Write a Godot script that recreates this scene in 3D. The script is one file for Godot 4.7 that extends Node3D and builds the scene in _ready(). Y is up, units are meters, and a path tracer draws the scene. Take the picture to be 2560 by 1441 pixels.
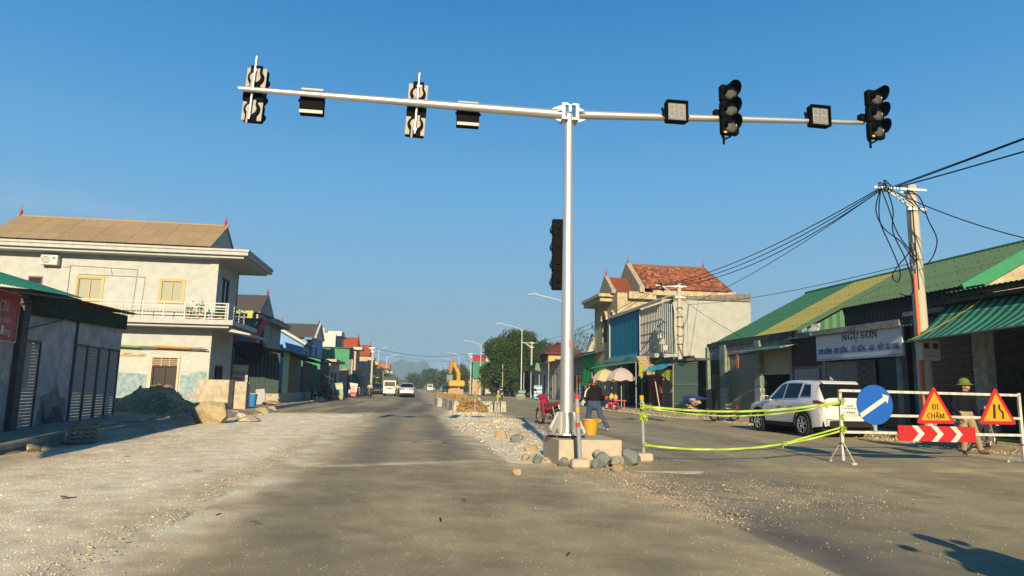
extends Node3D

# ---------------------------------------------------------------- mesh builder
class Mb:
	var v := PackedVector3Array()
	var n := PackedVector3Array()
	var c := PackedColorArray()
	var off := Vector3.ZERO
	var col := Color.WHITE
	func _init(o := Vector3.ZERO):
		off = -o
	func tri(p: Vector3, q: Vector3, r: Vector3, out := Vector3.ZERO):
		var m := (r - p).cross(q - p)
		if m.length_squared() < 1e-14:
			return
		m = m.normalized()
		if out != Vector3.ZERO and m.dot(out) < 0.0:
			var s := q
			q = r
			r = s
			m = -m
		v.append(p + off); v.append(q + off); v.append(r + off)
		n.append(m); n.append(m); n.append(m)
		c.append(col); c.append(col); c.append(col)
	func trin(p: Vector3, q: Vector3, r: Vector3, np: Vector3, nq: Vector3, nr: Vector3):
		var m := (r - p).cross(q - p)
		if m.length_squared() < 1e-16:
			return
		if m.dot(np + nq + nr) < 0.0:
			var s := q
			q = r
			r = s
			s = nq
			nq = nr
			nr = s
		v.append(p + off); v.append(q + off); v.append(r + off)
		n.append(np); n.append(nq); n.append(nr)
		c.append(col); c.append(col); c.append(col)
	func quad(a: Vector3, b: Vector3, d: Vector3, e: Vector3, out := Vector3.ZERO):
		tri(a, b, d, out)
		tri(a, d, e, out)
	func quadn(a: Vector3, b: Vector3, d: Vector3, e: Vector3, na: Vector3, nb: Vector3, nd: Vector3, ne: Vector3):
		trin(a, b, d, na, nb, nd)
		trin(a, d, e, na, nd, ne)
	# box between two corners
	func bb(a: Vector3, b: Vector3):
		box((a + b) * 0.5, (b - a).abs())
	func box(ct: Vector3, s: Vector3, bas := Basis(), bev := 0.0):
		var h := s * 0.5
		if bev <= 0.0:
			for ax in 3:
				for sg in [-1.0, 1.0]:
					var o := Vector3.ZERO
					o[ax] = sg
					var u := Vector3.ZERO
					u[(ax + 1) % 3] = h[(ax + 1) % 3]
					var w := Vector3.ZERO
					w[(ax + 2) % 3] = h[(ax + 2) % 3]
					var m: Vector3 = o * h[ax]
					quad(ct + bas * (m - u - w), ct + bas * (m + u - w), ct + bas * (m + u + w), ct + bas * (m - u + w), bas * o)
			return
		var k := Vector3(h.x - bev, h.y - bev, h.z - bev)
		for ax in 3:
			var b1 := (ax + 1) % 3
			var b2 := (ax + 2) % 3
			for sg in [-1.0, 1.0]:
				var o := Vector3.ZERO
				o[ax] = sg
				var m := Vector3.ZERO
				m[ax] = sg * h[ax]
				var u := Vector3.ZERO
				u[b1] = k[b1]
				var w := Vector3.ZERO
				w[b2] = k[b2]
				quad(ct + bas * (m - u - w), ct + bas * (m + u - w), ct + bas * (m + u + w), ct + bas * (m - u + w), bas * o)
			for s1 in [-1.0, 1.0]:
				for s2 in [-1.0, 1.0]:
					var e1 := Vector3.ZERO
					e1[b1] = s1 * h[b1]
					e1[b2] = s2 * k[b2]
					var e2 := Vector3.ZERO
					e2[b1] = s1 * k[b1]
					e2[b2] = s2 * h[b2]
					var l := Vector3.ZERO
					l[ax] = k[ax]
					quad(ct + bas * (e1 - l), ct + bas * (e1 + l), ct + bas * (e2 + l), ct + bas * (e2 - l), bas * (e1 + e2))
		for sx in [-1.0, 1.0]:
			for sy in [-1.0, 1.0]:
				for sz in [-1.0, 1.0]:
					tri(ct + bas * Vector3(sx * h.x, sy * k.y, sz * k.z), ct + bas * Vector3(sx * k.x, sy * h.y, sz * k.z), ct + bas * Vector3(sx * k.x, sy * k.y, sz * h.z), bas * Vector3(sx, sy, sz))
	func cyl(a: Vector3, b: Vector3, r0: float, r1: float, seg := 12, caps := true):
		var d := (b - a).normalized()
		var u := d.cross(Vector3.UP if absf(d.y) < 0.9 else Vector3.RIGHT).normalized()
		var w := d.cross(u)
		for i in seg:
			var t0 := TAU * i / seg
			var t1 := TAU * (i + 1) / seg
			var p := u * cos(t0) + w * sin(t0)
			var q := u * cos(t1) + w * sin(t1)
			quadn(a + p * r0, b + p * r1, b + q * r1, a + q * r0, p, p, q, q)
			if caps:
				tri(a, a + p * r0, a + q * r0, -d)
				tri(b, b + p * r1, b + q * r1, d)
	func tube(pts: Array, r: float, seg := 6, r_end := -1.0):
		var m := pts.size()
		var last := []
		var lastn := []
		var u := Vector3.ZERO
		for i in m:
			var a: Vector3 = pts[maxi(i - 1, 0)]
			var b: Vector3 = pts[mini(i + 1, m - 1)]
			var d := (b - a).normalized()
			if i == 0:
				u = d.cross(Vector3.UP if absf(d.y) < 0.9 else Vector3.RIGHT).normalized()
			else:
				u = (u - d * u.dot(d)).normalized()
			var w := d.cross(u)
			var rr := r if r_end < 0.0 else lerpf(r, r_end, float(i) / (m - 1))
			var ring := []
			var rn := []
			for k in seg:
				var t := TAU * k / seg
				var e := u * cos(t) + w * sin(t)
				ring.append(pts[i] + e * rr)
				rn.append(e)
			if i > 0:
				for k in seg:
					var l := (k + 1) % seg
					quadn(last[k], ring[k], ring[l], last[l], lastn[k], rn[k], rn[l], lastn[l])
			if i == 0 or i == m - 1:
				for k in seg:
					tri(pts[i], ring[k], ring[(k + 1) % seg], -d if i == 0 else d)
			last = ring
			lastn = rn
	# polygon in the plane of xf.x and xf.y, pushed out along -z by depth
	func prism(poly: PackedVector2Array, depth: float, xf := Transform3D()):
		var idx := Geometry2D.triangulate_polygon(poly)
		var nz := xf.basis.z
		for i in range(0, idx.size(), 3):
			var p := poly[idx[i]]
			var q := poly[idx[i + 1]]
			var r := poly[idx[i + 2]]
			tri(xf * Vector3(p.x, p.y, 0), xf * Vector3(q.x, q.y, 0), xf * Vector3(r.x, r.y, 0), nz)
			tri(xf * Vector3(p.x, p.y, -depth), xf * Vector3(q.x, q.y, -depth), xf * Vector3(r.x, r.y, -depth), -nz)
		var cw := Geometry2D.is_polygon_clockwise(poly)
		for i in poly.size():
			var p := poly[i]
			var q := poly[(i + 1) % poly.size()]
			var o2 := Vector2(q.y - p.y, p.x - q.x) * (-1.0 if cw else 1.0)
			quad(xf * Vector3(p.x, p.y, 0), xf * Vector3(q.x, q.y, 0), xf * Vector3(q.x, q.y, -depth), xf * Vector3(p.x, p.y, -depth), xf.basis * Vector3(o2.x, o2.y, 0))
	# profile of (radius, height) turned about xf's y axis
	func lathe(pr: Array, seg := 16, xf := Transform3D(), arc := TAU):
		for j in pr.size() - 1:
			var a: Vector2 = pr[j]
			var b: Vector2 = pr[j + 1]
			var t := (b - a).normalized()
			var nn := Vector2(t.y, -t.x)
			for i in seg:
				var t0 := arc * i / seg
				var t1 := arc * (i + 1) / seg
				var e0 := Vector3(cos(t0), 0, sin(t0))
				var e1 := Vector3(cos(t1), 0, sin(t1))
				var n0 := (xf.basis * (e0 * nn.x + Vector3.UP * nn.y)).normalized()
				var n1 := (xf.basis * (e1 * nn.x + Vector3.UP * nn.y)).normalized()
				quadn(xf * (e0 * a.x + Vector3.UP * a.y), xf * (e0 * b.x + Vector3.UP * b.y), xf * (e1 * b.x + Vector3.UP * b.y), xf * (e1 * a.x + Vector3.UP * a.y), n0, n0, n1, n1)
	func torus(xf: Transform3D, R: float, r: float, seg := 20, sub := 8):
		for i in seg:
			for j in sub:
				var P := []
				var N := []
				for k in [[0, 0], [1, 0], [1, 1], [0, 1]]:
					var t: float = TAU * (i + k[0]) / seg
					var s: float = TAU * (j + k[1]) / sub
					var e := Vector3(cos(t), 0, sin(t))
					N.append(xf.basis * (e * cos(s) + Vector3.UP * sin(s)))
					P.append(xf * (e * (R + r * cos(s)) + Vector3.UP * r * sin(s)))
				quadn(P[0], P[1], P[2], P[3], N[0], N[1], N[2], N[3])
	func ball(ct: Vector3, s: Vector3, bas := Basis(), seg := 12, rings := 8, lat0 := -PI / 2, lat1 := PI / 2):
		for j in rings:
			for i in seg:
				var P := []
				var N := []
				for k in [[0, 0], [0, 1], [1, 1], [1, 0]]:
					var la: float = lerpf(lat0, lat1, float(j + k[1]) / rings)
					var lo: float = TAU * (i + k[0]) / seg
					var e := Vector3(cos(la) * cos(lo), sin(la), cos(la) * sin(lo))
					P.append(ct + bas * (e * s))
					N.append((bas * (e / s)).normalized())
				quadn(P[0], P[1], P[2], P[3], N[0], N[1], N[2], N[3])
	func rock(ct: Vector3, s: Vector3, sd: int, det := 1, bas := Basis()):
		var rg := RandomNumberGenerator.new()
		rg.seed = sd
		var g := (1.0 + sqrt(5.0)) / 2.0
		var P := [Vector3(-1, g, 0), Vector3(1, g, 0), Vector3(-1, -g, 0), Vector3(1, -g, 0), Vector3(0, -1, g), Vector3(0, 1, g), Vector3(0, -1, -g), Vector3(0, 1, -g), Vector3(g, 0, -1), Vector3(g, 0, 1), Vector3(-g, 0, -1), Vector3(-g, 0, 1)]
		var F := [[0, 11, 5], [0, 5, 1], [0, 1, 7], [0, 7, 10], [0, 10, 11], [1, 5, 9], [5, 11, 4], [11, 10, 2], [10, 7, 6], [7, 1, 8], [3, 9, 4], [3, 4, 2], [3, 2, 6], [3, 6, 8], [3, 8, 9], [4, 9, 5], [2, 4, 11], [6, 2, 10], [8, 6, 7], [9, 8, 1]]
		for k in det:
			var mid := {}
			var G := []
			for f in F:
				var m3 := []
				for e in 3:
					var a: int = f[e]
					var b: int = f[(e + 1) % 3]
					var key := mini(a, b) * 1000 + maxi(a, b)
					if not mid.has(key):
						mid[key] = P.size()
						P.append((P[a] + P[b]) * 0.5)
					m3.append(mid[key])
				G.append([f[0], m3[0], m3[2]]); G.append([f[1], m3[1], m3[0]]); G.append([f[2], m3[2], m3[1]]); G.append([m3[0], m3[1], m3[2]])
			F = G
		# cut by random planes so that it breaks like stone
		var cuts := []
		for k in 11:
			cuts.append([Vector3(rg.randf_range(-1, 1), rg.randf_range(-1, 1), rg.randf_range(-1, 1)).normalized(), rg.randf_range(0.5, 0.8)])
		for i in P.size():
			var p: Vector3 = P[i].normalized() * rg.randf_range(0.95, 1.05)
			for cu in cuts:
				var dd: float = p.dot(cu[0]) - cu[1]
				if dd > 0.0:
					p -= cu[0] * dd
			P[i] = p
		for f in F:
			var a: Vector3 = P[f[0]]
			var b: Vector3 = P[f[1]]
			var d: Vector3 = P[f[2]]
			tri(ct + bas * (a * s), ct + bas * (b * s), ct + bas * (d * s), bas * (a + b + d))
	# wavy sheet: waves run from the edge a-b to the edge d-e; a to b goes across them
	func wavy(a: Vector3, b: Vector3, d: Vector3, e: Vector3, waves: int, amp: float, per := 4):
		var m := waves * per
		var nn := (b - a).cross(e - a).normalized()
		for i in m:
			var t0 := float(i) / m
			var t1 := float(i + 1) / m
			var h0 := sin(TAU * waves * t0) * amp
			var h1 := sin(TAU * waves * t1) * amp
			var w := (b - a).length()
			var s0 := cos(TAU * waves * t0) * amp * TAU * waves / w
			var s1 := cos(TAU * waves * t1) * amp * TAU * waves / w
			var ux := (b - a).normalized()
			var n0 := (nn - ux * s0).normalized()
			var n1 := (nn - ux * s1).normalized()
			quadn(a.lerp(b, t0) + nn * h0, a.lerp(b, t1) + nn * h1, e.lerp(d, t1) + nn * h1, e.lerp(d, t0) + nn * h0, n0, n1, n1, n0)
	# wall in the plane of u (unit) and up; holes are [x0, y0, x1, y1]; out is the front
	func wall(o: Vector3, u: Vector3, w: float, h: float, th: float, holes: Array, out: Vector3):
		var xs := [0.0, w]
		var ys := [0.0, h]
		for k in holes:
			xs.append(k[0]); xs.append(k[2]); ys.append(k[1]); ys.append(k[3])
		xs.sort()
		ys.sort()
		var bk := -out * th
		for i in xs.size() - 1:
			for j in ys.size() - 1:
				if xs[i + 1] - xs[i] < 1e-4 or ys[j + 1] - ys[j] < 1e-4:
					continue
				var mx: float = (xs[i] + xs[i + 1]) * 0.5
				var my: float = (ys[j] + ys[j + 1]) * 0.5
				var hole := false
				for k in holes:
					if mx > k[0] and mx < k[2] and my > k[1] and my < k[3]:
						hole = true
				if hole:
					continue
				var A: Vector3 = o + u * xs[i] + Vector3.UP * ys[j]
				var B: Vector3 = o + u * xs[i + 1] + Vector3.UP * ys[j]
				var C: Vector3 = o + u * xs[i + 1] + Vector3.UP * ys[j + 1]
				var D: Vector3 = o + u * xs[i] + Vector3.UP * ys[j + 1]
				quad(A, B, C, D, out)
				quad(A + bk, B + bk, C + bk, D + bk, -out)
		var T := Vector3.UP
		for k in holes:
			var A: Vector3 = o + u * k[0] + T * k[1]
			var B: Vector3 = o + u * k[2] + T * k[1]
			var C: Vector3 = o + u * k[2] + T * k[3]
			var D: Vector3 = o + u * k[0] + T * k[3]
			quad(A, B, B + bk, A + bk, T)
			quad(D, C, C + bk, D + bk, -T)
			quad(A, D, D + bk, A + bk, u)
			quad(B, C, C + bk, B + bk, -u)
		var E := o + u * w
		quad(o, o + T * h, o + T * h + bk, o + bk, -u)
		quad(E, E + T * h, E + T * h + bk, E + bk, u)
		quad(o + T * h, E + T * h, E + T * h + bk, o + T * h + bk, T)
	func mesh(colours := false) -> ArrayMesh:
		var a := []
		a.resize(Mesh.ARRAY_MAX)
		a[Mesh.ARRAY_VERTEX] = v
		a[Mesh.ARRAY_NORMAL] = n
		if colours:
			a[Mesh.ARRAY_COLOR] = c
		var m := ArrayMesh.new()
		if v.size():
			m.add_surface_from_arrays(Mesh.PRIMITIVE_TRIANGLES, a)
		return m

# ---------------------------------------------------------------- scene helpers
var used := {}
var mats := {}
var tex := {}
var org := Vector3.ZERO
var cur: Node3D
var rng := RandomNumberGenerator.new()
var nz := FastNoiseLite.new()
var EX := Vector3.RIGHT
var EY := Vector3.UP
var EZ := Vector3.BACK

func v3(x: float, y: float, z: float) -> Vector3:
	return Vector3(x, y, z)

func mb() -> Mb:
	return Mb.new(org)

func numbered(base: String) -> String:
	var k: int = used.get(base, 0)
	used[base] = k + 1
	return base if k == 0 else "%s_%03d" % [base, k]

func tag(o: Node, label := "", category := "", group := "", kind := ""):
	if label: o.set_meta("label", label)
	if category: o.set_meta("category", category)
	if group: o.set_meta("group", group)
	if kind: o.set_meta("kind", kind)
	return o

func thing(called: String, label: String, category: String, base: Vector3, group := "") -> Node3D:
	var o := Node3D.new()
	o.name = numbered(called)
	add_child(o)
	o.position = base
	org = base
	cur = o
	tag(o, label, category, group)
	return o

func part(called: String, b: Mb, m: Material, parent: Node = null, colours := false) -> MeshInstance3D:
	var o := MeshInstance3D.new()
	o.mesh = b.mesh(colours)
	o.material_override = m
	o.name = called
	(parent if parent else cur).add_child(o, true)
	return o

func solo(called: String, b: Mb, m: Material, label: String, category: String, group := "", colours := false) -> MeshInstance3D:
	var o := MeshInstance3D.new()
	o.mesh = b.mesh(colours)
	o.material_override = m
	o.name = numbered(called)
	add_child(o)
	o.position = -b.off
	tag(o, label, category, group)
	return o

func ground_piece(called: String, b: Mb, m: Material, colours := false) -> MeshInstance3D:
	var o := MeshInstance3D.new()
	o.mesh = b.mesh(colours)
	o.material_override = m
	o.name = numbered(called)
	add_child(o)
	tag(o, "", "", "", "structure")
	return o

func place(called: String, mesh: Mesh, m: Material, xf: Transform3D, parent: Node = null) -> MeshInstance3D:
	var o := MeshInstance3D.new()
	o.mesh = mesh
	o.material_override = m
	o.name = called
	o.transform = xf
	(parent if parent else cur).add_child(o, true)
	return o

func copy(o: Node3D, at: Vector3, turn: float, label: String, base := "") -> Node3D:
	var c: Node3D = o.duplicate()
	c.name = numbered(base if base else String(o.get_meta("base", o.name)))
	add_child(c)
	c.position = at
	c.rotation = Vector3(0, turn, 0)
	c.set_meta("label", label)
	return c

func noise_tex(key: String, size: int, freq: float, oct: int, lo: float, hi: float, cellular := false, normal := false) -> Texture2D:
	if tex.has(key):
		return tex[key]
	var f := FastNoiseLite.new()
	f.seed = key.hash() % 1000
	f.frequency = freq
	f.fractal_octaves = oct
	f.noise_type = FastNoiseLite.TYPE_CELLULAR if cellular else FastNoiseLite.TYPE_SIMPLEX_SMOOTH
	if cellular:
		f.cellular_return_type = FastNoiseLite.RETURN_CELL_VALUE
	var t := NoiseTexture2D.new()
	t.width = size
	t.height = size
	t.seamless = true
	t.noise = f
	var g := Gradient.new()
	g.set_color(0, Color(lo, lo, lo))
	g.set_color(1, Color(hi, hi, hi))
	t.color_ramp = g
	tex[key] = t
	return t

# colours are linear base colours; kind names the grain that breaks them up
func mat(r: float, g: float, b: float, rough := 0.85, kind := "grime", scale := 0.4, metal := 0.0) -> StandardMaterial3D:
	var key := "%.3f %.3f %.3f %.2f %s %.2f %.2f" % [r, g, b, rough, kind, scale, metal]
	if mats.has(key):
		return mats[key]
	var m := StandardMaterial3D.new()
	var gain := 1.0
	# pale paint and plaster are kept to the tone of weathered, dusty surfaces
	var top := maxf(r, maxf(g, b))
	if top > 0.3 and metal < 0.2:
		var k := (0.3 + (top - 0.3) * 0.42) / top
		r *= k
		g *= k
		b *= k
	match kind:
		"grime":
			m.albedo_texture = noise_tex("grime", 512, 0.012, 6, 0.91, 1.0)
			gain = 1.1
		"dirty":
			m.albedo_texture = noise_tex("dirty", 512, 0.010, 7, 0.74, 1.0)
			gain = 1.28
		"fine":
			m.albedo_texture = noise_tex("fine", 512, 0.09, 3, 0.78, 1.0)
			gain = 1.25
		"streak":
			m.albedo_texture = noise_tex("streak", 512, 0.02, 5, 0.72, 1.0)
			gain = 1.3
		"rust":
			m.albedo_texture = noise_tex("dirty", 512, 0.010, 7, 0.74, 1.0)
			gain = 1.4
	m.albedo_color = Color(minf(r * gain, 1), minf(g * gain, 1), minf(b * gain, 1)).linear_to_srgb()
	if m.albedo_texture:
		m.uv1_triplanar = true
		m.uv1_world_triplanar = true
		m.uv1_scale = Vector3(scale, scale * (0.18 if kind == "streak" else 1.0), scale)
	m.roughness = rough
	m.metallic = metal
	if rough >= 0.7:
		m.metallic_specular = 0.22
	elif r + g + b < 0.08 and rough > 0.35:
		m.metallic_specular = 0.3
	mats[key] = m
	return m

func mt(r: float, g: float, b: float, rough := 0.85) -> StandardMaterial3D:
	return mat(r, g, b, rough, "", 1.0)

func w2(x: float, y: float) -> Vector2:
	return Vector2(x, y)

func pva(a: Array) -> PackedVector2Array:
	return PackedVector2Array(a)

func glass(r: float, g: float, b: float, rough := 0.06) -> StandardMaterial3D:
	return mat(r, g, b, rough, "", 1.0, 0.0)

func vcol(key: String, rough := 0.9, texture: Texture2D = null, scale := 1.0, bump := 0.0) -> StandardMaterial3D:
	if mats.has(key):
		return mats[key]
	var m := StandardMaterial3D.new()
	m.vertex_color_use_as_albedo = true
	m.roughness = rough
	if texture:
		m.albedo_texture = texture
		m.uv1_triplanar = true
		m.uv1_world_triplanar = true
		m.uv1_scale = Vector3(scale, scale, scale)
		if bump > 0.0:
			m.heightmap_enabled = true
			m.heightmap_texture = texture
			m.heightmap_scale = bump
	mats[key] = m
	return m

# lettering; the font lacks stacked Vietnamese marks, so those are set as small strokes
func letters(called: String, s: String, at: Vector3, h: float, m: Material, turn := 0.0, parent: Node = null, font := "Droid Sans", bold := false, squeeze := 1.0, depth := 0.006) -> MeshInstance3D:
	var t := TextMesh.new()
	var f := SystemFont.new()
	f.font_names = PackedStringArray([font])
	if bold:
		f.font_weight = 700
	var marks := {"Ậ": "A^.", "Ụ": "U.", "Ơ": "O,", "Ố": "O^'", "Ạ": "A.", "Ế": "E^'", "Ấ": "A^'", "Ắ": "Au'", "Ồ": "O^`", "Ệ": "E^.", "ệ": "e^.", "ấ": "a^'", "ợ": "o,.", "Ư": "U,"}
	var plain := ""
	var todo := []
	for ch in s:
		if marks.has(ch):
			todo.append([plain.length(), String(marks[ch])])
			plain += String(marks[ch])[0]
		else:
			plain += ch
	t.font = f
	t.text = plain
	t.font_size = 48
	var px := h / 34.0
	t.pixel_size = px
	t.depth = depth
	t.curve_step = 2.0
	var o := MeshInstance3D.new()
	o.mesh = t
	o.material_override = m
	o.name = called
	(parent if parent else cur).add_child(o, true)
	o.transform = Transform3D(Basis(EY, turn) * Basis.from_scale(v3(squeeze, 1, 1)), at - org)
	if todo:
		var b := Mb.new()
		var all := f.get_string_size(plain, HORIZONTAL_ALIGNMENT_LEFT, -1, 48).x
		var k := 1.3 if bold else 1.0
		for e in todo:
			var x0 := f.get_string_size(plain.substr(0, e[0]), HORIZONTAL_ALIGNMENT_LEFT, -1, 48).x
			var x1 := f.get_string_size(plain.substr(0, e[0] + 1), HORIZONTAL_ALIGNMENT_LEFT, -1, 48).x
			var low: bool = e[1][0] == e[1][0].to_lower()
			var cx := ((x0 + x1) * 0.5 - all * 0.5) * px
			var cw := (x1 - x0) * px
			var up := (11.0 if low else 20.0) * px
			var z := depth * 0.9
			var st := 3.4 * px * k
			for c in e[1].substr(1):
				match c:
					".": b.box(v3(cx, -23.5 * px, 0), v3(5, 5, 0) * px * k + EZ * z)
					"^":
						for q in [-1.0, 1.0]:
							b.box(v3(cx + q * 4.2 * px, up + 3.0 * px, 0), v3(10.5 * px, st, z), Basis(EZ, -q * 0.62))
					"u": b.box(v3(cx, up + 2.0 * px, 0), v3(14 * px, st, z))
					"'": b.box(v3(cx + 9.0 * px, up + 8.0 * px, 0), v3(10 * px, st, z), Basis(EZ, 0.8))
					"`": b.box(v3(cx - 7.0 * px, up + 8.0 * px, 0), v3(10 * px, st, z), Basis(EZ, -0.8))
					",": b.box(v3(cx + cw * 0.45, up - 4.0 * px, 0), v3(st * 1.2, 10 * px, z), Basis(EZ, -0.5))
		var mk := MeshInstance3D.new()
		mk.mesh = b.mesh()
		mk.material_override = m
		mk.name = "accent"
		o.add_child(mk, true)
		if o.get_parent() != cur:
			mk.reparent(o.get_parent())
	return o

func sag(a: Vector3, b: Vector3, drop: float, k := 14) -> Array:
	var pts := []
	for i in k + 1:
		var t := float(i) / k
		pts.append(a.lerp(b, t) - EY * drop * 4.0 * t * (1.0 - t))
	return pts

func curve(pts: Array, per := 5) -> Array:
	var out := []
	for i in pts.size() - 1:
		var a: Vector3 = pts[maxi(i - 1, 0)]
		var b: Vector3 = pts[i]
		var c: Vector3 = pts[i + 1]
		var d: Vector3 = pts[mini(i + 2, pts.size() - 1)]
		for k in per:
			var t := float(k) / per
			out.append(b.cubic_interpolate(c, a, d, t))
	out.append(pts[-1])
	return out

# window set in a hole of a wall: frame bars and panes. o is the lower left corner on the front face
func window(o: Vector3, u: Vector3, out: Vector3, w: float, h: float, cols: int, rows: int, fm: Material, pm: Material, fw := 0.07, parent: Node = null, called := "window") -> MeshInstance3D:
	var b := mb()
	var ub := Basis(u, EY, out)
	b.box(o + u * w * 0.5 + EY * fw * 0.5, v3(w, fw, 0.1), ub)
	b.box(o + u * w * 0.5 + EY * (h - fw * 0.5), v3(w, fw, 0.1), ub)
	b.box(o + u * fw * 0.5 + EY * h * 0.5, v3(fw, h - 2 * fw, 0.1), ub)
	b.box(o + u * (w - fw * 0.5) + EY * h * 0.5, v3(fw, h - 2 * fw, 0.1), ub)
	var win := part(called, b, fm, parent)
	var cw := (w - 2 * fw) / cols
	var rh := (h - 2 * fw) / rows
	for i in range(1, cols):
		var m := mb()
		m.box(o + u * (fw + cw * i) + EY * h * 0.5, v3(fw * 0.6, h - 2 * fw, 0.08), ub)
		part("mullion", m, fm, win)
	for i in cols:
		for j in rows:
			var p := mb()
			p.box(o + u * (fw + cw * (i + 0.5)) + EY * (fw + rh * (j + 0.5)) - out * 0.03, v3(cw - 0.004, rh - 0.004, 0.015), ub)
			part("pane", p, pm, win)
	return win

# one corrugated sheet, one unit wide (x) and one unit long (z), shared by roofs
func sheet_mesh(w: float, l: float, waves: int, amp: float) -> ArrayMesh:
	var b := Mb.new()
	b.wavy(v3(0, 0, 0), v3(w, 0, 0), v3(w, 0, l), v3(0, 0, l), waves, amp)
	return b.mesh()

# roof slope laid with separate sheets: o upper corner, u across, dn down the slope
func sheets(called: String, o: Vector3, u: Vector3, dn: Vector3, nu: int, nv: int, su: float, sv: float, waves: int, amp: float, ms: Array, parent: Node = null, lap := 0.12):
	var me := sheet_mesh(su * 1.02, sv + lap, waves, amp)
	var up := dn.cross(u).normalized()
	for j in nv:
		for i in nu:
			var tilt := Basis(u, 0.012)
			var bs := Basis(u, up, dn)
			var jit := rng.randf_range(-0.006, 0.006)
			place(called, me, ms[rng.randi() % ms.size()], Transform3D(bs, o - org + u * su * i + dn * (sv * j) + up * (0.004 + 0.007 * (nv - j) + 0.003 * (i % 2) + jit * 0.3)), parent)

func inst(called: String, mesh: Mesh, m: Material, xfs: Array, cols: Array, parent: Node = null) -> MultiMeshInstance3D:
	var mm := MultiMesh.new()
	mm.transform_format = MultiMesh.TRANSFORM_3D
	mm.use_colors = cols.size() > 0
	mm.mesh = mesh
	mm.instance_count = xfs.size()
	for i in xfs.size():
		mm.set_instance_transform(i, xfs[i])
		if cols.size():
			mm.set_instance_color(i, cols[i])
	var o := MultiMeshInstance3D.new()
	o.multimesh = mm
	o.material_override = m
	o.name = called
	if parent:
		parent.add_child(o, true)
	else:
		o.name = numbered(called)
		add_child(o)
	o.set_meta("kind", "stuff")
	return o

func rbasis() -> Basis:
	return Basis.from_euler(Vector3(rng.randf_range(0, TAU), rng.randf_range(0, TAU), rng.randf_range(0, TAU)))

func _ready():
	rng.seed = 7
	nz.seed = 3
	nz.frequency = 0.35
	nz.fractal_octaves = 4
	# camera: about 1.25 m up, turned 8 degrees to the right of the road
	var cam := Camera3D.new()
	cam.name = "camera"
	add_child(cam)
	cam.fov = rad_to_deg(2.0 * atan(720.5 / 1700.0))
	cam.near = 0.1
	cam.far = 9000.0
	cam.transform = Transform3D(Basis(EY, deg_to_rad(-8.04)) * Basis(EX, deg_to_rad(8.43)) * Basis(EZ,0.019), v3(0,1.25,0))
	cam.current = true
	# clear sky by height above the horizon, with three faint wisps of cloud
	var E := 1.82
	var steps := [[0.0,0.30,0.43,0.50], [4.0,0.285,0.45,0.545], [9.0,0.225,0.46,0.69], [16.0,0.142,0.415,0.735], [24.0,0.066,0.305,0.645], [33.0,0.024,0.215,0.54], [55.0,0.013,0.145,0.39], [90.0,0.011,0.105,0.31]]
	var sky_image := Image.create(1024,512, false, Image.FORMAT_RGBF)
	var cn := FastNoiseLite.new()
	cn.seed = 8
	cn.frequency = 0.02
	for y in 512:
		var up := 90.0 - (y + 0.5) / 512.0 * 180.0
		var c := Color(0.15,0.13,0.10)
		for k in steps.size() - 1:
			if up >= steps[k][0] and up <= steps[k + 1][0]:
				var f: float = (up - steps[k][0]) / (steps[k + 1][0] - steps[k][0])
				c = Color(lerpf(steps[k][1], steps[k + 1][1], f), lerpf(steps[k][2], steps[k + 1][2], f), lerpf(steps[k][3], steps[k + 1][3], f))
		for x in 1024:
			var d := c
			if up > 0.0:
				var az := (x + 0.5) / 1024.0 * 360.0 - 180.0
				var w := 0.0
				for q in [[-11.6,10.1,1.6,0.45,0.22], [-29.5,11.0,3.5,0.9,0.16], [11.2,29.4,3.0,0.5,0.06], [60.0,14.0,9.0,1.2,0.12], [-95.0,17.0,12.0,1.5,0.12], [150.0,12.0,14.0,1.2,0.12]]:
					w += q[4] * exp(-pow((az - q[0]) / q[2],2.0) - pow((up - q[1] - 0.04 * (az - q[0])) / q[3],2.0))
				w *= clampf(0.7 + cn.get_noise_2d(x * 1.5, y * 6.0),0.0,1.3)
				d = c.lerp(Color(0.78,0.80,0.82), w)
			sky_image.set_pixel(x, y, Color(d.r / E, d.g / E, d.b / E))
	var sky := PanoramaSkyMaterial.new()
	sky.panorama = ImageTexture.create_from_image(sky_image)
	var env := Environment.new()
	env.background_mode = Environment.BG_SKY
	env.sky = Sky.new()
	env.sky.sky_material = sky
	env.tonemap_mode = Environment.TONE_MAPPER_LINEAR
	env.tonemap_exposure = E
	env.fog_enabled = true
	env.fog_density = 0.0005
	env.fog_light_color = Color(0.62,0.76,0.88)
	env.sdfgi_enabled = true
	env.ssao_enabled = true
	env.ssil_enabled = true
	var we := WorldEnvironment.new()
	we.name = "world_environment"
	we.environment = env
	add_child(we)
	var sun := DirectionalLight3D.new()
	sun.name = "sun"
	sun.light_energy = 1.6
	sun.light_color = Color(1.0,0.91,0.75)
	sun.light_angular_distance = 0.5
	sun.shadow_enabled = true
	add_child(sun)
	var el := deg_to_rad(20.0)
	var az := deg_to_rad(6.4)
	sun.look_at_from_position(Vector3.ZERO, v3(sin(az) * cos(el),-sin(el),-cos(az) * cos(el)))
	terrain()
	mast()
	roadworks()
	left_side()
	left_far()
	right_near()
	right_mid()
	right_far()
	poles_and_wires()
	vehicles()
	people()
	clutter()

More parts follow.
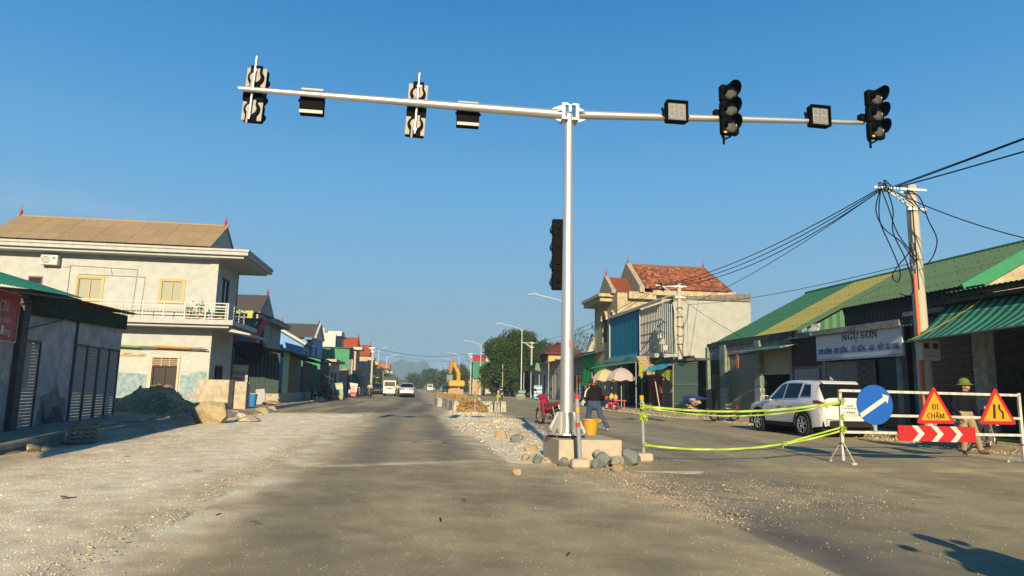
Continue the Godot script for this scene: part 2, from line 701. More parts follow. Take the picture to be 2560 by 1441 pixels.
func grid(called: String, xs: Array, zs: Array, hf: Callable, cf: Callable, m: Material, structure := true) -> MeshInstance3D:
	var w := xs.size()
	var v := PackedVector3Array()
	var n := PackedVector3Array()
	var c := PackedColorArray()
	var idx := PackedInt32Array()
	var H := PackedFloat32Array()
	H.resize(w * zs.size())
	for j in zs.size():
		for i in w:
			H[j * w + i] = hf.call(xs[i], zs[j])
	for j in zs.size():
		for i in w:
			v.append(v3(xs[i], H[j * w + i], zs[j]))
			c.append(cf.call(xs[i], zs[j]))
			var i0 := maxi(i - 1,0)
			var i1 := mini(i + 1, w - 1)
			var j0 := maxi(j - 1,0)
			var j1 := mini(j + 1, zs.size() - 1)
			var dx: float = (H[j * w + i1] - H[j * w + i0]) / maxf(absf(xs[i1] - xs[i0]),1e-5)
			var dz: float = (H[j1 * w + i] - H[j0 * w + i]) / (zs[j1] - zs[j0])
			n.append(v3(-dx,1,-dz).normalized())
			if i < w - 1 and j < zs.size() - 1:
				var a := j * w + i
				idx.append_array(PackedInt32Array([a, a + w, a + 1, a + 1, a + w, a + w + 1]))
	var ar := []
	ar.resize(Mesh.ARRAY_MAX)
	ar[Mesh.ARRAY_VERTEX] = v
	ar[Mesh.ARRAY_NORMAL] = n
	ar[Mesh.ARRAY_COLOR] = c
	ar[Mesh.ARRAY_INDEX] = idx
	var me := ArrayMesh.new()
	me.add_surface_from_arrays(Mesh.PRIMITIVE_TRIANGLES, ar)
	var o := MeshInstance3D.new()
	o.mesh = me
	o.material_override = m
	o.name = numbered(called)
	add_child(o)
	if structure:
		tag(o, "", "", "", "structure")
	return o

func span(a: float, b: float, step: float) -> Array:
	var out := []
	var k := int(ceil(absf(b - a) / step))
	for i in k + 1:
		out.append(lerpf(a, b, float(i) / k))
	return out

func zrows(z0: float, z1: float, near := 0.09, rate := 0.013) -> Array:
	var out := [z0]
	var z := z0
	while z > z1:
		z -= maxf(near, absf(z) * rate)
		out.append(maxf(z, z1))
	return out

func ns(x: float, z: float, f := 1.0, s := 0.0) -> float:
	return nz.get_noise_3d(x * f, s * 31.7, z * f)

func road_h(x: float, z: float) -> float:
	var h := ns(x, z,1.2) * 0.008
	if z > -11.0:
		h -= 0.035 * smoothstep(3.0 + ns(x, z,2.0) * 0.15,3.18 + ns(x, z,2.0) * 0.15, x)
	# heap of broken stuff on the right carriageway
	h += 0.05 * exp(-pow((x - 4.6) / 0.9,2.0) - pow((z + 8.3) / 0.7,2.0)) * (0.6 + ns(x, z,6.0))
	h += 0.035 * exp(-pow((x - 3.1) / 0.5,2.0) - pow((z + 7.3) / 1.2,2.0)) * (0.6 + ns(x, z,6.0))
	return h

func road_c(x: float, z: float) -> Color:
	var old := Color(0.285,0.235,0.128)
	var dark := Color(0.140,0.124,0.090)
	var dust := Color(0.45,0.365,0.21)
	var blot := ns(x, z,0.5,1.0)
	var fine := ns(x, z,3.0,2.0)
	var c := old
	if x < 3.05 + ns(x, z,2.0) * 0.12:
		# left carriageway: dusty old lane, worn darker beyond the rough seam
		var seam := -11.3 - (x + 1.0) * 0.33 + ns(x, z,1.5,3.0) * 0.12
		if z < seam:
			var tr := exp(-pow((x + 0.85 + ns(0, z,0.2,4.0) * 0.6) / 0.42,2.0)) + exp(-pow((x - 0.75 + ns(0, z,0.2,4.0) * 0.6) / 0.42,2.0))
			c = old.lerp(dark, clampf(0.15 + 0.7 * tr + blot * 0.6,0,1))
			c = c.lerp(dust, clampf(smoothstep(0.7,1.9, absf(x + 0.05) + blot * 0.5) * 0.75,0,1) * (1.0 if z > -33.0 else 0.25))
			if z < -31.5 + ns(x, z,0.8) * 0.5:
				var sw := ns(x * 1.0, z * 0.12 + x * 0.3,1.6,6.0)
				c = c.lerp(Color(0.075,0.07,0.062), clampf(sw * 1.5 + 0.2,0.0,0.65))
		else:
			c = old.lerp(dust, clampf(0.15 + blot * 0.45 + ns(x, z,1.7,16.0) * 0.3,0.0,0.6))
			c = c.lerp(dark, clampf(-blot * 0.55 + 0.12 + ns(x, z,2.3,17.0) * 0.35,0.0,0.5))
			c = c.lerp(dust, smoothstep(1.1,2.1,-x + ns(x, z,1.0,8.0) * 0.8) * 0.8)
		# the pale gritty line across the lane
		var dl := absf(z - seam)
		if x < 1.9:
			c = c.lerp(Color(0.50,0.42,0.27), exp(-pow(dl / 0.16,2.0)) * clampf(0.65 + fine * 1.2,0,1))
		var s2 := absf(z + 32.6 + (x + 1.0) * 0.6 + ns(x, z,1.0) * 0.2)
		c = c.lerp(Color(0.40,0.36,0.27), exp(-pow(s2 / 0.35,2.0)) * 0.6)
		# orange clay stain
		c = c.lerp(Color(0.42,0.20,0.075), smoothstep(0.32,0.05, absf(x - 0.3) - 0.02 + fine * 0.15) * smoothstep(0.26,0.10, absf(z + 13.15) + fine * 0.08))
	else:
		c = dark.lerp(old, clampf(1.0 + blot * 0.8 + 0.25 * smoothstep(-14.0,-9.0, z),0.0,1.0))
		var e := x - 3.05
		if z > -11.0:
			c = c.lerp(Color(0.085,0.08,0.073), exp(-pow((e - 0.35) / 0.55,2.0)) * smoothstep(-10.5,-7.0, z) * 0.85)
			c = c.lerp(dust, exp(-pow((x - 4.7) / 1.1,2.0) - pow((z + 8.4) / 0.9,2.0)) * clampf(0.75 + fine,0,1))
			c = c.lerp(old, smoothstep(1.4,2.6, e + blot) * 0.6)
		c = c.lerp(dust, exp(-pow(e / 0.9,2.0)) * smoothstep(-8.5,-11.0, z) * clampf(0.5 + fine,0,1) * 0.8)
		c = c.lerp(dust, smoothstep(11.6,13.4, x + blot) * 0.7)
		if z > -60.0:
			c = c.lerp(dark, clampf(ns(x * 0.9, z * 0.1,1.2,9.0) * 0.9,0.0,0.5))
	# dust and clay spread round the seam
	c = c.lerp(Color(0.40,0.31,0.185), exp(-pow((x - 3.0) / 0.45,2.0) - pow((z + 7.3) / 1.0,2.0)) * clampf(0.8 + fine,0,1))
	if z < -36.0 and x > 1.5 and x < 4.8:
		c = c.lerp(Color(0.36,0.30,0.22),0.7)
	# dust feathers off the gravel on both sides, and wheels leave long streaks
	var gr := Color(0.57,0.48,0.33)
	if z > -31.0:
		c = c.lerp(gr, clampf(smoothstep(-1.25,-2.1, x + ns(x, z,0.9,41.0) * 0.5) * (0.75 + fine),0,1))
	if z < -11.0:
		c = c.lerp(gr, clampf(smoothstep(0.5,0.05,-middle_d(x, z)) * (0.75 + fine),0,1))
	c *= 1.0 + ns(x * 2.6, z * 0.05,1.0,42.0) * 0.30
	return c * (1.0 + fine * 0.28 + ns(x, z,8.0,5.0) * 0.32)

func shoulder_d(x: float, z: float) -> float:
	var d: float = minf(minf(-2.08 - x, x + 6.6 + ns(x, z,0.5) * 0.8), minf(20.0 - z, z + 31.0 + ns(x, z,0.4) * 1.5))
	return d + ns(x, z,1.6,2.0) * 0.10 + ns(x, z,7.0,3.0) * 0.16

func middle_d(x: float, z: float) -> float:
	var l := 1.75 - 0.35 * smoothstep(-13.0,-24.0, z) + 0.5 * smoothstep(-27.0,-36.0, z)
	var r := lerpf(3.35,4.1, smoothstep(-13.0,-28.0, z))
	var d: float = minf(minf(x - l, r - x), minf(-11.7 + (2.2 - x) * 0.4 - z, z + 37.0))
	return d + ns(x, z,1.6,4.0) * 0.15 + ns(x, z,7.0,3.0) * 0.2

func gravel_c(x: float, z: float) -> Color:
	var b := ns(x, z,0.6,11.0)
	var f := ns(x, z,4.0,12.0)
	var c := Color(0.66,0.575,0.41).lerp(Color(0.50,0.41,0.265), clampf(b * 0.9 + ns(x * 1.6, z * 0.25,1.0,15.0) * 0.9 + 0.25 * smoothstep(-14.0,-7.0, z) + 0.5 * smoothstep(-3.2,-2.0, x),0,0.9))
	# brown earth towards the houses
	c = c.lerp(Color(0.27,0.20,0.12), smoothstep(-4.9,-6.7, x + b * 1.2) * smoothstep(-24.0,-15.0, z) * 0.8)
	return c * (1.0 + f * 0.25 + ns(x, z,11.0,13.0) * 0.3)

func terrain():
	var gt := noise_tex("aggregate",1024,0.17,3,0.58,1.0)
	var gm := vcol("asphalt",0.88, gt,0.55,0.10)
	var gg := vcol("gravel_bed",0.95, noise_tex("gravel_grain",1024,0.09,4,0.68,1.0),0.55,0.9)
	var gd := vcol("earth",0.95, noise_tex("gravel_grain",1024,0.09,4,0.68,1.0),0.4,1.0)
	var flat := func(_x, _z): return -0.07
	var gc := func(x, z): return Color(0.17,0.145,0.095).lerp(Color(0.06,0.085,0.03), clampf(ns(x, z,0.03) * 2.0 + 0.5 * smoothstep(20.0,60.0, absf(x)),0,1)) * 1.5
	grid("ground", span(-260,260,10), zrows(40,-700,4.0,0.05), flat, gc, gd)
	var g2 := func(_x, z): return -0.10
	var c2 := func(x, z): return Color(0.07,0.10,0.04)
	grid("far_ground", span(-1800,1800,200), span(400,-2700,200), g2, c2, vcol("far_fields",0.95))
	var rx := span(-9.4,13.9,0.115)
	var rc := func(x, z): return road_c(x, z) * 1.62
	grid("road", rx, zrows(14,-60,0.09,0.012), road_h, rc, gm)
	var rh2 := func(x, z): return road_h(x,-60.0) - 0.004
	grid("road", span(-8.6,13.5,0.5), zrows(-59.9,-640,0.5,0.025), rh2, rc, gm)
	# gravel shoulder and the gravel in the middle: they dive under the asphalt where they end
	var sh := func(x, z): return clampf(shoulder_d(x, z) / 0.35,-1.0,1.0) * 0.034 + ns(x, z,2.2,9.0) * 0.012
	var sc := func(x, z): return gravel_c(x, z) * 1.45
	grid("gravel_shoulder", span(-7.6,-1.7,0.09), zrows(13,-33,0.08,0.010), sh, sc, gg)
	var mh := func(x, z): return clampf(middle_d(x, z) / 0.35,-1.0,1.0) * 0.04 + ns(x, z,2.2,9.0) * 0.014
	grid("gravel_strip", span(1.0,4.8,0.09), zrows(-10.6,-38.5,0.08,0.010), mh, sc, gg)
	# left verge: earth and a broken concrete step before the shop
	var lv := func(x, z):
		var e: float = -6.75 + 0.3 * smoothstep(-14.0,-24.0, z) + ns(x, z,0.7,21.0) * 0.5
		return -0.03 + 0.17 * smoothstep(e + 0.25, e - 0.15, x + ns(x, z,3.0,22.0) * 0.12) + ns(x, z,1.8,23.0) * 0.035
	var lc := func(x, z): return Color(0.24,0.185,0.115).lerp(Color(0.33,0.28,0.20), clampf(ns(x, z,1.0,24.0) * 1.5 + 0.4,0,1)) * (1.3 + ns(x, z,6.0,25.0) * 0.5)
	grid("earth_verge", span(-13.5,-6.0,0.10), zrows(10,-33.5,0.09,0.012), lv, lc, gd)
	# left pavement behind its kerb
	org = Vector3.ZERO
	var conc := mat(0.40,0.36,0.28,0.9, "dirty",0.5)
	var b := mb()
	b.bb(v3(-12.5,-0.05,-58.0), v3(-7.12,0.13,-29.0))
	ground_piece("pavement", b, conc)
	b = mb()
	for k in 24:
		var z := -29.0 - k * 1.21
		b.box(v3(-7.0 + ns(k,0,3.0) * 0.03,0.04 + ns(k,5,3.0) * 0.02, z - 0.6), v3(0.22,0.24,1.18), Basis(EY, ns(k,9,3.0) * 0.03),0.02)
	ground_piece("kerb", b, mat(0.42,0.385,0.31,0.9, "dirty",0.7))
	# right pavement: raised earth and rubble edge
	var rv := func(x, z):
		var e: float = 13.75 - 0.9 * smoothstep(-29.0,-34.0, z) + ns(x, z,0.8,31.0) * 0.3
		return -0.06 + 0.20 * smoothstep(e - 0.12, e + 0.2, x + ns(x, z,3.0,32.0) * 0.1) + ns(x, z,1.8,33.0) * 0.03
	var rvc := func(x, z): return Color(0.36,0.27,0.16).lerp(Color(0.30,0.27,0.22), clampf(ns(x, z,0.8,34.0) * 1.8 + 0.5 * smoothstep(14.2,15.2, x),0,1)) * (1.3 + ns(x, z,6.0,35.0) * 0.4)
	grid("pavement_right", span(12.2,17.2,0.11), zrows(6,-62,0.1,0.012), rv, rvc, gd)
	var fv := func(x, z): return 0.03 + ns(x, z,0.5) * 0.05 if x > 12.6 else -0.05
	var fc := func(x, z): return Color(0.33,0.27,0.18) * (1.3 + ns(x, z,1.0) * 0.6)
	grid("verge_right_far", span(12.4,24.0,0.4), zrows(-61.5,-420,0.5,0.02), fv, fc, gd)
	var fl := func(x, z): return 0.03 + ns(x, z,0.5) * 0.05 if x < -7.4 else -0.05
	grid("verge_left_far", span(-14.0,-7.2,0.4), zrows(-57.5,-420,0.5,0.02), fl, fc, gd)
	# hills far down the road
	var hh := func(x, z):
		var t: float = (z + 1900.0) / 450.0
		var ridge: float = 62.0 * exp(-pow((x + 95.0) / 120.0,2.0)) + 46.0 * exp(-pow((x - 25.0) / 65.0,2.0)) + 40.0 * exp(-pow((x + 380.0) / 200.0,2.0)) + 18.0 * exp(-pow((x - 420.0) / 240.0,2.0))
		return -6.0 + ridge * exp(-t * t * 2.5) * (1.0 + nz.get_noise_2d(x * 0.06, z * 0.06) * 0.35)
	var hc := func(x, z): return Color(0.05,0.075,0.03).lerp(Color(0.25,0.2,0.14), clampf(nz.get_noise_2d(x * 0.08, z * 0.08) * 2.0 - 0.3,0,1))
	grid("hills", span(-900,900,14), span(-1450,-2400,35), hh, hc, vcol("far_fields",0.95))
	loose_stones()

func loose_stones():
	var rb := Mb.new()
	rb.rock(Vector3.ZERO, Vector3.ONE,5,0)
	var rm := rb.mesh()
	var sm := vcol("stones",0.9)
	var xf := []
	var cs := []
	for k in 22000:
		var z := -exp(rng.randf_range(log(3.2), log(31.0)))
		var x := rng.randf_range(-6.5,-2.05)
		if shoulder_d(x, z) < rng.randf_range(-0.5,0.5):
			continue
		var s := rng.randf_range(0.005,0.0105) * (1.0 + absf(z) * 0.022) * (2.2 if rng.randf() < 0.02 else 1.0)
		xf.append(Transform3D(rbasis().scaled(Vector3(s, s * 0.6, s)), v3(x,0.034 + ns(x, z,2.2,9.0) * 0.012 - s * 0.1, z)))
		var t := rng.randf_range(0.75,1.2)
		cs.append(gravel_c(x, z) * t * 0.92 if rng.randf() < 0.88 else Color(0.33,0.30,0.25) * t)
	inst("gravel", rm, sm, xf, cs)
	xf = []
	cs = []
	for k in 4500:
		var z := -rng.randf_range(11.5,37.0)
		var x := rng.randf_range(1.2,4.4)
		if middle_d(x, z) < rng.randf_range(-0.3,0.4):
			continue
		var s := rng.randf_range(0.008,0.018) * (1.0 + absf(z) * 0.015) * (2.0 if rng.randf() < 0.03 else 1.0)
		xf.append(Transform3D(rbasis().scaled(Vector3(s, s * 0.8, s)), v3(x,0.04 + s * 0.2, z)))
		var t := rng.randf_range(0.55,1.2)
		cs.append(gravel_c(x, z) * t if rng.randf() < 0.85 else Color(0.26,0.25,0.22) * t)
	inst("gravel", rm, sm, xf, cs)
	# loose stones spilled over the asphalt, thick along the seam beside the footing
	xf = []
	cs = []
	for k in 7000:
		var x := 0.0
		var z := 0.0
		if k < 4000:
			var t := rng.randf()
			var p := v3(3.15,0,-11.6).lerp(v3(3.15,0,-6.6), t)
			x = p.x + rng.randfn(0.0,0.22 + 0.30 * (1.0 - t))
			z = p.z + rng.randfn(0.0,0.25)
		elif k < 5700:
			x = rng.randfn(4.6,0.75)
			z = rng.randfn(-8.4,0.75)
		elif k < 6600:
			x = 3.3 + absf(rng.randfn(0.0,2.4))
			z = -rng.randf_range(5.0,13.5)
		else:
			x = rng.randf_range(-2.0,12.0)
			z = -exp(rng.randf_range(log(4.2), log(30.0)))
		var s := rng.randf_range(0.004,0.0095) * (1.0 + absf(z) * 0.02) * (2.2 if rng.randf() < 0.02 else 1.0)
		xf.append(Transform3D(rbasis().scaled(Vector3(s, s * 0.8, s)), v3(x, road_h(x, z) + s * 0.35, z)))
		var t2 := rng.randf_range(0.55,1.25)
		cs.append(Color(0.34,0.275,0.19) * t2 if rng.randf() < 0.75 else Color(0.2,0.2,0.19) * t2)
	inst("loose_stones", rm, sm, xf, cs)
	# grit lying on the near lane
	xf = []
	cs = []
	for k in 16000:
		var z := -exp(rng.randf_range(log(3.6), log(13.0)))
		var x := rng.randf_range(-2.4,3.2) if rng.randf() < 0.7 else rng.randf_range(3.2,9.0)
		if absf(x) > absf(z) * 1.1 + 1.0:
			continue
		var s := rng.randf_range(0.002,0.0055) * (1.0 + absf(z) * 0.04)
		xf.append(Transform3D(rbasis().scaled(Vector3(s, s * 0.7, s)), v3(x, road_h(x, z) + s * 0.3, z)))
		cs.append(road_c(x, z) * rng.randf_range(0.35,1.45))
	inst("road_grit", rm, sm, xf, cs)
	# rubble strip along the right pavement
	xf = []
	cs = []
	for k in 2600:
		var z := rng.randf_range(-8.0,-46.0)
		var e := 13.75 - 0.9 * smoothstep(-29.0,-34.0, z)
		var x := e + rng.randfn(-0.1,0.22)
		var s := rng.randf_range(0.015,0.04) * (1.6 if rng.randf() < 0.1 else 1.0)
		xf.append(Transform3D(rbasis().scaled(Vector3(s, s * 0.8, s)), v3(x,0.0 + s * 0.4 + 0.12 * smoothstep(e - 0.1, e + 0.2, x), z)))
		var t := rng.randf_range(0.6,1.15)
		cs.append(Color(0.40,0.33,0.22) * t)
	inst("rubble_edge", rm, sm, xf, cs)

func signal_head(label: String, at: Vector3, turn: float, lamps: int, group: String, hw := 0.35) -> Node3D:
	# faces +z in its own frame
	var t := thing("traffic_light", label, "traffic light", Vector3.ZERO, group)
	var blk := mt(0.005,0.0055,0.007,0.65)
	blk.metallic_specular = 0.12
	var lens := mats.get("lens")
	if lens == null:
		lens = mt(0.06,0.06,0.058,0.12)
		lens.clearcoat_enabled = true
		lens.clearcoat = 1.0
		lens.clearcoat_roughness = 0.08
		mats["lens"] = lens
	var sec := 0.335
	var hh := sec * lamps
	var b := mb()
	for k in lamps:
		var y := -hh * 0.5 + sec * (k + 0.5)
		b.box(v3(0, y,-0.06), v3(hw, sec - 0.008,0.14), Basis(),0.02)
	b.box(v3(0,0,-0.07), v3(hw - 0.05, hh - 0.02,0.10))
	part("housing", b, blk)
	for k in lamps:
		var y := -hh * 0.5 + sec * (k + 0.5)
		b = mb()
		b.ball(v3(0, y,0.0), v3(0.115,0.115,0.035), Basis(),20,6)
		b.torus(Transform3D(Basis(EX, PI / 2), v3(0, y,0.012)),0.122,0.014,20,6)
		var l := part("lens", b, lens)
		b = mb()
		for i in 60:
			var r := 0.1 * sqrt((i + 0.5) / 60.0)
			var a := i * 2.39996
			b.ball(v3(cos(a) * r, y + sin(a) * r,0.035 * sqrt(1.0 - r * r / 0.0133)), Vector3.ONE * 0.0065, Basis(),5,3)
		part("diode", b, mt(0.22,0.22,0.21,0.3), l)
		# open-bottomed hood
		b = mb()
		var seg := 18
		for i in seg:
			var a0 := lerpf(-0.55, PI + 0.55, float(i) / seg)
			var a1 := lerpf(-0.55, PI + 0.55, float(i + 1) / seg)
			var d0 := 0.10 + 0.17 * clampf(sin(a0) * 0.6 + 0.45,0,1)
			var d1 := 0.10 + 0.17 * clampf(sin(a1) * 0.6 + 0.45,0,1)
			for rr in [0.142,0.136]:
				var p0 := v3(cos(a0) * rr, y + sin(a0) * rr,0.005)
				var p1 := v3(cos(a1) * rr, y + sin(a1) * rr,0.005)
				b.quad(p0, p1, p1 + EZ * d1, p0 + EZ * d0, v3(cos(a0), sin(a0),0) * (1.0 if rr > 0.14 else -1.0))
			var q0 := v3(cos(a0), sin(a0),0)
			var q1 := v3(cos(a1), sin(a1),0)
			var c0 := v3(0, y,0.005 + d0)
			var c1 := v3(0, y,0.005 + d1)
			b.quad(c0 + q0 * 0.136, c1 + q1 * 0.136, c1 + q1 * 0.142, c0 + q0 * 0.142, EZ)
		part("visor", b, blk)
	t.position = at
	t.rotation.y = turn
	return t

func back_plate(t: Node3D, hh: float):
	# what shows from behind: a pale slotted plate, dark rings, a round boss and the tube it hangs on
	org = Vector3.ZERO
	cur = t
	var pale := mat(0.27,0.26,0.235,0.6, "grime",1.5)
	var blk := mt(0.005,0.0055,0.007,0.65)
	var b := mb()
	b.box(v3(0,0,-0.145), v3(0.36, hh,0.02), Basis(),0.005)
	part("back_plate", b, pale)
	b = mb()
	for y in [0.30,-0.30]:
		b.cyl(v3(0, y,-0.155), v3(0, y,-0.20),0.15,0.14,20)
		b.box(v3(0, y + signf(y) * 0.12,-0.175), v3(0.20,0.22,0.045))
		b.box(v3(0, y - signf(y) * 0.16,-0.175), v3(0.18,0.16,0.045))
	b.box(v3(0,-0.06,-0.175), v3(0.362,0.15,0.05))
	part("rear_cover", b, blk)
	for y in [0.30,-0.30]:
		b = mb()
		b.cyl(v3(0, y,-0.20), v3(0, y,-0.215),0.098,0.094,20)
		b.box(v3(0.055, y - 0.12,-0.203), v3(0.03,0.3,0.012))
		b.box(v3(-0.045, y + 0.11,-0.203), v3(0.05,0.12,0.012))
		part("rear_boss", b, pale)
	b = mb()
	b.cyl(v3(0,-hh * 0.5 - 0.01,-0.255), v3(0, hh * 0.5 + 0.17,-0.255),0.022,0.022,12)
	for y in [-0.42,0.42]:
		b.box(v3(0, y,-0.22), v3(0.05,0.04,0.07))
	part("hanging_tube", b, mats["galv"])

func timer(label: String, at: Vector3, turn: float, digits: bool, group: String) -> Node3D:
	var t := thing("countdown_timer", label, "countdown timer", Vector3.ZERO, group)
	var blk := mt(0.005,0.0055,0.007,0.65)
	blk.metallic_specular = 0.12
	var s := 0.42
	var b := mb()
	b.box(v3(0,0,-0.09), v3(s, s,0.10), Basis(),0.015)
	for k in [-1.0,1.0]:
		b.box(v3(k * (s - 0.02) * 0.5,0,0.0), v3(0.02, s,0.09))
		b.box(v3(0, k * (s - 0.02) * 0.5,0.0), v3(s - 0.042,0.02,0.09))
	part("housing", b, blk)
	b = mb()
	b.box(v3(0,0.0,-0.03), v3(s - 0.045, s - 0.045,0.012))
	var face := part("display", b, mt(0.15,0.158,0.155,0.35))
	if digits:
		# two unlit figures of eight, each segment a row of diodes
		var dm := mt(0.36,0.365,0.33,0.4)
		for dx in [-0.09,0.09]:
			b = mb()
			for k in 52:
				var w := 0.048
				var h := 0.06
				var u := float(k % 26) / 26.0 * (4.0 * w + 4.0 * h)
				var p := Vector2.ZERO
				if u < 2 * w: p = w2(-w + u, h)
				elif u < 2 * w + 2 * h: p = w2(w, h - (u - 2 * w))
				elif u < 4 * w + 2 * h: p = w2(w - (u - 2 * w - 2 * h),-h)
				else: p = w2(-w,-h + (u - 4 * w - 2 * h))
				var cy := 0.078 if k < 26 else -0.052
				b.box(v3(dx + p.x, cy + p.y,-0.02), v3(0.020,0.011,0.008) if absf(absf(p.x) - w) < 0.001 else v3(0.011,0.020,0.008))
			part("digit", b, dm, face)
		b = mb()
		b.box(v3(-0.14,-0.185,-0.012), v3(0.055,0.028,0.02))
		part("sticker", b, mt(0.75,0.52,0.03,0.5))
		b = mb()
		for k in [-1.0,1.0]:
			b.box(v3(k * 0.24,-0.06,-0.10), v3(0.08,0.05,0.05), Basis(EZ, k * 0.6))
			b.box(v3(k * 0.23,0.02,-0.12), v3(0.04,0.16,0.03), Basis(EZ, k * -0.25))
		part("bracket", b, blk)
	else:
		b = mb()
		b.box(v3(0, s * 0.5 + 0.025,-0.08), v3(0.40,0.05,0.12), Basis(),0.012)
		b.box(v3(0,-s * 0.5 + 0.02,-0.145), v3(s - 0.01,0.06,0.02))
		part("edge_trim", b, mt(0.30,0.29,0.265,0.5))
		b = mb()
		for k in [-1.0,1.0]:
			b.box(v3(k * 0.21,0.02,-0.12), v3(0.03,0.06,0.05), Basis(EZ, k * 0.7))
		part("bracket", b, blk)
	t.position = at
	t.rotation.y = turn
	return t

func mast():
	var galv := mat(0.60,0.60,0.58,0.36, "fine",0.9,0.75)
	mats["galv"] = galv
	var px := 2.72
	var pz := -12.0
	var by := 0.44
	# concrete footing
	org = v3(3.0,0,-12.1)
	var b := mb()
	var fb := Basis(EY,0.03)
	b.box(v3(2.98,0.18,-12.0), v3(1.10,0.48,1.22), fb,0.012)
	solo("concrete_footing", b, mat(0.50,0.43,0.33,0.9, "grime",0.9), "pale concrete block under the steel traffic signal pole", "footing")
	# pole with two arms
	var t := thing("signal_mast", "tall galvanised steel T-shaped signal pole standing on concrete block", "signal pole", v3(px, by, pz))
	b = mb()
	b.cyl(v3(px, by + 0.03, pz), v3(px,6.38, pz),0.125,0.085,28)
	b.cyl(v3(px,6.38, pz), v3(px,6.50, pz),0.085,0.03,28)
	part("pole", b, galv)
	b = mb()
	var rim := PackedVector2Array()
	for k in 16:
		var a := TAU * k / 16
		rim.append(w2(cos(a), sin(a)) * 0.36)
	b.prism(rim,0.03, Transform3D(Basis(EX,-PI / 2), v3(px, by + 0.06, pz)))
	part("base_plate", b, galv)
	for k in 8:
		var a := TAU * (k + 0.5) / 8
		b = mb()
		b.prism(pva([w2(0.11,0), w2(0.33,0), w2(0.33,0.05), w2(0.165,0.36), w2(0.11,0.36)]),0.014, Transform3D(Basis(EY, a), v3(px, by + 0.062, pz)))
		part("gusset", b, galv)
		b = mb()
		var e := v3(cos(a + 0.39),0,-sin(a + 0.39)) * 0.31
		b.cyl(v3(px, by - 0.03, pz) + e, v3(px, by + 0.14, pz) + e,0.016,0.016,8)
		b.cyl(v3(px, by + 0.061, pz) + e, v3(px, by + 0.09, pz) + e,0.03,0.03,6)
		part("anchor_bolt", b, mat(0.12,0.11,0.10,0.5, "",1.0,0.6))
	b = mb()
	b.box(v3(px + 0.03,2.07, pz + 0.119), v3(0.045,0.13,0.01))
	part("red_sticker", b, mt(0.55,0.10,0.10,0.6))
	var la := v3(px - 0.12,6.40, pz)
	var lb := v3(-3.27,6.43, pz)
	var ra := v3(px + 0.12,6.42, pz)
	var rb := v3(8.72,6.65, pz + 0.15)
	b = mb()
	b.cyl(la, lb,0.095,0.042,22)
	part("left_arm", b, galv)
	b = mb()
	b.cyl(ra, rb,0.085,0.04,22)
	part("right_arm", b, galv)
	for s in [-1.0,1.0]:
		b = mb()
		b.box(v3(px + s * 0.15,6.42, pz), v3(0.028,0.32,0.30), Basis(),0.005)
		b.box(v3(px + s * 0.115,6.42, pz), v3(0.028,0.32,0.30), Basis(),0.005)
		for q in [-1.0,1.0]:
			b.prism(pva([w2(0,0), w2(0.16 * s,0), w2(0,0.07 * q)]),0.012, Transform3D(Basis(), v3(px + s * 0.165,6.42 + q * 0.085, pz + 0.006)))
			b.prism(pva([w2(0,0), w2(0.16 * s,0), w2(0,0.07)]),0.012, Transform3D(Basis(EX, q * PI / 2), v3(px + s * 0.165,6.42, pz + q * 0.085)))
			b.box(v3(px + s * 0.075,6.42 + q * 0.14, pz + 0.10), v3(0.07,0.03,0.10))
		part("flange", b, galv)
	b = mb()
	b.box(v3(px,6.50, pz + 0.10), v3(0.06,0.16,0.03), Basis(),0.01)
	part("top_lug", b, galv)
	# things hung on the arms
	var g := "signals hung on the two arms of the pole"
	var s1 := signal_head("traffic light at the outer tip of the left arm, seen from behind", v3(-3.03,6.42, pz - 0.33), PI - 0.10,3, g)
	back_plate(s1,1.0)
	s1.rotation.z = 0.05
	var s2 := signal_head("traffic light halfway along the left arm, seen from behind", v3(-0.14,6.36, pz - 0.33), PI + 0.02,3, g)
	back_plate(s2,1.0)
	s2.rotation.z = 0.04
	var s3 := signal_head("unlit traffic light facing the camera halfway along the right arm", v3(5.84,6.66, pz + 0.26),0.02,3, g)
	var s4 := signal_head("unlit traffic light facing the camera at the tip of the right arm", v3(8.86,6.76, pz + 0.36),0.08,3, g)
	for s in [s3, s4]:
		org = Vector3.ZERO
		cur = s
		b = mb()
		b.box(v3(-0.12,-0.475,0.015), v3(0.06,0.035,0.012))
		part("sticker", b, mt(0.75,0.52,0.03,0.5))
		b = mb()
		b.box(v3(-0.10,-0.59,-0.10), v3(0.035,0.18,0.03))
		b.box(v3(-0.03,-0.55,-0.09), v3(0.16,0.035,0.03), Basis(EZ,0.5))
		b.cyl(v3(-0.02,0.0,-0.13), v3(-0.02,0.0,-0.22),0.05,0.05,10)
		b.box(v3(-0.12,-0.02,-0.2), v3(0.24,0.12,0.12))
		b.box(v3(-0.10,-0.28,-0.14), v3(0.035,0.5,0.03))
		part("bracket", b, mt(0.005,0.0055,0.007,0.65))
	g = "countdown timers hung on the two arms of the pole"
	timer("countdown timer seen from behind nearest the tip of the left arm", v3(-2.02,6.32, pz - 0.22), PI, false, g)
	timer("countdown timer seen from behind between centre signal and pole top", v3(0.82,6.31, pz - 0.24), PI, false, g)
	timer("grey countdown display nearest the pole on the right arm", v3(4.79,6.56, pz + 0.20),0.0, true, g)
	timer("grey countdown display between the two front facing traffic lights", v3(7.74,6.69, pz + 0.22),0.03, true, g)
	# the four-lamp head on the pole's left side, turned away
	var s5 := signal_head("dark tall four lamp traffic light fixed to the side of the pole", v3(2.585,3.74, pz - 0.26), PI - 0.12,4, "",0.235)
	org = Vector3.ZERO
	cur = s5
	b = mb()
	for k in 4:
		var y := -0.67 + 0.335 * (k + 0.5)
		b.box(v3(0, y,-0.14), v3(0.08,0.06,0.05))
